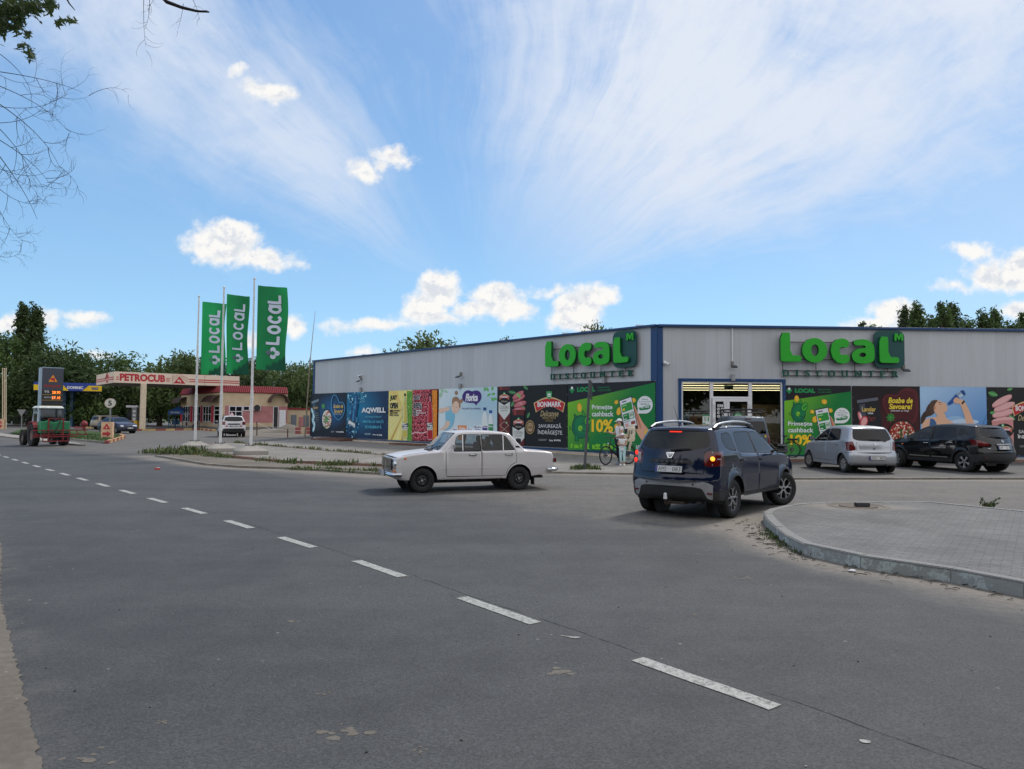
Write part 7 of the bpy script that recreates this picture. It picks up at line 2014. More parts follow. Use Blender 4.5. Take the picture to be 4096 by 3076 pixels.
mb = MB(); p = Vector((.235,-.095,.735)) * 1.70; mb.box(p,(.03,.07,.14),0); a = mb.build('phone',M_BLK,bevel=.006); a.location = WOMAN.location; a.rotation_euler = WOMAN.rotation_euler; tag(a,'black phone held up in the hand of the woman in the white cap','phone')
gp = GG('r11',1272,1342,.055)
person('small girl in white cap, sunglasses, white top and pale blue leggings',(gp.x,gp.y,.055),R(250),1.20,
       dict(hd=(.012,0,.905),nk=(0,0,.80),ch=(.005,0,.72),lel=(.03,.13,.64),lwr=(.105,.03,.635),rel=(.03,-.13,.64),rwr=(.11,-.02,.655),lsh=(0,.095,.78),rsh=(0,-.095,.78)),M_WHITE,mat('pale blue leggings',C(186,220,224),.8),
       M_WHITE,hair=(.10,.06,.035,1),cap=mat('pink white cap',C(226,214,222),.8),girl=True,glasses=True,ponytail=True,sleeve=0.12,hem=.44,calf=.75)
LM = LADA.matrix_basis
dp = LM @ Vector((-.30,.36,.14)); 
person('bald man in a dark shirt and glasses driving the white saloon',tuple(dp),LADA.rotation_euler.z,1.72,
       dict(pel=(-.02,0,.19),wa=(-.06,0,.29),ch=(-.09,0,.42),nk=(-.08,0,.52),hd=(-.06,0,.61),lsh=(-.09,.11,.50),rsh=(-.09,-.11,.50),lel=(.04,.15,.38),rel=(.04,-.13,.38),lwr=(.20,.09,.42),rwr=(.20,-.08,.42),
   lhp=(0,.05,.17),rhp=(0,-.05,.17),lkn=(.24,.07,.20),rkn=(.24,-.07,.20),lan=(.42,.07,.08),ran=(.42,-.07,.08),ltoe=(.50,.07,.07),rtoe=(.50,-.07,.07)),M_BLACKC,M_BLACKC,M_BLACKC,hair=None,glasses=True,sleeve=.6)
# ------------------------------------------------------------------ bicycles
def bicycle(label,loc,rz,steer=0.0,seat=True,rack=False,group=None):
 root = thing('bicycle',label,'bicycle',loc,rz); rw = .355
 fr = mat('black bicycle frame',(.012,.012,.013,1),.3,coat=.5)
 def whl(x,st):
  w = bpy.data.objects.new('wheel',None); link(w,root); w.location = (x,0,rw); w.rotation_euler = (0,0,st); Q = Matrix.Rotation(PI / 2,4,'X')
  mb = MB(); mb.lathe([(rw - .022 + .022 * math.cos(a),.022 * math.sin(a)) for a in [2 * PI * i / 8 for i in range(8)]],40,Q,closed=True); mb.build('tyre',M_TYRE,w,smooth=True)
  mb = MB(); mb.lathe([(rw - .05,.012),(rw - .038,.012),(rw - .038,-.012),(rw - .05,-.012)],36,Q,closed=True); mb.lathe([(.085,.035),(.05,.035),(.05,.038),(.085,.038)],20,Q,closed=True); mb.cyl((0,-.05,0),(0,.05,0),.022,n=10); mb.build('rim',M_BLK,w,smooth=True)
  mb = MB()
  for i in range(28): a = 2 * PI * i / 28; s = .025 if i % 2 else -.025; mb.tube([(.02 * math.cos(a + .5),s,.02 * math.sin(a + .5)),((rw - .045) * math.cos(a),0,(rw - .045) * math.sin(a))],.0018,3,cap=False)
  mb.build('spokes',M_ALU,w)
 whl(-.55,0); whl(.57,steer)
 bb = Vector((-.08,0,.29)); st = Vector((-.24,0,.78)); hd = Vector((.36,0,.80)); hl = Vector((.41,0,.64))
 mb = MB(); mb.tube([hl,hl.lerp(bb,.5) - Vector((0,0,.03)),bb],[.032,.042,.04],8); mb.tube([bb,st],.018,8); mb.tube([hd - Vector((0,0,.02)),(0.1,0,.62),st - Vector((-.05,0,.22))],.018,8); mb.tube([hd,hl],.024,8)
 for s in (1,-1): mb.tube([bb,(-.55,s * .06,rw)],.011,6); mb.tube([st - Vector((-.03,0,.12)),(-.55,s * .06,rw)],.009,6)
 mb.build('frame',fr,root,smooth=True)
 mb = MB(); Z = Matrix.Translation((.39,0,0)) @ Matrix.Rotation(steer,4,'Z') @ Matrix.Translation((-.39,0,0)); mb.M = Z
 for s in (1,-1): mb.tube([(.41,s * .05,.64),(.44,s * .055,.5),(.57,s * .055,rw)],.014,6)
 mb.tube([(.41,-.05,.65),(.41,.05,.65)],.018,6); mb.tube([(.36,0,.8),(.34,0,.98),(.38,0,1.0)],.014,6)
 mb.tube([(.28,-.32,1.02),(.36,-.12,1.02),(.38,0,1.0),(.36,.12,1.02),(.28,.32,1.02)],.012,6)
 for s in (1,-1): mb.tube([(.28,s * .32,1.02),(.36,s * .2,1.02)],.018,6); mb.tube([(.36,s * .2,1.0),(.44,s * .26,.97)],.006,4); mb.tube([(.38,s * .1,1.0),(.5,s * .06,.85),(.5,s * .06,.5)],.004,4)
 mb.build('handlebar',fr,root,smooth=True)
 mb = MB(); mb.M = Z; mb.sphere((.47,0,.78),.035,8,6,0,(.8,1,1)); mb.build('lamp',M_CLL,root)
 mb = MB(); mb.sphere((-.28,0,.93),.1,10,6,0,(1.35,.75,.28)); mb.tube([st,(-.27,0,.91)],.014,6); mb.build('saddle',M_BLK,root,smooth=True)
 mb = MB(); Q = Matrix.Translation((-.08,.05,.29)) @ Matrix.Rotation(PI / 2,4,'X'); mb.lathe([(.09,0),(.075,.006),(.02,.006)],20,Q)
 for s in (1,-1): mb.tube([(-.08,s * .07,.29),(-.08 + s * .12,s * .09,.16)],.01,5); mb.box((-.08 + s * .12,s * .14,.16),(.09,.09,.02))
 mb.sphere((-.05,0,.31),.07,10,6,0,(1.2,.8,1)); mb.tube([(-.55,.05,rw - .06),(-.52,.05,.2),(-.47,.05,.17)],.012,5); mb.build('crank',M_BLK,root)
 mb = MB()
 for s in (1,-1): mb.tube([(-.55,s * .07,rw),(-.60,s * .07,.76)],.007,4); mb.tube([(-.25,s * .07,.76),(-.85,s * .07,.76)],.008,4)
 for i in range(4): mb.tube([(-.3 - i * .17,-.07,.76),(-.3 - i * .17,.07,.76)],.006,4)
 if rack: mb.box((-.58,0,.80),(.42,.15,.06))
 mb.tube([(-.55 + .39 * math.cos(a),0,rw + .39 * math.sin(a)) for a in [R(20 + 170 * i / 12) for i in range(13)]],.012,5); mb.build('luggage_rack',M_BLK,root)
 if seat:
  cr = mat('cream plastic seat',C(222,208,186),.5); s_ = bpy.data.objects.new('child_seat',None); link(s_,root)
  mb = MB(); mb.box((-.56,0,.90),(.30,.30,.09)); mb.box((-.72,0,1.14),(.06,.30,.50),M=Matrix.Translation((-.0,0,0))); mb.box((-.76,0,1.42),(.07,.2,.14))
  for s in (1,-1): mb.box((-.60,s * .15,1.02),(.26,.03,.2)); mb.box((-.70,s * .14,1.25),(.13,.03,.26)); mb.beam((-.52,s * .17,.92),(-.42,s * .17,.55),.12,.03); mb.box((-.40,s * .17,.52),(.16,.10,.03))
  mb.build('seat_shell',cr,s_,bevel=.015); mb = MB()
  for s in (1,-1): mb.tube([(-.67,s * .06,1.28),(-.62,s * .05,1.05),(-.5,0,.96)],.012,5)
  mb.tube([(-.7,0,.88),(-.3,0,.62)],.012,5); mb.build('strap',M_BLK,s_)
 return root
fa = GG('r11',882,1325,.055); fb = GG('r11',1432,1302,.055); hd_ = math.atan2(fa.y - fb.y,fa.x - fb.x); c_ = (fa + fb) / 2
bicycle('black bicycle with a cream child seat on its rack beside the woman in white',(c_.x,c_.y,.055),hd_,R(8))
fb = GG('r6',2000,582,.15); bicycle('black electric bicycle with a bare rear rack between the van and the silver car',(fb.x - .5,fb.y + .35,.15),R(148),0,False,True)
# ------------------------------------------------------------------ flagpoles and flags
M_POLE = mat('white painted pole',(.66,.67,.68,1),.4,var=.12,scale=12)
M_FLAG = attr_mat('flag cloth',.8,var=.10,scale=1.2)
def flagpole(px,ytop,xb,yb,yg,fx0,fx1,fy0,fy1,wv,lab,flab):
 g = GG('r14',xb,yg,.135); Y = g.y + .35
 b = AT(*D('r14',xb,yb),Y); z0 = b.z
 root = thing('flagpole',lab,'flagpole',(b.x,Y,.135 + gz(Y)),group='white flagpoles on concrete blocks'); h0 = z0 - root.location.z
 mb = MB(); s = .62
 mb.add([(sx * s * k,sy * s * k,z) for k,z in ((1,0),(1,.16),(.34,h0)) for sx,sy in ((-1,-1),(1,-1),(1,1),(-1,1))],[(0,1,5,4),(1,2,6,5),(2,3,7,6),(3,0,4,7),(4,5,9,8),(5,6,10,9),(6,7,11,10),(7,4,8,11),(8,9,10,11)],M=Matrix.Rotation(.5,4,'Z'))
 mb.build('concrete_base',M_CONC,root,bevel=.02)
 T = AT(px,ytop,Y) - root.location; T.y = 0; B = Vector((0,0,h0))
 mb = MB(); mb.tube([B,B.lerp(T,.33)],[.062,.062],14,0); mb.tube([B.lerp(T,.33),B.lerp(T,.66)],[.05,.05],14,0); mb.tube([B.lerp(T,.66),T],[.04,.036],14,0); mb.sphere(T,.055,10,6,0); mb.cyl(B.lerp(T,.28),B.lerp(T,.285),.075,n=14)
 mb.build('pole',M_POLE,root,smooth=True)
 mb = MB(); mb.box((0,0,h0 + .01),(.36,.36,.02)); [mb.cyl((x,y,h0),(x,y,h0 + .07),.014,n=6) for x in (-.14,.14) for y in (-.14,.14)]; mb.build('base_plate',M_STEEL,root)
 a = AT(fx0,fy1,Y); c = AT(fx1,fy0,Y); w = c.x - a.x; h = c.z - a.z
 mb = MB(); NX,NY = 14,26
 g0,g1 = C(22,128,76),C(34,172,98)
 def P(u,v,off=0.0):
  x = u * w; z = v * h
  y = .05 * math.sin(u * 5 + v * 3 + wv) + .09 * math.sin(v * 7 + wv) * u * .5 + .03 * math.sin(u * 13 - v * 4 + wv) + .45 * u
  return (x + .04 * math.sin(v * 6 + wv) * u,y + off - .03,z - .03 * u)
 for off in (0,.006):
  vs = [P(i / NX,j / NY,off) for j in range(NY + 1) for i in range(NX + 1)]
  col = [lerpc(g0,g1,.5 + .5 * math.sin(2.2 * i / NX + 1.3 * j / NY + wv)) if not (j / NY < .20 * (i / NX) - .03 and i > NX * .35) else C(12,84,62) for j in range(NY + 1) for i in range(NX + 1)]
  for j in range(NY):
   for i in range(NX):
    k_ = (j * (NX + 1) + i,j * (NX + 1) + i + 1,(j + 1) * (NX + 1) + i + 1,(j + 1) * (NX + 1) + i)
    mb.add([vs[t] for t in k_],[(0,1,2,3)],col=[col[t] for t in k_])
 wc = C(205,216,235)
 def shape(verts,faces,col,off=-.03): mb.add([P(u,v,off) for u,v in verts],faces,col=col)
 def dense(poly,col,off=-.03):
  pts,tr = poly_tris(poly); shape([(p.x,p.y) for p in pts],[tuple(t) for t in tr],col,off)
 def up(u,v): return (.78 - v * .42,.30 + u * .60)
 W5 = [("L",[[(0,1),(0,.12),(.13,.12)]]),("O",'o'),("C",'c'),("A",'a'),("L",[[(0,1),(0,.12),(.13,.12)]])]
 for i,(nm,pl) in enumerate(W5):
  ox = .03 + i * .205
  if pl == 'o': S = [[(.075 + .065 * math.cos(t),.5 + .42 * math.sin(t)) for t in [2 * PI * k_ / 18 for k_ in range(19)]]]
  elif pl == 'c': S = [[(.08 + .065 * math.cos(t),.5 + .42 * math.sin(t)) for t in [R(50 + 260 * k_ / 14) for k_ in range(15)]]]
  elif pl == 'a': S = [[(.07 + .06 * math.cos(t),.5 + .40 * math.sin(t)) for t in [2 * PI * k_ / 18 for k_ in range(19)]],[(.135,.1),(.135,.9)]]
  else: S = pl
  for L in S:
   Q = [up(ox + x,y) for x,y in L]
   if len(Q) < 4: Q = [(a[0] + (b[0] - a[0]) * t / 5,a[1] + (b[1] - a[1]) * t / 5) for a,b in zip(Q[:-1],Q[1:]) for t in range(5)] + [Q[-1]]
   for p,q in zip(Q[:-1],Q[1:]):
    d = Vector((q[0] - p[0],(q[1] - p[1]) * h / w)); 
    if d.length < 1e-6: continue
    n = Vector((-d.y,d.x)).normalized() * .052; nn = (n.x,n.y * w / h); e = d.normalized() * .035; ee = (e.x,e.y * w / h)
    shape([(p[0] + nn[0] - ee[0],p[1] + nn[1] - ee[1]),(p[0] - nn[0] - ee[0],p[1] - nn[1] - ee[1]),(q[0] - nn[0] + ee[0],q[1] - nn[1] + ee[1]),(q[0] + nn[0] + ee[0],q[1] + nn[1] + ee[1])],[(0,1,2,3)],wc)
 r_ = .10; cx,cy = .57,.205; k_ = w / h
 for dx,dy,c_ in ((-.14,0,C(90,110,120)),(.13,0,wc),(0,.13,wc),(0,-.13,wc)): dense([(cx + dx + r_ * math.cos(t),cy + (dy + r_ * math.sin(t)) * k_) for t in [2 * PI * i / 14 for i in range(14)]],c_,-.013)
 dense([(cx + .09,cy),(cx,cy + .09 * k_),(cx - .09,cy),(cx,cy - .09 * k_)],C(24,130,78),-.036)
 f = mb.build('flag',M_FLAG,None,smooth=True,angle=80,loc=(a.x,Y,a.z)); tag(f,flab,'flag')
 return root
flagpole(430,640,379,240,305,433.5,481,652,808,0.3,'white flagpole on a concrete block, farthest left of three, behind the weeds','green flag with white upright shop name, leftmost and lowest of the three')
flagpole(484,621,591,260,332,488,531,636,807,1.9,'white flagpole on a concrete block between its two neighbours','narrow green flag with white upright shop name between the two others')
flagpole(549.5,602,849,278,355,554,615,617,798,3.3,'tallest white flagpole nearest the shop, on a concrete block','widest green flag with white upright shop name, highest and nearest the shop')
b = GG('r4',1212,1098,.05); t = AT(*D('r4',1270,118),b.y + .1)
mb = MB(); mb.tube([b,t],.045,12,0); mb.cyl(b.lerp(t,.985),t + Vector((0,0,.02)),.055,n=12); mb.box(t + Vector((.06,0,-.35)),(.05,.04,.62),0); mb.box(t + Vector((.03,0,-.25)),(.06,.08,.04)); mb.box(t + Vector((.03,0,-.6)),(.06,.08,.04))
tag(mb.build('metal_post',mat('weathered grey post',(.085,.09,.095,1),.6,.2),smooth=True),'bare dark grey metal post, slightly leaning, in front of the green cashback poster','post')
p0 = PLN - UL * .35 + NL * .1; tp_ = AT(681,672,p0.y)
mb = MB(); mb.tube([(p0.x - .3,p0.y,.1),(p0.x,p0.y,6.1)],[.06,.05],8); mb.tube([(p0.x,p0.y,6.0),tuple(p0.lerp(Vector((tp_.x,p0.y,0)),.6) + Vector((0,0,8.2))),tuple(tp_)],[.03,.02,.01],6)
tag(mb.build('antenna_mast',mat('pale brown mast',(.25,.21,.16,1),.7)),'thin tall antenna mast standing at the far end of the long wall','mast')
# ------------------------------------------------------------------ small things on the paved corner and road
c = GG('r12',905,258,.15)
mb = MB(); mb.lathe([(.30,.0),(.34,.004),(.34,.01),(.26,.012),(.001,.012)],32); mb.lathe([(.40,.0),(.46,.016),(.55,.0)],32,mi=1)
o = mb.build('manhole_cover',[mat('rusty iron',(.09,.065,.05,1),.8),M_SAND],loc=(c.x,c.y + .15,.146)); tag(o,'round iron manhole cover in a ring of sand on the paved corner','manhole cover')
mb = MB(); mb.box((0,0,.04),(.25,.12,.07)); o = mb.build('brick',mat('dark grey brick',(.055,.055,.06,1),.8),bevel=.008,loc=(c.x,c.y,.158),rz=-.05); tag(o,'dark oblong brick lying on the manhole cover','brick')
lit = G(340,1014.5)
mb = MB(); mb.box((0,0,.03),(.16,.09,.05),0); mb.box((.02,0,.058),(.1,.07,.01),1); o = mb.build('litter',[mat('red wrapper',C(200,50,40),.5),M_WHITE],loc=tuple(lit),bevel=.01,rz=.4); tag(o,'crumpled red and white wrapper lying on the dark road','wrapper')
mb = MB(); q = random.Random(11)
E_ = ISL[:9]
for i in range(150):
 j = q.randrange(len(E_) - 1); t = q.random(); p = E_[j].lerp(E_[j + 1],t); d = (E_[j + 1] - E_[j]).normalized(); n = Vector((d.y,-d.x,0)) * -1
 if n.x > 0: n = -n
 p = p + n * abs(q.gauss(.05,.25)) + d * q.uniform(-.3,.3); p.z = .016; a = q.uniform(0,PI); l = q.uniform(.03,.16)
 mb.tube([p,p + Vector((math.cos(a) * l * .5,math.sin(a) * l * .5,.006)),p + Vector((math.cos(a + .3) * l,math.sin(a + .3) * l,.0))],q.uniform(.002,.006),4,col=None)
for i in range(120):
 x,y = q.uniform(-4,5),q.uniform(2.5,12)
 s = q.uniform(.003,.008); mb.sphere((x,y,.006 + s * .3),s,5,3,q.choice([0,0,1]),(1.3,1,.5))
tag(mb.build('debris',[mat('dry twig',(.05,.038,.028,1),.9),mat('pale pebble',(.34,.33,.30,1),.8)]),kind='stuff')
mb = MB(); p = GG('r12',825,787); mb.sphere((0,0,.02),.035,8,5,0,(1.3,.9,.5)); o = mb.build('litter',M_WHITE,loc=tuple(p)); tag(o,'white scrap of paper lying against the painted kerb','paper')
# ------------------------------------------------------------------ weeds and grass
def blades(mb,p,n,hmax,spread,q,mi=0,flat=.5):
 for _ in range(n):
  x,y = p[0] + q.gauss(0,spread),p[1] + q.gauss(0,spread * .8); h = q.uniform(.35,1) * hmax; a = q.uniform(0,2 * PI); w = h * q.uniform(.06,.16) + .005; l = h * q.uniform(.1,flat)
  z = p[2]; dx,dy = math.cos(a) * w,math.sin(a) * w; lx,ly = -math.sin(a) * l,math.cos(a) * l
  mb.add([(x - dx,y - dy,z),(x + dx,y + dy,z),(x + lx * .4 + dx * .8,y + ly * .4 + dy * .8,z + h * .6),(x + lx * .4 - dx * .8,y + ly * .4 - dy * .8,z + h * .6),(x + lx,y + ly,z + h)],[(0,1,2,3),(3,2,4)],mi if q.random() < .7 else 1)
M_WEED = mat('weed green',(.065,.105,.028,1),.7,var=.35,scale=3); M_WEED2 = mat('dry weed',(.13,.14,.05,1),.8,var=.3,scale=3)
q = random.Random(5)
def weed_line(pts,n,h,sp,name='weeds'):
 mb = MB()
 L = [(a,b,(b - a).length) for a,b in zip(pts[:-1],pts[1:])]; T = sum(l for *_,l in L)
 for i in range(n):
  t = q.uniform(0,T)
  for a,b,l in L:
   if t <= l: break
   t -= l
  p = a.lerp(b,min(1,t / l)); k_ = q.random() ** 2
  blades(mb,(p.x + q.gauss(0,sp),p.y + q.gauss(0,sp),p.z),11,h * (.35 + .65 * k_),.06 + sp * .3,q)
 tag(mb.build(name,[M_WEED,M_WEED2]),kind='stuff')
z_ = lambda l,z: [Vector((p.x,p.y,gz(p.y) + z)) for p in l]
weed_line(z_(ISL[4:8],.012),40,.08,.04); weed_line(z_(BACKK,.14),120,.20,.08)
weed_line(z_([GG('r14',100,350),GG('r14',250,350),GG('r14',400,362)],.05),105,.44,.45,'tall_weeds')
weed_line(z_([GG('r14',470,372),GG('r14',740,395)],.05),36,.30,.25); weed_line(z_([GG('r14',980,415),GG('r14',1200,440)],.05),34,.26,.15)
weed_line(z_([GG('r14',1440,455),GG('r14',1680,455)],.05),36,.28,.18); weed_line(z_([GG('r14',1180,480),GG('r14',1500,495),GG('r14',2000,520),LOTK[0] + Vector((1.5,0,0))],.03),120,.18,.22)
weed_line(z_([GG('r14',1740,455),GG('r14',2000,465),G(1000,1016)],.06),40,.2,.15); weed_line(z_([GG('r4',1100,1120),GG('r4',1210,1095),GG('r4',1350,1120)],.05),60,.22,.12); weed_line(z_([LOTK[1],LOTK[2]],.02),26,.12,.1)
p = GG('r12',1850,240,.15); mb = MB(); blades(mb,(p.x + .1,p.y,.08),24,.16,.06,q); 
for i in range(6):
 a = Vector((p.x + .05 * i,p.y,.1)); b = a + Vector((q.uniform(-.2,.35),q.uniform(-.1,.1),q.uniform(.05,.24))); mb.tube([a,a.lerp(b,.5) + Vector((0,0,.05)),b],.004,4)
 for j in range(14): c = a.lerp(b,.2 + .8 * q.random()); mb.add([c,c + Vector((q.uniform(-.04,.04),.01,q.uniform(0,.04))),c + Vector((q.uniform(-.04,.04),0,.045))],[(0,1,2)])
tag(mb.build('young_shrub',[M_WEED,M_WEED2]),'straggly green shoot growing at the far edge of the paved corner','shrub')
# ------------------------------------------------------------------ filling station
def part(mb,name,m,parent,M=None,**k_):
 o = mb.build(name,m,parent,**k_)
 if M is not None: place(o,M)
 return o
M_CREAM = mat('cream painted metal',C(228,208,188),.5,var=.08); M_YEL = mat('yellow plaster',(.56,.44,.29,1),.85,var=.1,scale=1.5); M_PINK = mat('pink plaster',(.46,.20,.20,1),.85,var=.14,scale=1.5)
M_RED = mat('red paint',C(176,40,52),.6,var=.1); M_TILE = mat('red roof tile sheet',C(132,34,44),.5,var=.12); M_PLINTH = mat('grey plinth',(.20,.19,.18,1),.85); M_BLUEC = mat('steel blue paint',C(44,84,118),.5); M_WIN = glass_mat('station glass',(.4,.45,.5),.35)
u_ = Vector((.778,.628,0)); v_ = Vector((-.628,.778,0)); ZV = Vector((0,0,1))
def face(O,U):
 M = frame(O,U,ZV); N = U.cross(ZV); inv_ = M.inverted()
 def L(r,x,y):
  p = inv_ @ ONP(*D(r,x,y),O,N); return p.x,p.y
 return M,L
# big canopy
CC = Vector((-40.9,76,0)); can = thing('station_canopy','cream filling station canopy with red stripes and PETROCUB lettering on columns','canopy',tuple(CC)); zb,zt = 5.11,6.26
MC,LC = face(CC,u_); CL = CC + v_ * 9.5; MK,LK = face(CL,-v_)
mb = MB(); c = CC + u_ * 6.35 + v_ * 4.75; mb.box((c.x,c.y,(zb + zt) / 2),(12.7,9.5,zt - zb - .02),rz=math.atan2(u_.y,u_.x)); part(mb,'canopy_roof',mat('dull canopy soffit',(.22,.2,.18,1)),can,Matrix.Identity(4))
rt = mat('faded red print',C(186,44,54),.6,var=.06)
for (M,W,L,r) in ((MC,12.7,LC,0),(MK,9.5,LK,1)):
 mb = MB(); mb.box((W / 2,(zb + zt) / 2,.03),(W,zt - zb,.06),0)
 z1,z2 = zb + .36,zb + .58
 xs = (5.95,9.6) if not r else (6.0,8.6)
 xt = LC('r1',1702,860)[0] if not r else 6.2
 a = LC('r1',1135,850)[0]; b = LC('r1',1567,850)[0]
 segs = [(.15,a - .1),(b + .1,xt - 1.0),(xt + 1.0,W - .05)] if not r else [(.1,xt - 1.0),(xt + 1.0,W - .1)]
 for x0,x1 in segs:
  for z in (z1,z2): mb.box(((x0 + x1) / 2,z,.065),(x1 - x0,.10,.012),1)
 for s in (1,-1):
  for k_ in (0,.34): mb.beam((xt + s * (1.05 - k_ * .6),z2 - k_ * .65 + (0 if k_ == 0 else 0),.066),(xt + s * .08,zt - .1 - k_ * .5 + .05,.066),.012,.09,1)
 mb.prism([(xt - .62,zb + .12),(xt + .62,zb + .12),(xt,zb + .88)],.06,.075,mi=1); mb.prism(ell(xt - .08,zb + .42,.14,.12,8),.076,.08,mi=0); mb.box((xt + .12,zb + .32,.078),(.07,.26,.006),0)
 if not r: mb.text('PETROCUB',a,zb + .20,b - a,.78,I4,.06,.075,mi=1,bold=.05)
 for x in (5.6,8.9): mb.box((x,(zb + zt) / 2,.062),(.03,zt - zb,.01),2)
 part(mb,'fascia',[M_CREAM,rt,M_PLINTH],can,M)
for (x,y,w) in ((1350,1352,.50),(1186,1305,.48)):
 p = GG('r1',x,y); mb = MB(); mb.box((p.x,p.y,(p.z + zb) / 2),(w,w,zb - p.z),rz=.68); part(mb,'column',mat('beige column',C(216,198,172),.7),can,Matrix.Identity(4),bevel=.02)
# kiosk
K = Vector((-31.5,80.4,0)); KI = thing('kiosk_building','low yellow and pink station kiosk with red tiled roof edge and white windows','kiosk',tuple(K))
MR2,LR2 = face(K,u_); KV = K + v_ * 16; ML2,LL2 = face(KV,-v_)
b0 = .22; zr = LR2('r2',900,893)[1]; zs = LR2('r2',700,1032)[1]; zy = LR2('r2',1000,1222)[1]; W1 = 7.33
for (M,W,pinkx) in ((MR2,W1,1),(ML2,16,0)):
 mb = MB(); mb.box((W / 2,(zs + zr) / 2,-.15),(W,zr - zs,.3),0); mb.box((W / 2,(zy + zs) / 2,-.151),(W,zs - zy,.29),1 if pinkx else 0); mb.box((W / 2,(zy + .5) / 2 + .1,-.152),(W,zy - .5 + .3,.288),0); mb.box((W / 2,.32,-.14),(W + .04,.5,.32),2)
 part(mb,'wall',[M_YEL,M_PINK,M_PLINTH],KI,M)
mb = MB(); c = K + u_ * W1 / 2 + v_ * 8; mb.box((c.x,c.y,zr / 2),(W1 - .5,15.5,zr - .1),rz=math.atan2(u_.y,u_.x)); part(mb,'core',M_DARK,KI,Matrix.Identity(4))
for (M,W) in ((MR2,W1),(ML2,16)):
 mb = MB(); n = int(W / .22)
 for i in range(n):
  x = W * (i + .5) / n
  for j in range(3): mb.tube([(x,zr + .02 + j * .24,.12 - j * .14),(x,zr + .25 + j * .24,-.01 - j * .14)],W / n * .56,6)
 part(mb,'roof',M_TILE,KI,M,smooth=True)
def win(L,M,r,x0,x1,y0,y1,nx,ny,nm='window',door=False):
 a = L(r,x0,(y0 + y1) / 2)[0]; b = L(r,x1,(y0 + y1) / 2)[0]; t = L(r,(x0 + x1) / 2,y0)[1]; u = L(r,(x0 + x1) / 2,y1)[1]
 f = frame_mb(a,b,u,t,.08,.08,.03)
 for i in range(1,nx): f.box((a + (b - a) * i / nx,(t + u) / 2,.03),(.07,t - u - .16,.078))
 for j in range(1,ny): f.box(((a + b) / 2,t - (t - u) * j / ny * (.7 if door else 1),.03),(b - a - .16,.07,.076))
 o = part(f,nm,M_WPVC,KI,M); MB().box(((a + b) / 2,(t + u) / 2,.01),(b - a - .1,t - u - .1,.01)).build('pane',M_WIN,o); return o
win(LR2,MR2,'r2',597,745,1035,1155,2,2); win(LR2,MR2,'r2',752,826,1035,1088,1,1)
for x0,x1 in ((92,172),(203,286),(312,405)): win(LL2,ML2,'r2',x0,x1,1036,1212,3,2)
win(LL2,ML2,'r2',436,498,1034,1240,1,3,'door',True); win(LL2,ML2,'r2',118,146,1075,1285,1,2,'door',True)
for x0,x1 in ((65,92),(172,203),(286,312),(405,436)):
 a = LL2('r2',x0,1120)[0]; b = LL2('r2',x1,1120)[0]; mb = MB(); mb.box(((a + b) / 2,(zs + zy) / 2,.03),(b - a,zs - zy,.08)); part(mb,'pier',M_RED,KI,ML2)
a = LR2('r2',1083,1155)[0]; b = LR2('r2',1143,1155)[0]; t = LR2('r2',1110,1040)[1]
part(frame_mb(a,b,.3,t,.07,.1,.03),'door_frame',M_WPVC,KI,MR2); mb = MB(); mb.box(((a + b) / 2,t / 2 + .1,.012),(b - a,t - .3,.01)); part(mb,'doorway',M_DARK,KI,MR2)
mb = MB(); mb.box((b + .38,(t - .5) / 2 + .2,.30),(.75,t - .7,.05)); part(mb,'door',M_WPVC,KI,MR2,bevel=.01)
c = LR2('r2',1130,1000); r_ = LR2('r2',1235,1000)[0] - c[0]
mb = MB(); mb.prism([(c[0] + r_ * math.cos(t_),c[1] + r_ * .95 * math.sin(t_)) for t_ in [PI * i / 12 for i in range(13)]] + [(c[0] + r_ * .9 * math.cos(t_),c[1] + r_ * .85 * math.sin(t_)) for t_ in [PI * (12 - i) / 12 for i in range(13)]],.02,.9); part(mb,'awning',mat('brown awning sheet',C(70,52,48),.5),KI,MR2)
c = LL2('r2',385,930); d = LL2('r2',500,990)
for (x0,x1) in ((c[0],d[0]),(LL2('r2',40,960)[0],LL2('r2',130,960)[0])):
 mb = MB(); mb.prism([(0,0),(.3,.5),(.8,.75),(1.0,.78),(1.0,.72),(.8,.68),(.36,.44),(.06,0)],0,x1 - x0,Matrix.Translation((x0,d[1],1.0)) @ Matrix(((0,0,1,0),(0,1,0,0),(-1,0,0,0),(0,0,0,1)))); part(mb,'awning',mat('brown awning sheet',C(70,52,48),.5),KI,ML2)
a = LR2('r2',867,1033); b = LR2('r2',933,1082); mb = MB(); mb.box(((a[0] + b[0]) / 2,(a[1] + b[1]) / 2,.25),(b[0] - a[0],a[1] - b[1],.4)); mb.cyl(((a[0] * .6 + b[0] * .4),(a[1] + b[1]) / 2,.44),((a[0] * .6 + b[0] * .4),(a[1] + b[1]) / 2,.46),.36,n=20,mi=1)
o = mb.build('air_conditioner',[mat('white appliance',(.6,.6,.6,1),.4),M_BLK],bevel=.02); o.matrix_basis = MR2; tag(o,'white air conditioning unit on the pink kiosk wall beside the window','air conditioner')
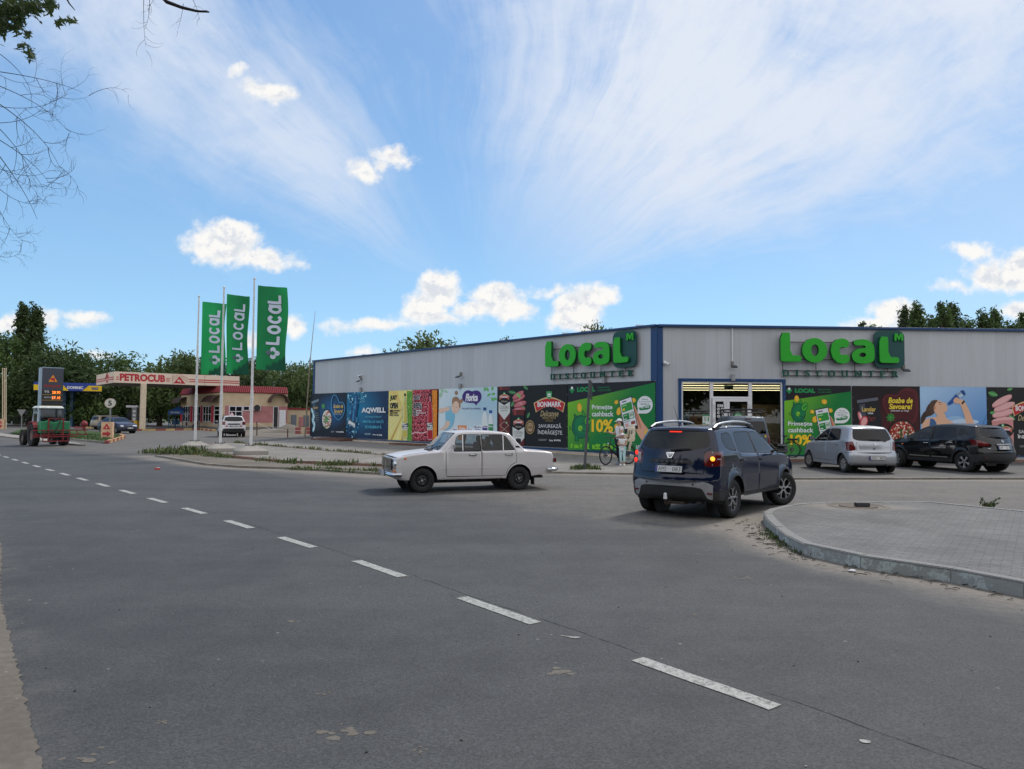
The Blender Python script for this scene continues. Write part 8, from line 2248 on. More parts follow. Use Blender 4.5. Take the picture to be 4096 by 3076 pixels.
# annex with two grey doors
AX = K + u_ * W1 + v_ * 1.0; MA,LA = face(AX,u_); o = thing('annex_wall','low yellow annex wall with red coping and two grey doors beside the kiosk','annex',tuple(AX)); e = LA('r2',1500,1100)[0]; z1 = LA('r2',1350,1076)[1]
mb = MB(); mb.box((e / 2 + 1.5,z1 / 2 + .05,-.1),(e + 3,z1 - .1,.2)); part(mb,'wall',M_YEL,o,MA); mb = MB(); mb.box((e / 2 + 1.5,z1 + .1,-.1),(e + 3,.2,.4)); part(mb,'coping',M_TILE,o,MA)
for x0,x1,y0 in ((1284,1342,1133),(1420,1482,1138)): a = LA('r2',x0,y0); b = LA('r2',x1,1265); mb = MB(); mb.box(((a[0] + b[0]) / 2,(a[1] + b[1]) / 2,.03),(b[0] - a[0],a[1] - b[1],.06)); part(mb,'door',mat('grey blue door',C(112,120,130),.5),o,MA,bevel=.01)
a = LA('r2',1372,1155); b = LA('r2',1418,1262); mb = MB(); mb.box(((a[0] + b[0]) / 2,(a[1] + b[1]) / 2,.04),(b[0] - a[0],a[1] - b[1],.08)); part(mb,'panel',M_PINK,o,MA)
# second canopy
Y2 = 90; P_ = lambda x,y,Y: AT(*D('r1',x,y),Y)
ug = Vector((.866,.5,0)); a = P_(320,905,86); MG,LG_ = face(Vector((a.x,86,0)),ug); b = Vector((LG_('r1',967,950)[0],0,LG_('r1',700,972)[1])); o = thing('gas_canopy','blue and yellow gas canopy reading DOMINIC GAZ behind the price sign','canopy',(a.x,86,.3)); h = .98; w = b.x; b.z = LG_('r1',640,903)[1] - h
mb = MB(); mb.box((w / 2,2.5,b.z + h / 2),(w,5,h),0); mb.box((w / 2,-.02,b.z + h * .36),(w - .02,.06,h * .66),1)
xx = lambda px: LG_('r1',px,940)[0]
mb.prism([(xx(600),b.z + h * .7),(xx(655),b.z + .03),(xx(780),b.z + .03),(xx(840),b.z + h * .7)],0,.02,frame((0,-.06,0),(1,0,0),ZV),0)
FM = frame((0,-.055,0),(1,0,0),ZV)
mb.text('DOMINIC',xx(638),b.z + h * .24,xx(790) - xx(638),h * .36,FM,.03,mi=2,bold=.05); mb.text('GAZ',xx(868),b.z + h * .22,xx(936) - xx(868),h * .3,FM,.03,mi=0,bold=.05); mb.text('GAZ',xx(490),b.z + h * .22,xx(557) - xx(490),h * .3,FM,.03,mi=0,bold=.05)
part(mb,'fascia',[mat('deep blue sheet',C(30,62,150),.5),mat('yellow sheet',C(236,196,20),.5),M_WHITE],o,Matrix.Translation((a.x,86,0)) @ Matrix.Rotation(R(30),4,'Z'))
for x in (610,678): p = P_(x,1100,Y2 + 1); mb = MB(); mb.box((p.x,Y2 + 1.2,b.z / 2 + .1),(.42,.42,b.z - .1)); part(mb,'column',M_BLUEC,o,Matrix.Identity(4),bevel=.03)
# price sign
Y3 = 64.0; a = P_(362,762,Y3); b = P_(550,1128,Y3); w = (b.x - a.x) * .86; S = thing('price_sign','tall dark fuel price sign with orange triangle and glowing 28.90 and 27.10 figures','sign',(a.x + w * .58,Y3 + .6,gz(Y3)),R(38))
mb = MB(); zt_ = a.z - gz(Y3); mb.box((0,0,zt_ / 2),(w,.5,zt_),0); mb.box((-w / 2 - .12,0,zt_ / 2),(.22,.5,zt_ + .04),1); mb.box((0,0,zt_ + .03),(w + .1,.52,.06),1); mb.build('pylon',[mat('dark slate panel',C(62,66,80),.5),mat('pale sign edge',C(150,170,190),.4)],S,bevel=.02)
FS = frame((-w / 2,-.25,0),(1,0,0),ZV); zz = lambda y: P_(450,y,Y3).z - gz(Y3); xs_ = lambda x: (P_(x,900,Y3).x - a.x) * .86
mb = MB(); mb.prism([(xs_(415),zz(893)),(xs_(500),zz(893)),(xs_(458),zz(825))],0,.02,FS,0); mb.prism(ell(xs_(452),zz(868),.14,.12,8),.02,.03,FS,1); mb.box((xs_(470),zz(872),.025),(.1,.32,.02),1,M=FS); mb.build('emblem',[mat('orange sign',C(236,150,40),.5),M_RED],S)
mb = MB(); mb.text('PETROCUB',xs_(376),zz(946),xs_(532) - xs_(376),zz(922) - zz(946),FS,.01,mi=0,bold=.05); mb.build('lettering',mat('dark red sign letters',C(150,36,44),.5),S)
for y0,y1,t1,t2 in ((972,1012,'95','28.90'),(1023,1064,'MOTORINA','27.10'),(1076,1118,'','')):
 mb = MB(); mb.box((w / 2,(zz(y0) + zz(y1)) / 2,.015),(w - .1,zz(y0) - zz(y1),.03),0,M=FS); mb.box((w / 2,zz(y1) - .04,.02),(w - .1,.03,.03),3,M=FS)
 if t1: mb.text(t1,xs_(380),zz(y0 + 28),(.36 if t1 == '95' else .85),.22 if t1 == '95' else .14,FS,.035,mi=1); mb.text(t2,xs_(452),zz(y1 - 6),xs_(532) - xs_(452),zz(y0 + 8) - zz(y1 - 6),FS,.035,mi=2)
 mb.build('price_panel',[M_BLK,M_WHITE,mat('lit orange figures',(1,.22,.02,1),emit=1.3,var=0),mat('gold line',C(190,150,60),.5)],S)
# signs and posts on the left
M_SGREY = mat('grey sign metal',C(130,132,134),.5,.3)
g = GG('r1',1038,1425,.0); Ys = g.y; c = P_(1050,1098,Ys); r_ = (P_(1103,1098,Ys).x - c.x); o = thing('speed_sign','round white speed limit sign reading 5 on a grey post beside the red arrow block','sign',tuple(g))
mb = MB(); mb.tube([(0,0,0),(c.x - g.x,0,c.z - g.z)],.06,8); mb.build('post',M_SGREY,o); FF = frame((c.x - g.x,-.07,c.z - g.z),(1,0,0),ZV)
mb = MB(); mb.prism(ell(0,0,r_,r_ * .9,28),-.02,.02,FF,0); mb.prism(ell(0,0,r_,r_ * .9,28),.02,.03,FF,2,holes=[ell(0,0,r_ * .95,r_ * .85,24)]); mb.text('5',-.14,-.19,.28,.38,FF,.024,mi=1,bold=.03); mb.build('disc',[mat('dirty white sign',(.55,.54,.5,1),.5,var=.2),M_GAP,mat('faded red rim',C(140,100,92),.6)],o)
def arrow(x0,x1,y0,y1,lab):
 g = GG('r1',(x0 + x1) / 2,y1); a = P_(x0,y0,g.y); b = P_(x1,y1,g.y); w = b.x - a.x; h = a.z - g.z; FF = frame((-w / 2,-.13,0),(1,0,0),ZV)
 mb = MB(); mb.box((0,0,h / 2),(w,.25,h),0); mb.prism([(w * .15,h * .58),(w * .85,h * .58),(w * .5,h * .93)],0,.012,FF,1); mb.prism([(w * .15,h * .24),(w * .55,h * .24),(w * .55,h * .14),(w * .9,h * .32),(w * .55,h * .5),(w * .55,h * .40),(w * .15,h * .40)],0,.012,FF,1); mb.prism(ell(w * .5,h * .68,w * .08,h * .06,8),.012,.02,FF,0)
 tag(mb.build('arrow_block',[mat('stained cream concrete',C(205,170,140),.8,var=.2),M_RED],loc=tuple(g),bevel=.015),lab,'sign')
arrow(968,1068,1276,1440,'cream block with red triangle and red arrow beside the round speed sign'); arrow(-30,34,1250,1345,'cream block with red triangle and arrow cut by the left picture edge')
g = GG('r1',203,1345); c = P_(207,1190,g.y); o = thing('yield_sign','back of a triangular grey road sign on a post left of the tractor','sign',tuple(g)); s = P_(250,1160,g.y).x - P_(207,1160,g.y).x; zz_ = c.z - g.z
mb = MB(); mb.tube([(0,0,0),(0,0,zz_ + .2)],.05,8); mb.build('post',M_SGREY,o); mb = MB(); mb.prism([(-s,s * .75),(0,-s * .85),(s,s * .75)],-.02,.02,frame((0,-.08,zz_),(1,0,0),ZV)); mb.build('plate',M_SGREY,o)
for i,(x,l) in enumerate(((25,'leftmost'),(42,'middle'),(57,'rightmost'))):
 g = GG('r1',x,1345); t = P_(x,770,g.y); mb = MB(); mb.tube([g,t],[.055,.04],8); mb.sphere(t,.06,8,5); tag(mb.build('bare_flagpole',mat('cream pole',C(206,188,160),.6)),'thin cream pole at the left picture edge, %s of three without flags' % l,'pole','thin cream poles at the left edge')
# pump
g = GG('r1',1258,1340); a = P_(1207,1118,g.y); b = P_(1308,1340,g.y); w = b.x - a.x; h = a.z - g.z; o = thing('fuel_pump','tall grey fuel pump with white top and yellow side under the cream canopy','fuel pump',tuple(g))
mb = MB(); mb.box((0,0,h - .12),(w,.7,.24)); mb.build('header',M_WPVC,o,bevel=.02); mb = MB(); mb.box((w * .22,0,h / 2 - .1),(w * .42,.6,h - .24),0); mb.box((w * .05,-.1,.45),(w * .9,.5,.9),1); mb.box((-w * .2,0,.5 * h + .1),(w * .3,.4,h - 1.2),2)
for i in range(3): mb.box((w * .24,-.31,h * (.42 + .16 * i)),(.3,.02,.26),3)
mb.build('cabinet',[M_SGREY,mat('yellow panel',C(226,180,40),.5),M_BLK,M_WHITE],o,bevel=.01)
mb = MB(); 
for i in range(4): x = -w * (.1 + .09 * i); mb.tube([(x,-.25,h - .4),(x - .05,-.4,h * .5),(x,-.3,.5),(x + .02,-.25,h * .55)],.025,5)
mb.build('hose',M_BLK,o)
# blue tent
g = GG('r2',50,1290); a = P_(1597,1170,g.y); b = P_(1740,1125,g.y); w = b.x - a.x; zc = a.z - g.z; o = thing('blue_tent','small blue gazebo tent with white lettering beside the kiosk','tent',(a.x,g.y,g.z))
mb = MB(); mb.add([(0,0,zc),(w,0,zc),(w,w,zc),(0,w,zc),(w / 2,w / 2,zc + .55)],[(0,1,4),(1,2,4),(2,3,4),(3,0,4)],0); mb.box((w / 2,0,zc - .2),(w,.03,.4),0); mb.box((0,w / 2,zc - .2),(.03,w,.4),0); mb.text('BERE CHISINAU',.3,zc - .28,w * .6,.18,frame((0,-.02,0),(1,0,0),ZV),.01,mi=1); mb.build('roof',[mat('blue tent cloth',C(36,78,134),.7),M_WHITE],o)
for x,y in ((.05,.05),(w - .05,.05),(.05,w - .05)): mb = MB(); mb.tube([(x,y,0),(x,y,zc)],.05,6); mb.build('leg',M_BLUEC,o)
for i,x in enumerate((1640,1675)):
 g = GG('r1',x,1335); o = thing('plastic_chair','dark blue chair under the blue tent, %s' % ('left one' if i == 0 else 'nearer the kiosk'),'chair',tuple(g)); mb = MB(); mb.box((0,0,.45),(.5,.5,.06)); mb.build('seat',M_BLUEC,o); mb = MB(); mb.box((0,.24,.75),(.5,.05,.55)); mb.build('backrest',M_BLUEC,o)
 for sx in (-.22,.22):
  for sy in (-.22,.22): mb = MB(); mb.tube([(sx,sy,0),(sx,sy,.44)],.02,5); mb.build('leg',M_BLUEC,o)
g = GG('r2',240,1290)
person('seated person in dark clothes on a chair in front of the kiosk windows',(g.x,g.y,g.z),R(200),1.7,
       dict(pel=(0,0,.28),wa=(-.02,0,.37),ch=(-.02,0,.48),nk=(0,0,.57),hd=(.03,0,.66),lsh=(-.02,.11,.55),rsh=(-.02,-.11,.55),lel=(.04,.14,.42),rel=(.04,-.14,.42),lwr=(.14,.08,.36),rwr=(.14,-.08,.36),lhp=(.02,.05,.27),rhp=(.02,-.05,.27),lkn=(.24,.07,.28),rkn=(.24,-.07,.28),lan=(.22,.07,.045),ran=(.22,-.07,.045),ltoe=(.32,.07,.02),rtoe=(.32,-.07,.02)),mat('dark red jacket',C(96,40,46),.8),M_BLACKC,M_BLACKC,sleeve=.98)
mb = MB(); mb.box((0,0,.44),(.46,.46,.05)); mb.box((.22,0,.7),(.04,.46,.5)); [mb.tube([(x,y,0),(x,y,.44)],.018,5) for x in (-.2,.2) for y in (-.2,.2)]; tag(mb.build('chair',M_BLK,loc=(g.x + .05,g.y + .02,g.z),rz=R(20)),'black chair under the seated person at the kiosk','chair')
# works in front of the annex
sh_ = GG('r2',1160,1330); mb = MB(); q = random.Random(2); vs = []; n = 40
for j in range(14):
 for i in range(n): x = (i / (n - 1) - .5) * 2; y = (j / 13 - .5) * 2; vs.append((sh_.x + x * 5.4,sh_.y + y * 2.2 + .8,gz(sh_.y) + .02 + max(0,1 - y * y) * max(0,1 - x ** 4) * (.34 + .25 * math.sin(x * 5 + 1) + .16 * math.sin(x * 13) + q.uniform(-.07,.07))))
mb.add(vs,[(j * n + i,j * n + i + 1,(j + 1) * n + i + 1,(j + 1) * n + i) for j in range(13) for i in range(n - 1)]); tag(mb.build('soil_heap',M_SAND,smooth=True),'heap of dug up sandy soil in front of the yellow annex','soil heap')
sheet('dirt',[tuple(GG('r2',x,y)[:2]) for x,y in ((640,1330),(790,1300),(1520,1290),(1520,1392),(1250,1395),(760,1378))],.02,M_SAND,2,jit=.2)
for i,(x,y0,y1,l) in enumerate(((907,1368,1205,'rusty upright rod holding the rope in front of the soil heap, left one'),(1247,1390,1290,'short rusty rod holding the rope, nearer the shop'))):
 g = GG('r2',x,y0); t = AT(*D('r2',x,y1),g.y); mb = MB(); mb.tube([g,t],.045,6); tag(mb.build('stake',mat('rusty rod',C(96,66,52),.8)),l,'stake'); 
 if i: mb = MB(); mb.tube([Vector(o_) + Vector((0,0,-.1)),Vector(o_).lerp(t,.5) + Vector((0,0,-.35)),t - Vector((0,0,.1)),Vector(t) + Vector((4,1,-.2))],.02,4); tag(mb.build('rope',mat('pale rope',C(205,195,180),.8)),'pale rope strung between the two rusty rods by the soil heap','rope')
 o_ = tuple(t)
g = GG('r2',938,1288); o = thing('traffic_cone','orange traffic cone leaning on a striped board by the soil heap','cone',tuple(g)); mb = MB(); mb.lathe([(.3,0),(.3,.04),(.18,.05),(.05,.85),(.001,.86)],16); mb.build('body',mat('orange plastic',C(226,90,40),.5),o,smooth=True)
mb = MB(); [mb.box((0,0,.2 + .28 * i),(.3,.05,.28),i % 2) for i in range(8)]; tag(mb.build('striped_board',[M_RED,mat('yellow board',C(220,170,60),.6)],loc=(g.x + .2,g.y + .4,g.z)),'red and yellow striped warning board behind the traffic cone','board')
mb = MB(); a = GG('r2',1370,1345); [mb.box((a.x + .5 * i,a.y - .0,gz(a.y) + .3),(.5,.5,.6),i % 2) for i in range(7)]; tag(mb.build('striped_kerb_block',[mat('faded red paint',C(150,80,80),.8),M_YEL]),'faded red and yellow concrete block beside the soil heap','block')
# coloured kerb, grass island, rail fence
def striped(nm,pts,z0=.0):
 P = [Vector((p[0],p[1],0)) for p in pts]; mb = MB(); k_ = 0
 for a,b in zip(P[:-1],P[1:]):
  n = max(1,int((b - a).length / 1.0))
  for i in range(n):
   c,d = a.lerp(b,i / n),a.lerp(b,(i + .985) / n); mb.beam((c.x,c.y,gz(c.y) + .09),(d.x,d.y,gz(d.y) + .09),.2,.2,k_ % 2); k_ += 1
 o = mb.build(nm,[mat('faded kerb red',C(140,72,66),.85,var=.2),mat('faded yellow paint',C(184,156,104),.8,var=.15)]); o['kind'] = 'structure'
striped('kerb_striped',[GG('r1',x,y) for x,y in ((710,1335),(880,1338))]); striped('kerb_striped',[GG('r1',x,y) for x,y in ((1205,1362),(1480,1360),(1900,1352))] + [GG('r2',440,1318)])
GI = [GG('r1',x,y) for x,y in ((95,1392),(200,1352),(560,1356),(960,1378),(1140,1408),(1175,1432),(1010,1484),(620,1446),(300,1412))]
sheet('lawn',[tuple(p[:2]) for p in GI],.10,M_LAWN,1.0,kind='stuff'); kerb('lawn_kerb',[tuple(p) for p in (GI[8],GI[7],GI[6])],.15,.13,M_GREYK,side=1,seg=1.0); striped('kerb_striped',[GI[6],GI[5],GI[4]])
sheet('sidewalk',[tuple(GG('r1',x,y)[:2]) for x,y in ((-60,1410),(0,1412),(270,1450),(640,1492),(785,1505),(790,1496),(620,1455),(300,1420),(90,1396),(-60,1372))],.03,M_CONC,1.0,jit=.1)
kerb('sidewalk_kerb',[tuple(GG('r1',x,y)) for x,y in ((-60,1412),(270,1452),(640,1494),(785,1507))],.15,.09,M_GREYK,side=1,seg=1.0)
mb = MB()
for i in range(700):
 x,y = q.random(),q.random(); p = GI[0].lerp(GI[4],x).lerp(GI[8].lerp(GI[6],x),y); blades(mb,(p.x,p.y,gz(p.y) + .10),5,.14,.25,q)
tag(mb.build('grass',[mat('lawn grass',(.045,.095,.02,1),.8,var=.3),M_WEED]),kind='stuff')
def railing(x0,x1,y,top,lab,Y=None):
 a = GG('r1',x0,y); b = GG('r1',x1,y); h = P_(x0,top,a.y).z - a.z; o = thing('rail_fence',lab,'fence',tuple(a)); n = int((b - a).length / .16); mb = MB()
 for i in range(n + 1): p = (b - a) * (i / n); mb.box((p.x,p.y,h / 2),(.03,.03,h))
 mb.build('bars',M_BLK,o); mb = MB()
 for z in (.15,h): mb.beam((0,0,z),(b.x - a.x,b.y - a.y,z),.05,.05)
 mb.build('rail',M_BLK,o)
railing(60,300,1318,1222,'dark metal railing behind the yield sign'); railing(690,1160,1312,1226,'dark metal railing behind the parked estate car'); railing(1310,1400,1320,1226,'short dark metal railing right of the fuel pump')
a = P_(20,1080,112); mb = MB(); mb.box((a.x,114,2.4),(8,4,4.4)); tag(mb.build('pale_shed',mat('pale shed wall',C(170,190,190),.7)),'pale building far behind the trees at the left edge','building')
# ------------------------------------------------------------------ tractor with sprayer, seen from behind
def tractor():
 a = GG('r1',335,1503); b = GG('r1',580,1500); c = (a + b) / 2; t = thing('tractor','old red tractor with a white cab roof and a green sprayer tank behind','tractor',(c.x,c.y,gz(c.y)),R(138))
 redm = mat('worn red tractor paint',C(128,42,46),.6,var=.25); grn = mat('green tank plastic',(.02,.22,.09,1),.5,var=.1)
 def tw(x,y,r,w): 
  o = bpy.data.objects.new('wheel',None); link(o,t); o.location = (x,y,r); Q = Matrix.Rotation(PI / 2,4,'X'); mb = MB(); mb.lathe([(r * .5,-w * .4),(r * .7,-w * .5),(r * .94,-w * .48),(r * .97,0),(r * .94,w * .48),(r * .7,w * .5),(r * .5,w * .4)],30,Q,closed=False)
  for i in range(22):
   A = 2 * PI * i / 22
   for s in (1,-1): mb.beam(Vector((math.cos(A) * r * .96,s * w * .02,math.sin(A) * r * .96)),Vector((math.cos(A + .16) * r * .95,s * w * .5,math.sin(A + .16) * r * .95)),.05,.06)
  mb.build('tyre',M_TYRE,o,smooth=True); mb = MB(); mb.lathe([(r * .52,w * .3),(r * .3,w * .1),(.01,w * .15)],20,Q); mb.lathe([(r * .52,-w * .3),(r * .3,-w * .1),(.01,-w * .15)],20,Q); mb.build('rim',mat('dusty wheel',C(110,100,96),.7),o)
 for s in (1,-1): tw(0,s * .72,.62,.32); tw(1.75,s * .72,.42,.22)
 mb = MB(); mb.box((.1,0,.62),(.7,.5,.45)); mb.box((1.25,0,.92),(1.4,.52,.5)); mb.build('chassis',redm,t,bevel=.04)
 for s in (1,-1): mb = MB(); mb.prism([(.72 * math.cos(A),.72 * math.sin(A)) for A in [R(20 + 130 * i / 9) for i in range(10)]] + [(.67 * math.cos(A),.67 * math.sin(A)) for A in [R(150 - 130 * i / 9) for i in range(10)]],-.18,.18,Matrix.Translation((0,s * .70,.62)) @ Matrix.Rotation(PI / 2,4,'X')); mb.build('mudguard',redm,t)
 for x,y in ((-.25,.62),(-.25,-.62),(.75,.58),(.75,-.58)): MB().beam((x,y,1.1),(x * .9,y * .9,2.02),.07,.07).build('cab_post',mat('cab lit side',C(170,180,196),.5) if y > 0 else mat('dark cab',C(60,66,78),.5),t)  # left posts paler: the light on that side is put into their colour
 for z in (1.12,2.0): MB().beam((-.25,-.57,z),(-.25,.57,z),.06,.06).build('cab_bar',mat('dark cab',C(60,66,78),.5),t)
 mb = MB(); mb.box((.24,0,2.10),(1.15,1.28,.13),taper=.85); mb.build('cab_roof',mat('off white roof',C(205,210,205),.5),t,bevel=.04)
 mb = MB(); mb.box((-.25,0,1.55),(.012,1.08,.82)); mb.box((.24,.57,1.55),(.9,.012,.8)); mb.box((.24,-.57,1.55),(.9,.012,.8)); mb.build('cab_window',M_CARGLASS,t); mb = MB(); mb.box((.35,0,1.2),(.4,.5,.5)); mb.box((.2,0,1.5),(.1,.45,.5)); mb.build('seat',M_CAB,t)
 mb = MB(); [mb.box((-.78,y,1.02),(.62,.56,.62)) for y in (-.42,.42)]; mb.box((-.78,0,1.0),(.6,.4,.56)); [mb.cyl((-.78,y,1.33),(-.78,y,1.38),.1,n=12) for y in (-.3,.3)]; mb.build('tank',grn,t,bevel=.1,seg=4,smooth=True)
 mb = MB()
 for z in (.86,.62,.52): mb.beam((-1.18,-1.55 if z > .6 else -1.0,z),(-1.18,1.1,z),.05,.05)
 for y in (-1.5,-1.1,-.7,-.3,.1,.5,.9): mb.beam((-1.18,y,.6),(-1.18,y + .12,.86),.03,.04)
 for y in (-.35,.35): mb.beam((-1.16,y,.25),(-1.16,y,1.5),.06,.06)
 mb.beam((-1.16,-.35,1.48),(-1.16,.35,1.48),.05,.05); mb.beam((-1.16,-.6,.28),(-1.16,.6,.28),.06,.06); mb.beam((-1.16,-.6,.28),(-1.16,-.6,.6),.04,.04); mb.beam((-1.16,.6,.28),(-1.16,.6,.6),.04,.04); mb.beam((-1.1,-1.4,.9),(-.9,-1.42,1.35),.12,.18); mb.sphere((-1.1,-1.4,1.2),.17,10,6)
 mb.build('spray_boom',redm,t); mb = MB(); mb.tube([(-1.2,-.2,1.4),(-1.24,0,.9),(-1.2,.15,.7)],.03,6); mb.tube([(-1.2,.2,1.2),(-1.3,.3,.8),(-1.1,.1,.5)],.025,6); mb.build('hose',M_BLK,t)
 for s in (1,-1): mb = MB(); mb.box((-.3,s * .72,1.2),(.06,.18,.1)); mb.build('tail_light',M_REDL,t); mb = MB(); mb.beam((.7,s * .6,1.9),(.75,s * .85,1.9),.03,.03); mb.box((.75,s * .88,1.78),(.03,.14,.26)); mb.build('wing_mirror',M_BLK,t)
 mb = MB(); mb.tube([(1.2,.2,1.1),(1.2,.2,1.9)],.035,8); mb.build('exhaust_pipe',M_STEEL,t)
tractor()
def simple_car(name,label,loc,rz,W,wb,sil,wins,col,belt,zf,rear=(),plate_txt=None,lights='',metal=.2):
 root = thing(name,label,'car',loc,rz); pc = paint(name + ' paint',col,.3,metal,.8,.2)
 sh = Shell(root,sil,W,lambda x: belt + 0 * x,(-wb / 2,wb / 2),.35,(.3,.26,.26),tumble=.34,r=.08,bow=(.18,.22),taper=(.05,.08),rz=.3,step=.12)
 sr = [('side_window',rc(w,1,.04),M_TINT,1) for w in wins[0]]; st = [('windscreen',sh.front(wins[1]),M_CARGLASS),('rear_window',sh.rear(wins[2]),M_TINT)]
 for s in (1,-1): st.append(('headlight',sh.front([(s * .48,.72),(s * 1,.76),(s * 1,.60),(s * .48,.60)]),M_CLL,1)); st.append(('tail_light',sh.rear([(s * .62,.8),(s * .62,rear[0]),(s * 1,rear[0]),(s * 1,.8)]),M_REDL,1))
 st += [('body:blk',sh.front([(-.3,.70),(.3,.70),(.26,.60),(-.26,.60)]),M_BLK),('body:blk',sh.front([(-.7,.42),(.7,.42),(.6,.32),(-.6,.32)]),M_BLK),('body:blk',sh.rear([(-1,.26),(-1,.40),(1,.40),(1,.26)]),M_BLK)]
 sh.build(sr,st,[pc,M_GAP,M_BLK]); common(root,sh,wb,W,.26,seats=False,x_dash=.7,zbelt=belt,xrear=-1.1)
 for x in (wb / 2,-wb / 2):
  for s in (1,-1): wheel(root,x,s * (W - .11),.3,.18,.19,'a5',M_ALU,0,s)
 for s in (1,-1): mirror(root,sh.ps(.6,belt + .03,s),s,pc if metal < .3 else M_BLK,.16,.12)
 return root,sh
sed = [(-2.1,.30),(-2.18,.36),(-2.2,.70),(-2.15,.92),(-1.65,.98),(-1.0,1.36),(-.6,1.40),(0,1.39),(.25,1.33),(.95,.97),(1.5,.90),(2.0,.76),(2.13,.62),(2.15,.32),(2.0,.22)]
g = GG('r1',1045,1385)
r_,sh = simple_car('blue_saloon','dark blue saloon facing the camera beside the red arrow block',(g.x,g.y + 1.2,gz(g.y)),R(-36),.85,2.62,sed,([[(.85,.96),(-.05,.97),(-.05,1.29),(.25,1.28)],[(-.12,.97),(-1.25,.97),(-.85,1.29),(-.12,1.30)]],[(.56,1.30),(.7,1.0),(-.7,1.0),(-.56,1.30)],[(.5,1.3),(.62,1.03),(-.62,1.03),(-.5,1.3)]),C(30,40,66),.94,.26,(.92,))
p,t,n = sh.pf(0,.47,.006); plate(r_,p,t,n,'BEAL 205')
mb = MB(); p,t,n = sh.pf(0,.66,.01); [mb.box(p + Vector((0,0,z)),(.02,.5,.012)) for z in (-.04,0,.04)]; mb.build('grille',M_CHR,r_)
est = [(-2.1,.30),(-2.18,.36),(-2.2,.80),(-2.1,1.1),(-1.95,1.42),(-1.8,1.48),(0,1.50),(.25,1.44),(.95,1.0),(1.5,.93),(2.0,.78),(2.15,.60),(2.13,.30),(2.0,.22)]
g = GG('r1',930,1350)
simple_car('beige_estate','beige estate car parked behind the dark blue saloon',(g.x + .6,g.y + 1.8,gz(g.y)),R(60),.86,2.7,est,([[(.85,1.0),(-.05,1.01),(-.05,1.38),(.3,1.34)],[(-.12,1.01),(-1.0,1.01),(-1.0,1.38),(-.12,1.38)],[(-1.1,1.01),(-1.9,1.01),(-1.75,1.36),(-1.1,1.38)]],[(.56,1.4),(.7,1.03),(-.7,1.03),(-.56,1.4)],[(.6,1.38),(.68,1.05),(-.68,1.05),(-.6,1.38)]),C(150,140,122),.98,.26,(1.1,))
g = GG('r2',648,1371); wr = thing('white_estate','white estate car with a triangular driving school sign on its roof near the kiosk','car',(g.x * 58 / g.y - .2,58,gz(58)),R(116))
sh,pw_ = duster(wr,(.62,.62,.64,1),.12,hi=False); common(wr,sh,2.676,.885,.3,seats=False,x_dash=.85,zbelt=1.08,xrear=-1.35)
for x in (1.338,-1.338):
 for s in (1,-1): wheel(wr,x,s * .775,.33,.2,.21,'a5',M_ALU,0,s)
p,t,n = sh.pr(0,.86,.006); plate(wr,p,t,n,'KZZ 764'); p,t,n = sh.pr(0,1.0,.01); mb = MB(); mb.box(p,(.02,.9,.07)); mb.build('tailgate_bar',M_BLK,wr)
for s in (1,-1): mirror(wr,sh.ps(.8,1.13,s),s,M_BLK); mb = MB(); p,t,n = sh.pr(s * .5,.86,.01); mb.prism([(-.09,-.07),(.09,-.07),(0,.08)],0,.01,Matrix.Translation(p) @ Matrix.Rotation(PI / 2,4,'Z').inverted() @ Matrix.Rotation(PI / 2,4,'X')); mb.build('school_sticker',M_RED,wr); mb = MB(); mb.tube([(-1.6,s * .6,1.62),(-1.5,s * .6,1.69),(.1,s * .6,1.69),(.2,s * .6,1.62)],.02,5); mb.build('roof_rail',M_BLK,wr)
T_ = Matrix.Translation((-.3,0,1.64)) @ Matrix.Rotation(-PI / 2,4,'Z') @ Matrix.Rotation(PI / 2,4,'X'); mb = MB(); mb.prism([(-.2,0),(.2,0),(0,.32)],-.04,.04,T_,1); mb.prism([(-.14,.04),(.14,.04),(0,.26)],.041,.045,T_,0); mb.text('A',-.05,.06,.1,.11,T_,.047,mi=2); mb.build('roof_sign',[M_WHITE,M_RED,M_GAP],wr)
# ------------------------------------------------------------------ trees
def leaf_mat(name,c0,c1):
 m = bpy.data.materials.new(name); m.use_nodes = True
 k = NT(m.node_tree); b = m.node_tree.nodes['Principled BSDF']
 a = m.node_tree.nodes.new('ShaderNodeAttribute'); a.attribute_name = 'tone'
 k.l.new(k.mix(a.outputs['Fac'],c0,c1),b.inputs['Base Color']); b.inputs['Roughness'].default_value = .6; b.inputs['Specular IOR Level'].default_value = .3
 t = m.node_tree.nodes.new('ShaderNodeBsdfTranslucent'); t.inputs[0].default_value = c1
 mx = m.node_tree.nodes.new('ShaderNodeMixShader'); mx.inputs[0].default_value = .25
 o = m.node_tree.nodes['Material Output']; k.l.new(b.outputs[0],mx.inputs[1]); k.l.new(t.outputs[0],mx.inputs[2]); k.l.new(mx.outputs[0],o.inputs[0]); return m
L_DARK = leaf_mat('dark leaves',(.028,.050,.016,1),(.075,.115,.036,1)); L_MID = leaf_mat('green leaves',(.036,.070,.018,1),(.10,.155,.042,1)); L_WIL = leaf_mat('willow leaves',(.050,.085,.024,1),(.13,.18,.060,1))
M_BARK = mat('bark',(.075,.06,.045,1),.9,var=.3,bump=.6,bscale=8)
RG = np.random.default_rng(4)
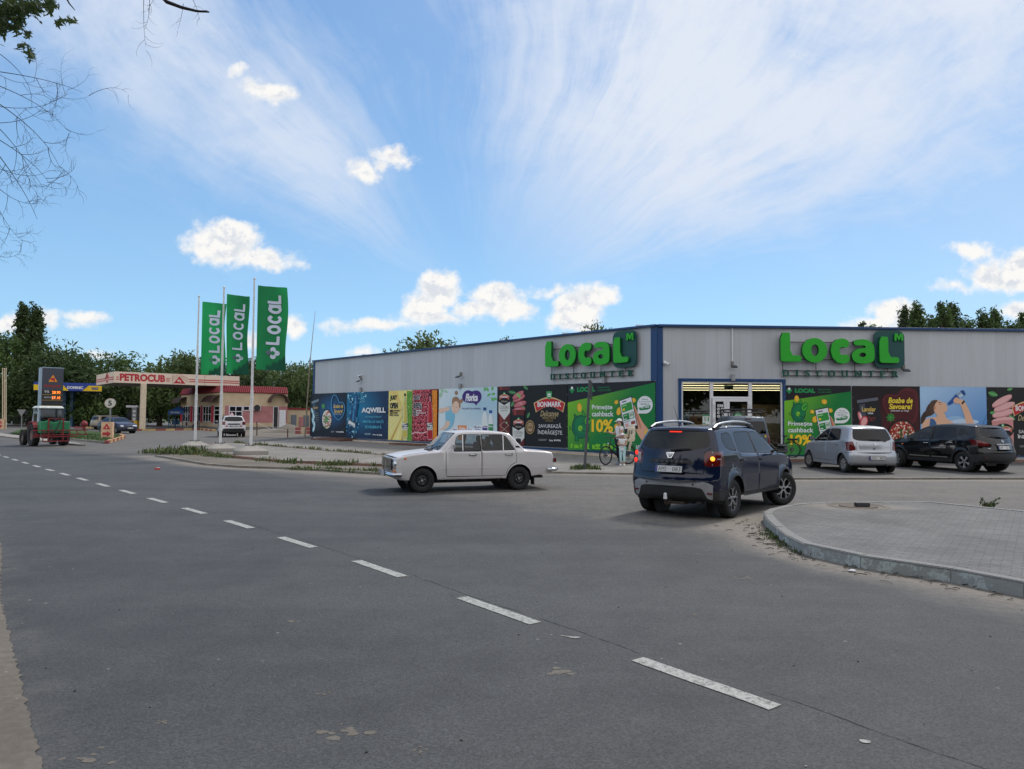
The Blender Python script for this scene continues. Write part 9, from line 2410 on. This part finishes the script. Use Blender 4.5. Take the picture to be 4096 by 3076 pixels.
def leaves(P,s,m,parent,tone=None,name='crown',elong=1.6,down=0.0):
 n = len(P); a = RG.normal(size=(n,3)); a[:,2] -= down; a /= np.linalg.norm(a,axis=1,keepdims=True); b = np.cross(a,RG.normal(size=(n,3))); b /= np.linalg.norm(b,axis=1,keepdims=True)
 sz = (s * RG.uniform(.6,1.3,n))[:,None]; a = a * sz * elong; b = b * sz * .62
 V = np.stack([P - a,P + b - a * .1,P + a,P - b - a * .1],1).reshape(-1,3)
 me = bpy.data.meshes.new(name); me.vertices.add(4 * n); me.vertices.foreach_set('co',V.ravel()); me.loops.add(4 * n); me.loops.foreach_set('vertex_index',np.arange(4 * n)); me.polygons.add(n); me.polygons.foreach_set('loop_start',np.arange(0,4 * n,4)); me.update(calc_edges=True)
 at = me.attributes.new('tone','FLOAT','POINT'); t = RG.uniform(0,.6,n) if tone is None else np.clip(tone + RG.uniform(-.25,.25,n),0,1); at.data.foreach_set('value',np.repeat(t,4)); me.materials.append(m)
 o = bpy.data.objects.new(name,me); link(o,parent); return o
def tree(label,base,H,W,kind,n=5200,s=.16,m=None,group=None,z0=.25):
 """kind: round, column, willow"""
 t = thing('tree',label,'tree',tuple(base),group=group); mb = MB(); tr = H * .03 + .05
 tips = []; q = random.Random(int(abs(base[0] * 7 + base[1] * 3)))
 top = Vector((q.uniform(-.3,.3),q.uniform(-.3,.3),H * .86)); mb.tube([(0,0,-.3),(0,0,H * .12),top * .5,top],[tr * 1.4,tr,tr * .6,tr * .12],8)
 nb = {'round': 26,'column': 34,'willow': 24}[kind]; C_ = []
 for i in range(nb):
  f = (i + .5) / nb; z = H * (z0 + (.92 - z0) * f); a = i * 2.4 + q.uniform(-.4,.4)
  if kind == 'column': r = W * (.35 + .65 * math.sin(PI * min(1,(1 - f) * 1.15 + .04)) ** .7) * q.uniform(.6,1) * (1.02 - f * .72); rise = .22
  else: r = W * math.sqrt(max(.05,1 - ((f - .42) / .62) ** 2)) * q.uniform(.5,1); rise = .12
  e = Vector((r * math.cos(a),r * math.sin(a),z + H * rise * (.4 if kind != 'column' else .5)))
  st = Vector((0,0,max(H * .15,z - H * .12))) if i else Vector((0,0,z)); st.x,st.y = top.x * st.z / top.z,top.y * st.z / top.z
  mb.tube([st,st.lerp(e,.55) + Vector((0,0,.05 * H)),e],[tr * .35,tr * .2,.03],5); C_.append((e,W * q.uniform(.20,.38) * (1 if kind != 'column' else .8))); C_.append((st.lerp(e,.6) + Vector((0,0,.03 * H)),W * q.uniform(.22,.36)))
 C_.append((Vector((top.x,top.y,H * .9)),W * .16)); mb.build('trunk',M_BARK,t,smooth=True)
 k = n // len(C_); P = []; T = []
 for c,r in C_:
  d = RG.normal(size=(k,3)); d /= np.linalg.norm(d,axis=1,keepdims=True); rad = RG.uniform(.25,1,(k,1)) ** .5; sub = RG.normal(size=(7,3)) * .55; d2 = d * rad * r * np.array([1,1,.8 if kind != 'column' else 1.5]) + sub[RG.integers(0,7,k)] * r * .6
  if kind == 'willow':
   d2[:,2] *= .6; ln = RG.integers(0,12,k); an = np.floor(RG.uniform(0,14,k)) * .45; d2 = np.stack([r * np.cos(an) * .9,r * np.sin(an) * .9,-RG.uniform(0,1.0,k) * H * .22 + .1 * r],1) * RG.uniform(.9,1.05,(k,1)) + RG.normal(size=(k,3)) * .13
  P.append(np.array(c) + d2); T.append(np.full(k,q.uniform(.0,.9)))
 P = np.concatenate(P); P[:,2] = np.maximum(P[:,2],.5)
 leaves(P,s,m,t,np.concatenate(T),down=.8 if kind == 'willow' else 0); return t
def at_px(dx,Y): p = AT(dx,900,Y); return Vector((p.x,Y,gz(Y)))
def hpx(dx,dyt,Y): return AT(dx,dyt + 9,Y).z - gz(Y)
GT = 'trees behind the filling station'
TR = [('left of two tall dark spires joined at the left edge',42,655,104,1.6,'column',L_DARK,5200,.16),('right of two tall dark spires, rising behind the price sign',71,664,101,2.1,'column',L_DARK,6200,.16),('broad green tree cut by the left picture edge',-8,715,100,5.6,'round',L_MID,6800,.2),
      ('broad dark tree behind the price sign and blue canopy',118,748,98,5.2,'round',L_DARK,6000,.2),('dark spreading tree between the blue canopy and cream canopy',165,762,97,5.2,'round',L_DARK,6600,.18),('loose topped tree above the left end of the cream canopy',258,762,103,4.4,'round',L_MID,4600,.17),
      ('low bushy tree behind the dark blue saloon',190,862,93,3.2,'round',L_MID,3600,.16),('drooping green tree behind the PETROCUB lettering',345,772,100,4.6,'willow',L_WIL,6800,.17),('tall drooping tree left of the first flagpole',400,745,98,4.6,'willow',L_WIL,7800,.17),
      ('dark tree behind the kiosk between second and third flag',520,765,108,4.8,'round',L_DARK,5600,.18),('dark low tree behind the tallest flagpole',580,788,104,5.0,'round',L_DARK,5600,.18),('drooping tree right of the kiosk against the shop end',655,770,96,4.6,'willow',L_WIL,7000,.17),('drooping tree partly hidden by the far end of the shop',700,785,92,3.8,'willow',L_WIL,4200,.17),
      ('tree filling the gap under the cream canopy',300,825,104,5.4,'round',L_DARK,5600,.2),('tree behind the fuel pump',235,838,100,5.2,'round',L_DARK,5600,.2),('dark tree low behind the tractor',60,830,96,5.5,'round',L_DARK,5600,.2)]
for lb,px,ty,Y,W,kd,m,n,s in TR: tree(lb if 'tree' in lb or 'spires' in lb else lb,at_px(px,Y),hpx(px,ty,Y),W,kd,n,s,m,GT)
for lb,px,ty,Y,W,kd,m,n,s in [('willow top showing over the middle of the long roof',918,704,84,4.6,'willow',L_WIL,8000,.15),('small dark tree top peeping over the long roof',1110,725,96,2.6,'round',L_DARK,2600,.13),('round willow top over the roof above the left-hand sign',1287,676,76,2.3,'willow',L_WIL,4600,.12)]: tree(lb,at_px(px,Y),hpx(px,ty,Y),W,kd,n,s,m)
q = random.Random(9)
for i,(px,ty) in enumerate([(1865,696),(1895,690),(1960,664),(1985,655),(2012,668),(2040,656),(2062,655),(2095,672),(2130,676),(2155,668),(2190,682),(2215,678)]): Y = 88 + (i * 5) % 12; tree('poplar top over the right-hand roof, number %d of the row' % i if 0 else 'poplar crown in the row showing above the right half of the roof',at_px(px,Y),hpx(px,ty,Y),(1.7 if px > 1900 else 1.2) + (.5 if i % 3 == 1 else 0),'column' if i % 3 != 1 else 'round',2000,.15,L_MID if i % 2 else L_DARK,'poplars over the right-hand roof',.55)
# dead poplar twigs
mb = MB(); o = at_px(2000,90)
for i in range(16): x = o.x + q.uniform(-2,3.4); z = q.uniform(8,11.6); mb.tube([(x,90,5),(x + q.uniform(-.3,.3),90,8),(x + q.uniform(-.6,.6),90,z + 1.6)],[.06,.04,.012],4)
tag(mb.build('dead_tree',mat('grey dead wood',(.2,.18,.16,1),.9)),'bare grey branches among the poplars over the roof','tree')
# trees on the near side of the road, behind the photographer
proto = None
for i,(x,y) in enumerate(((-18,-5),(-11,-11),(-3,-12),(5,-13),(12,-11),(20,-12),(28,-8),(-27,1),(36,-4))):
 lb = 'roadside tree behind the photographer, outside the picture'
 if proto is None: proto = tree(lb,(x,y,0),12,5.2,'round',6500,.3,L_MID,'roadside trees behind the photographer')
 else: c = copy_tree(proto); c.location = (x,y,0); c.rotation_euler.z = i
# tree at the left of the camera: bare curled twigs and one leafy spray hang into the picture
t = thing('overhanging_tree','near tree at the left with curled bare twigs and a leafy spray hanging into view','tree',(-8.5,4.5,0)); o = Vector((-8.5,4.5,0))
mb = MB(); mb.tube([(0,0,0),(.2,0,2.5),(.6,.8,5.2),(1.4,1.6,8)],[.34,.28,.2,.1],10); mb.tube([(.4,.4,4),(1.8,2.2,5.6),(3.6,3.2,7.2)],[.14,.09,.03],8); mb.tube([(.3,.2,3),(1.2,2.4,4.4),(2.0,3.4,4.6)],[.12,.07,.03],8); mb.build('trunk',M_BARK,t,smooth=True)
pt = lambda x,y,Y: AT(x,y,Y) - o
mb = MB(); q = random.Random(21)
def twig(x,y,a,L,curl,r,Y,sub=2):
 P = []; n = 16
 for i in range(n):
  P.append(pt(x,y,Y)); x += math.cos(a) * L / n; y += math.sin(a) * L / n; a += curl * (.3 + 1.5 * (i / n) ** 2) / n; Y += .02
  if sub and i > 3 and q.random() < .42: twig(x,y,a + q.choice((-1,1)) * q.uniform(.4,1.1),L * q.uniform(.22,.5),q.choice((-1,1)) * q.uniform(1.2,3.2),r * .6,Y,sub - 1)
 mb.tube(P,[r * (1 - .75 * i / n) for i in range(n)],4,cap=False)
for x,y,a,L,c,r in ((-40,150,.12,240,.5,4.6),(-30,175,.35,215,.9,4.6),(-40,200,.55,250,1.0,5),(-30,225,.2,190,-1.6,4),(-30,250,.75,190,.9,5),(-40,280,.5,200,.8,5),(-30,300,.9,220,.5,5),(-20,330,1.0,150,-2.2,4),(-30,350,.5,150,-1.7,4),(-20,390,.8,130,-1.8,4),(-25,400,1.2,150,-.8,4),(-30,140,.7,130,-2.0,4),(-20,430,1.3,110,.5,3),(-30,545,.4,85,-2.0,3),(-10,110,.6,160,1.9,4),(-25,265,.05,150,-1.9,4),(-25,470,1.1,80,-.6,3)): twig(x,y,a,L,c,r * .00085,q.uniform(5.6,7))
TW = mat('dark twig bark',(.03,.026,.03,1),.9); mb.build('twig',TW,t); mb = MB()
for x,y,a,L,c,r in ((311,-20,1.6,130,-.3,3),(322,-20,1.5,90,.9,3),(396,8,1.7,60,.4,2.5),(412,-10,1.1,60,.6,3),(338,-20,1.9,50,.6,2.5)): twig(x,y,a,L,c,r * .00085,6,1)
mb.tube([pt(290,-22,6),pt(330,-24,6),pt(420,-22,6)],.01,5); mb.tube([pt(300,-60,6),pt(360,4,6),pt(392,16,6),pt(425,24,6),pt(452,26,6)],[.022,.016,.013,.010,.006],6); mb.tube([pt(425,24,6),pt(448,23,6.02)],[.006,.003],5); mb.build('branch',TW,t); mb = MB(); mb.tube([pt(135,-20,6),pt(150,8,6),pt(162,22,6)],[.009,.006,.003],5)
mb.build('branch',TW,t)
P = []
for cx,cy,rx,ry,n in ((20,20,55,38,620),(8,60,22,28,170),(38,52,20,22,110),(70,18,34,22,160),(105,12,22,18,80),(60,75,12,10,30),(66,118,13,20,46),(48,100,14,10,26),(150,44,18,7,36),(128,50,8,7,14),(116,10,10,14,22)):
 for _ in range(n):
  d = abs(q.gauss(0,.5)); a = q.uniform(0,2 * PI); P.append(tuple(pt(cx + rx * d * math.cos(a),cy + ry * d * math.sin(a),q.uniform(5.6,6.3))))
leaves(np.array(P),.017,L_DARK,t,name='leaves',elong=2.3)
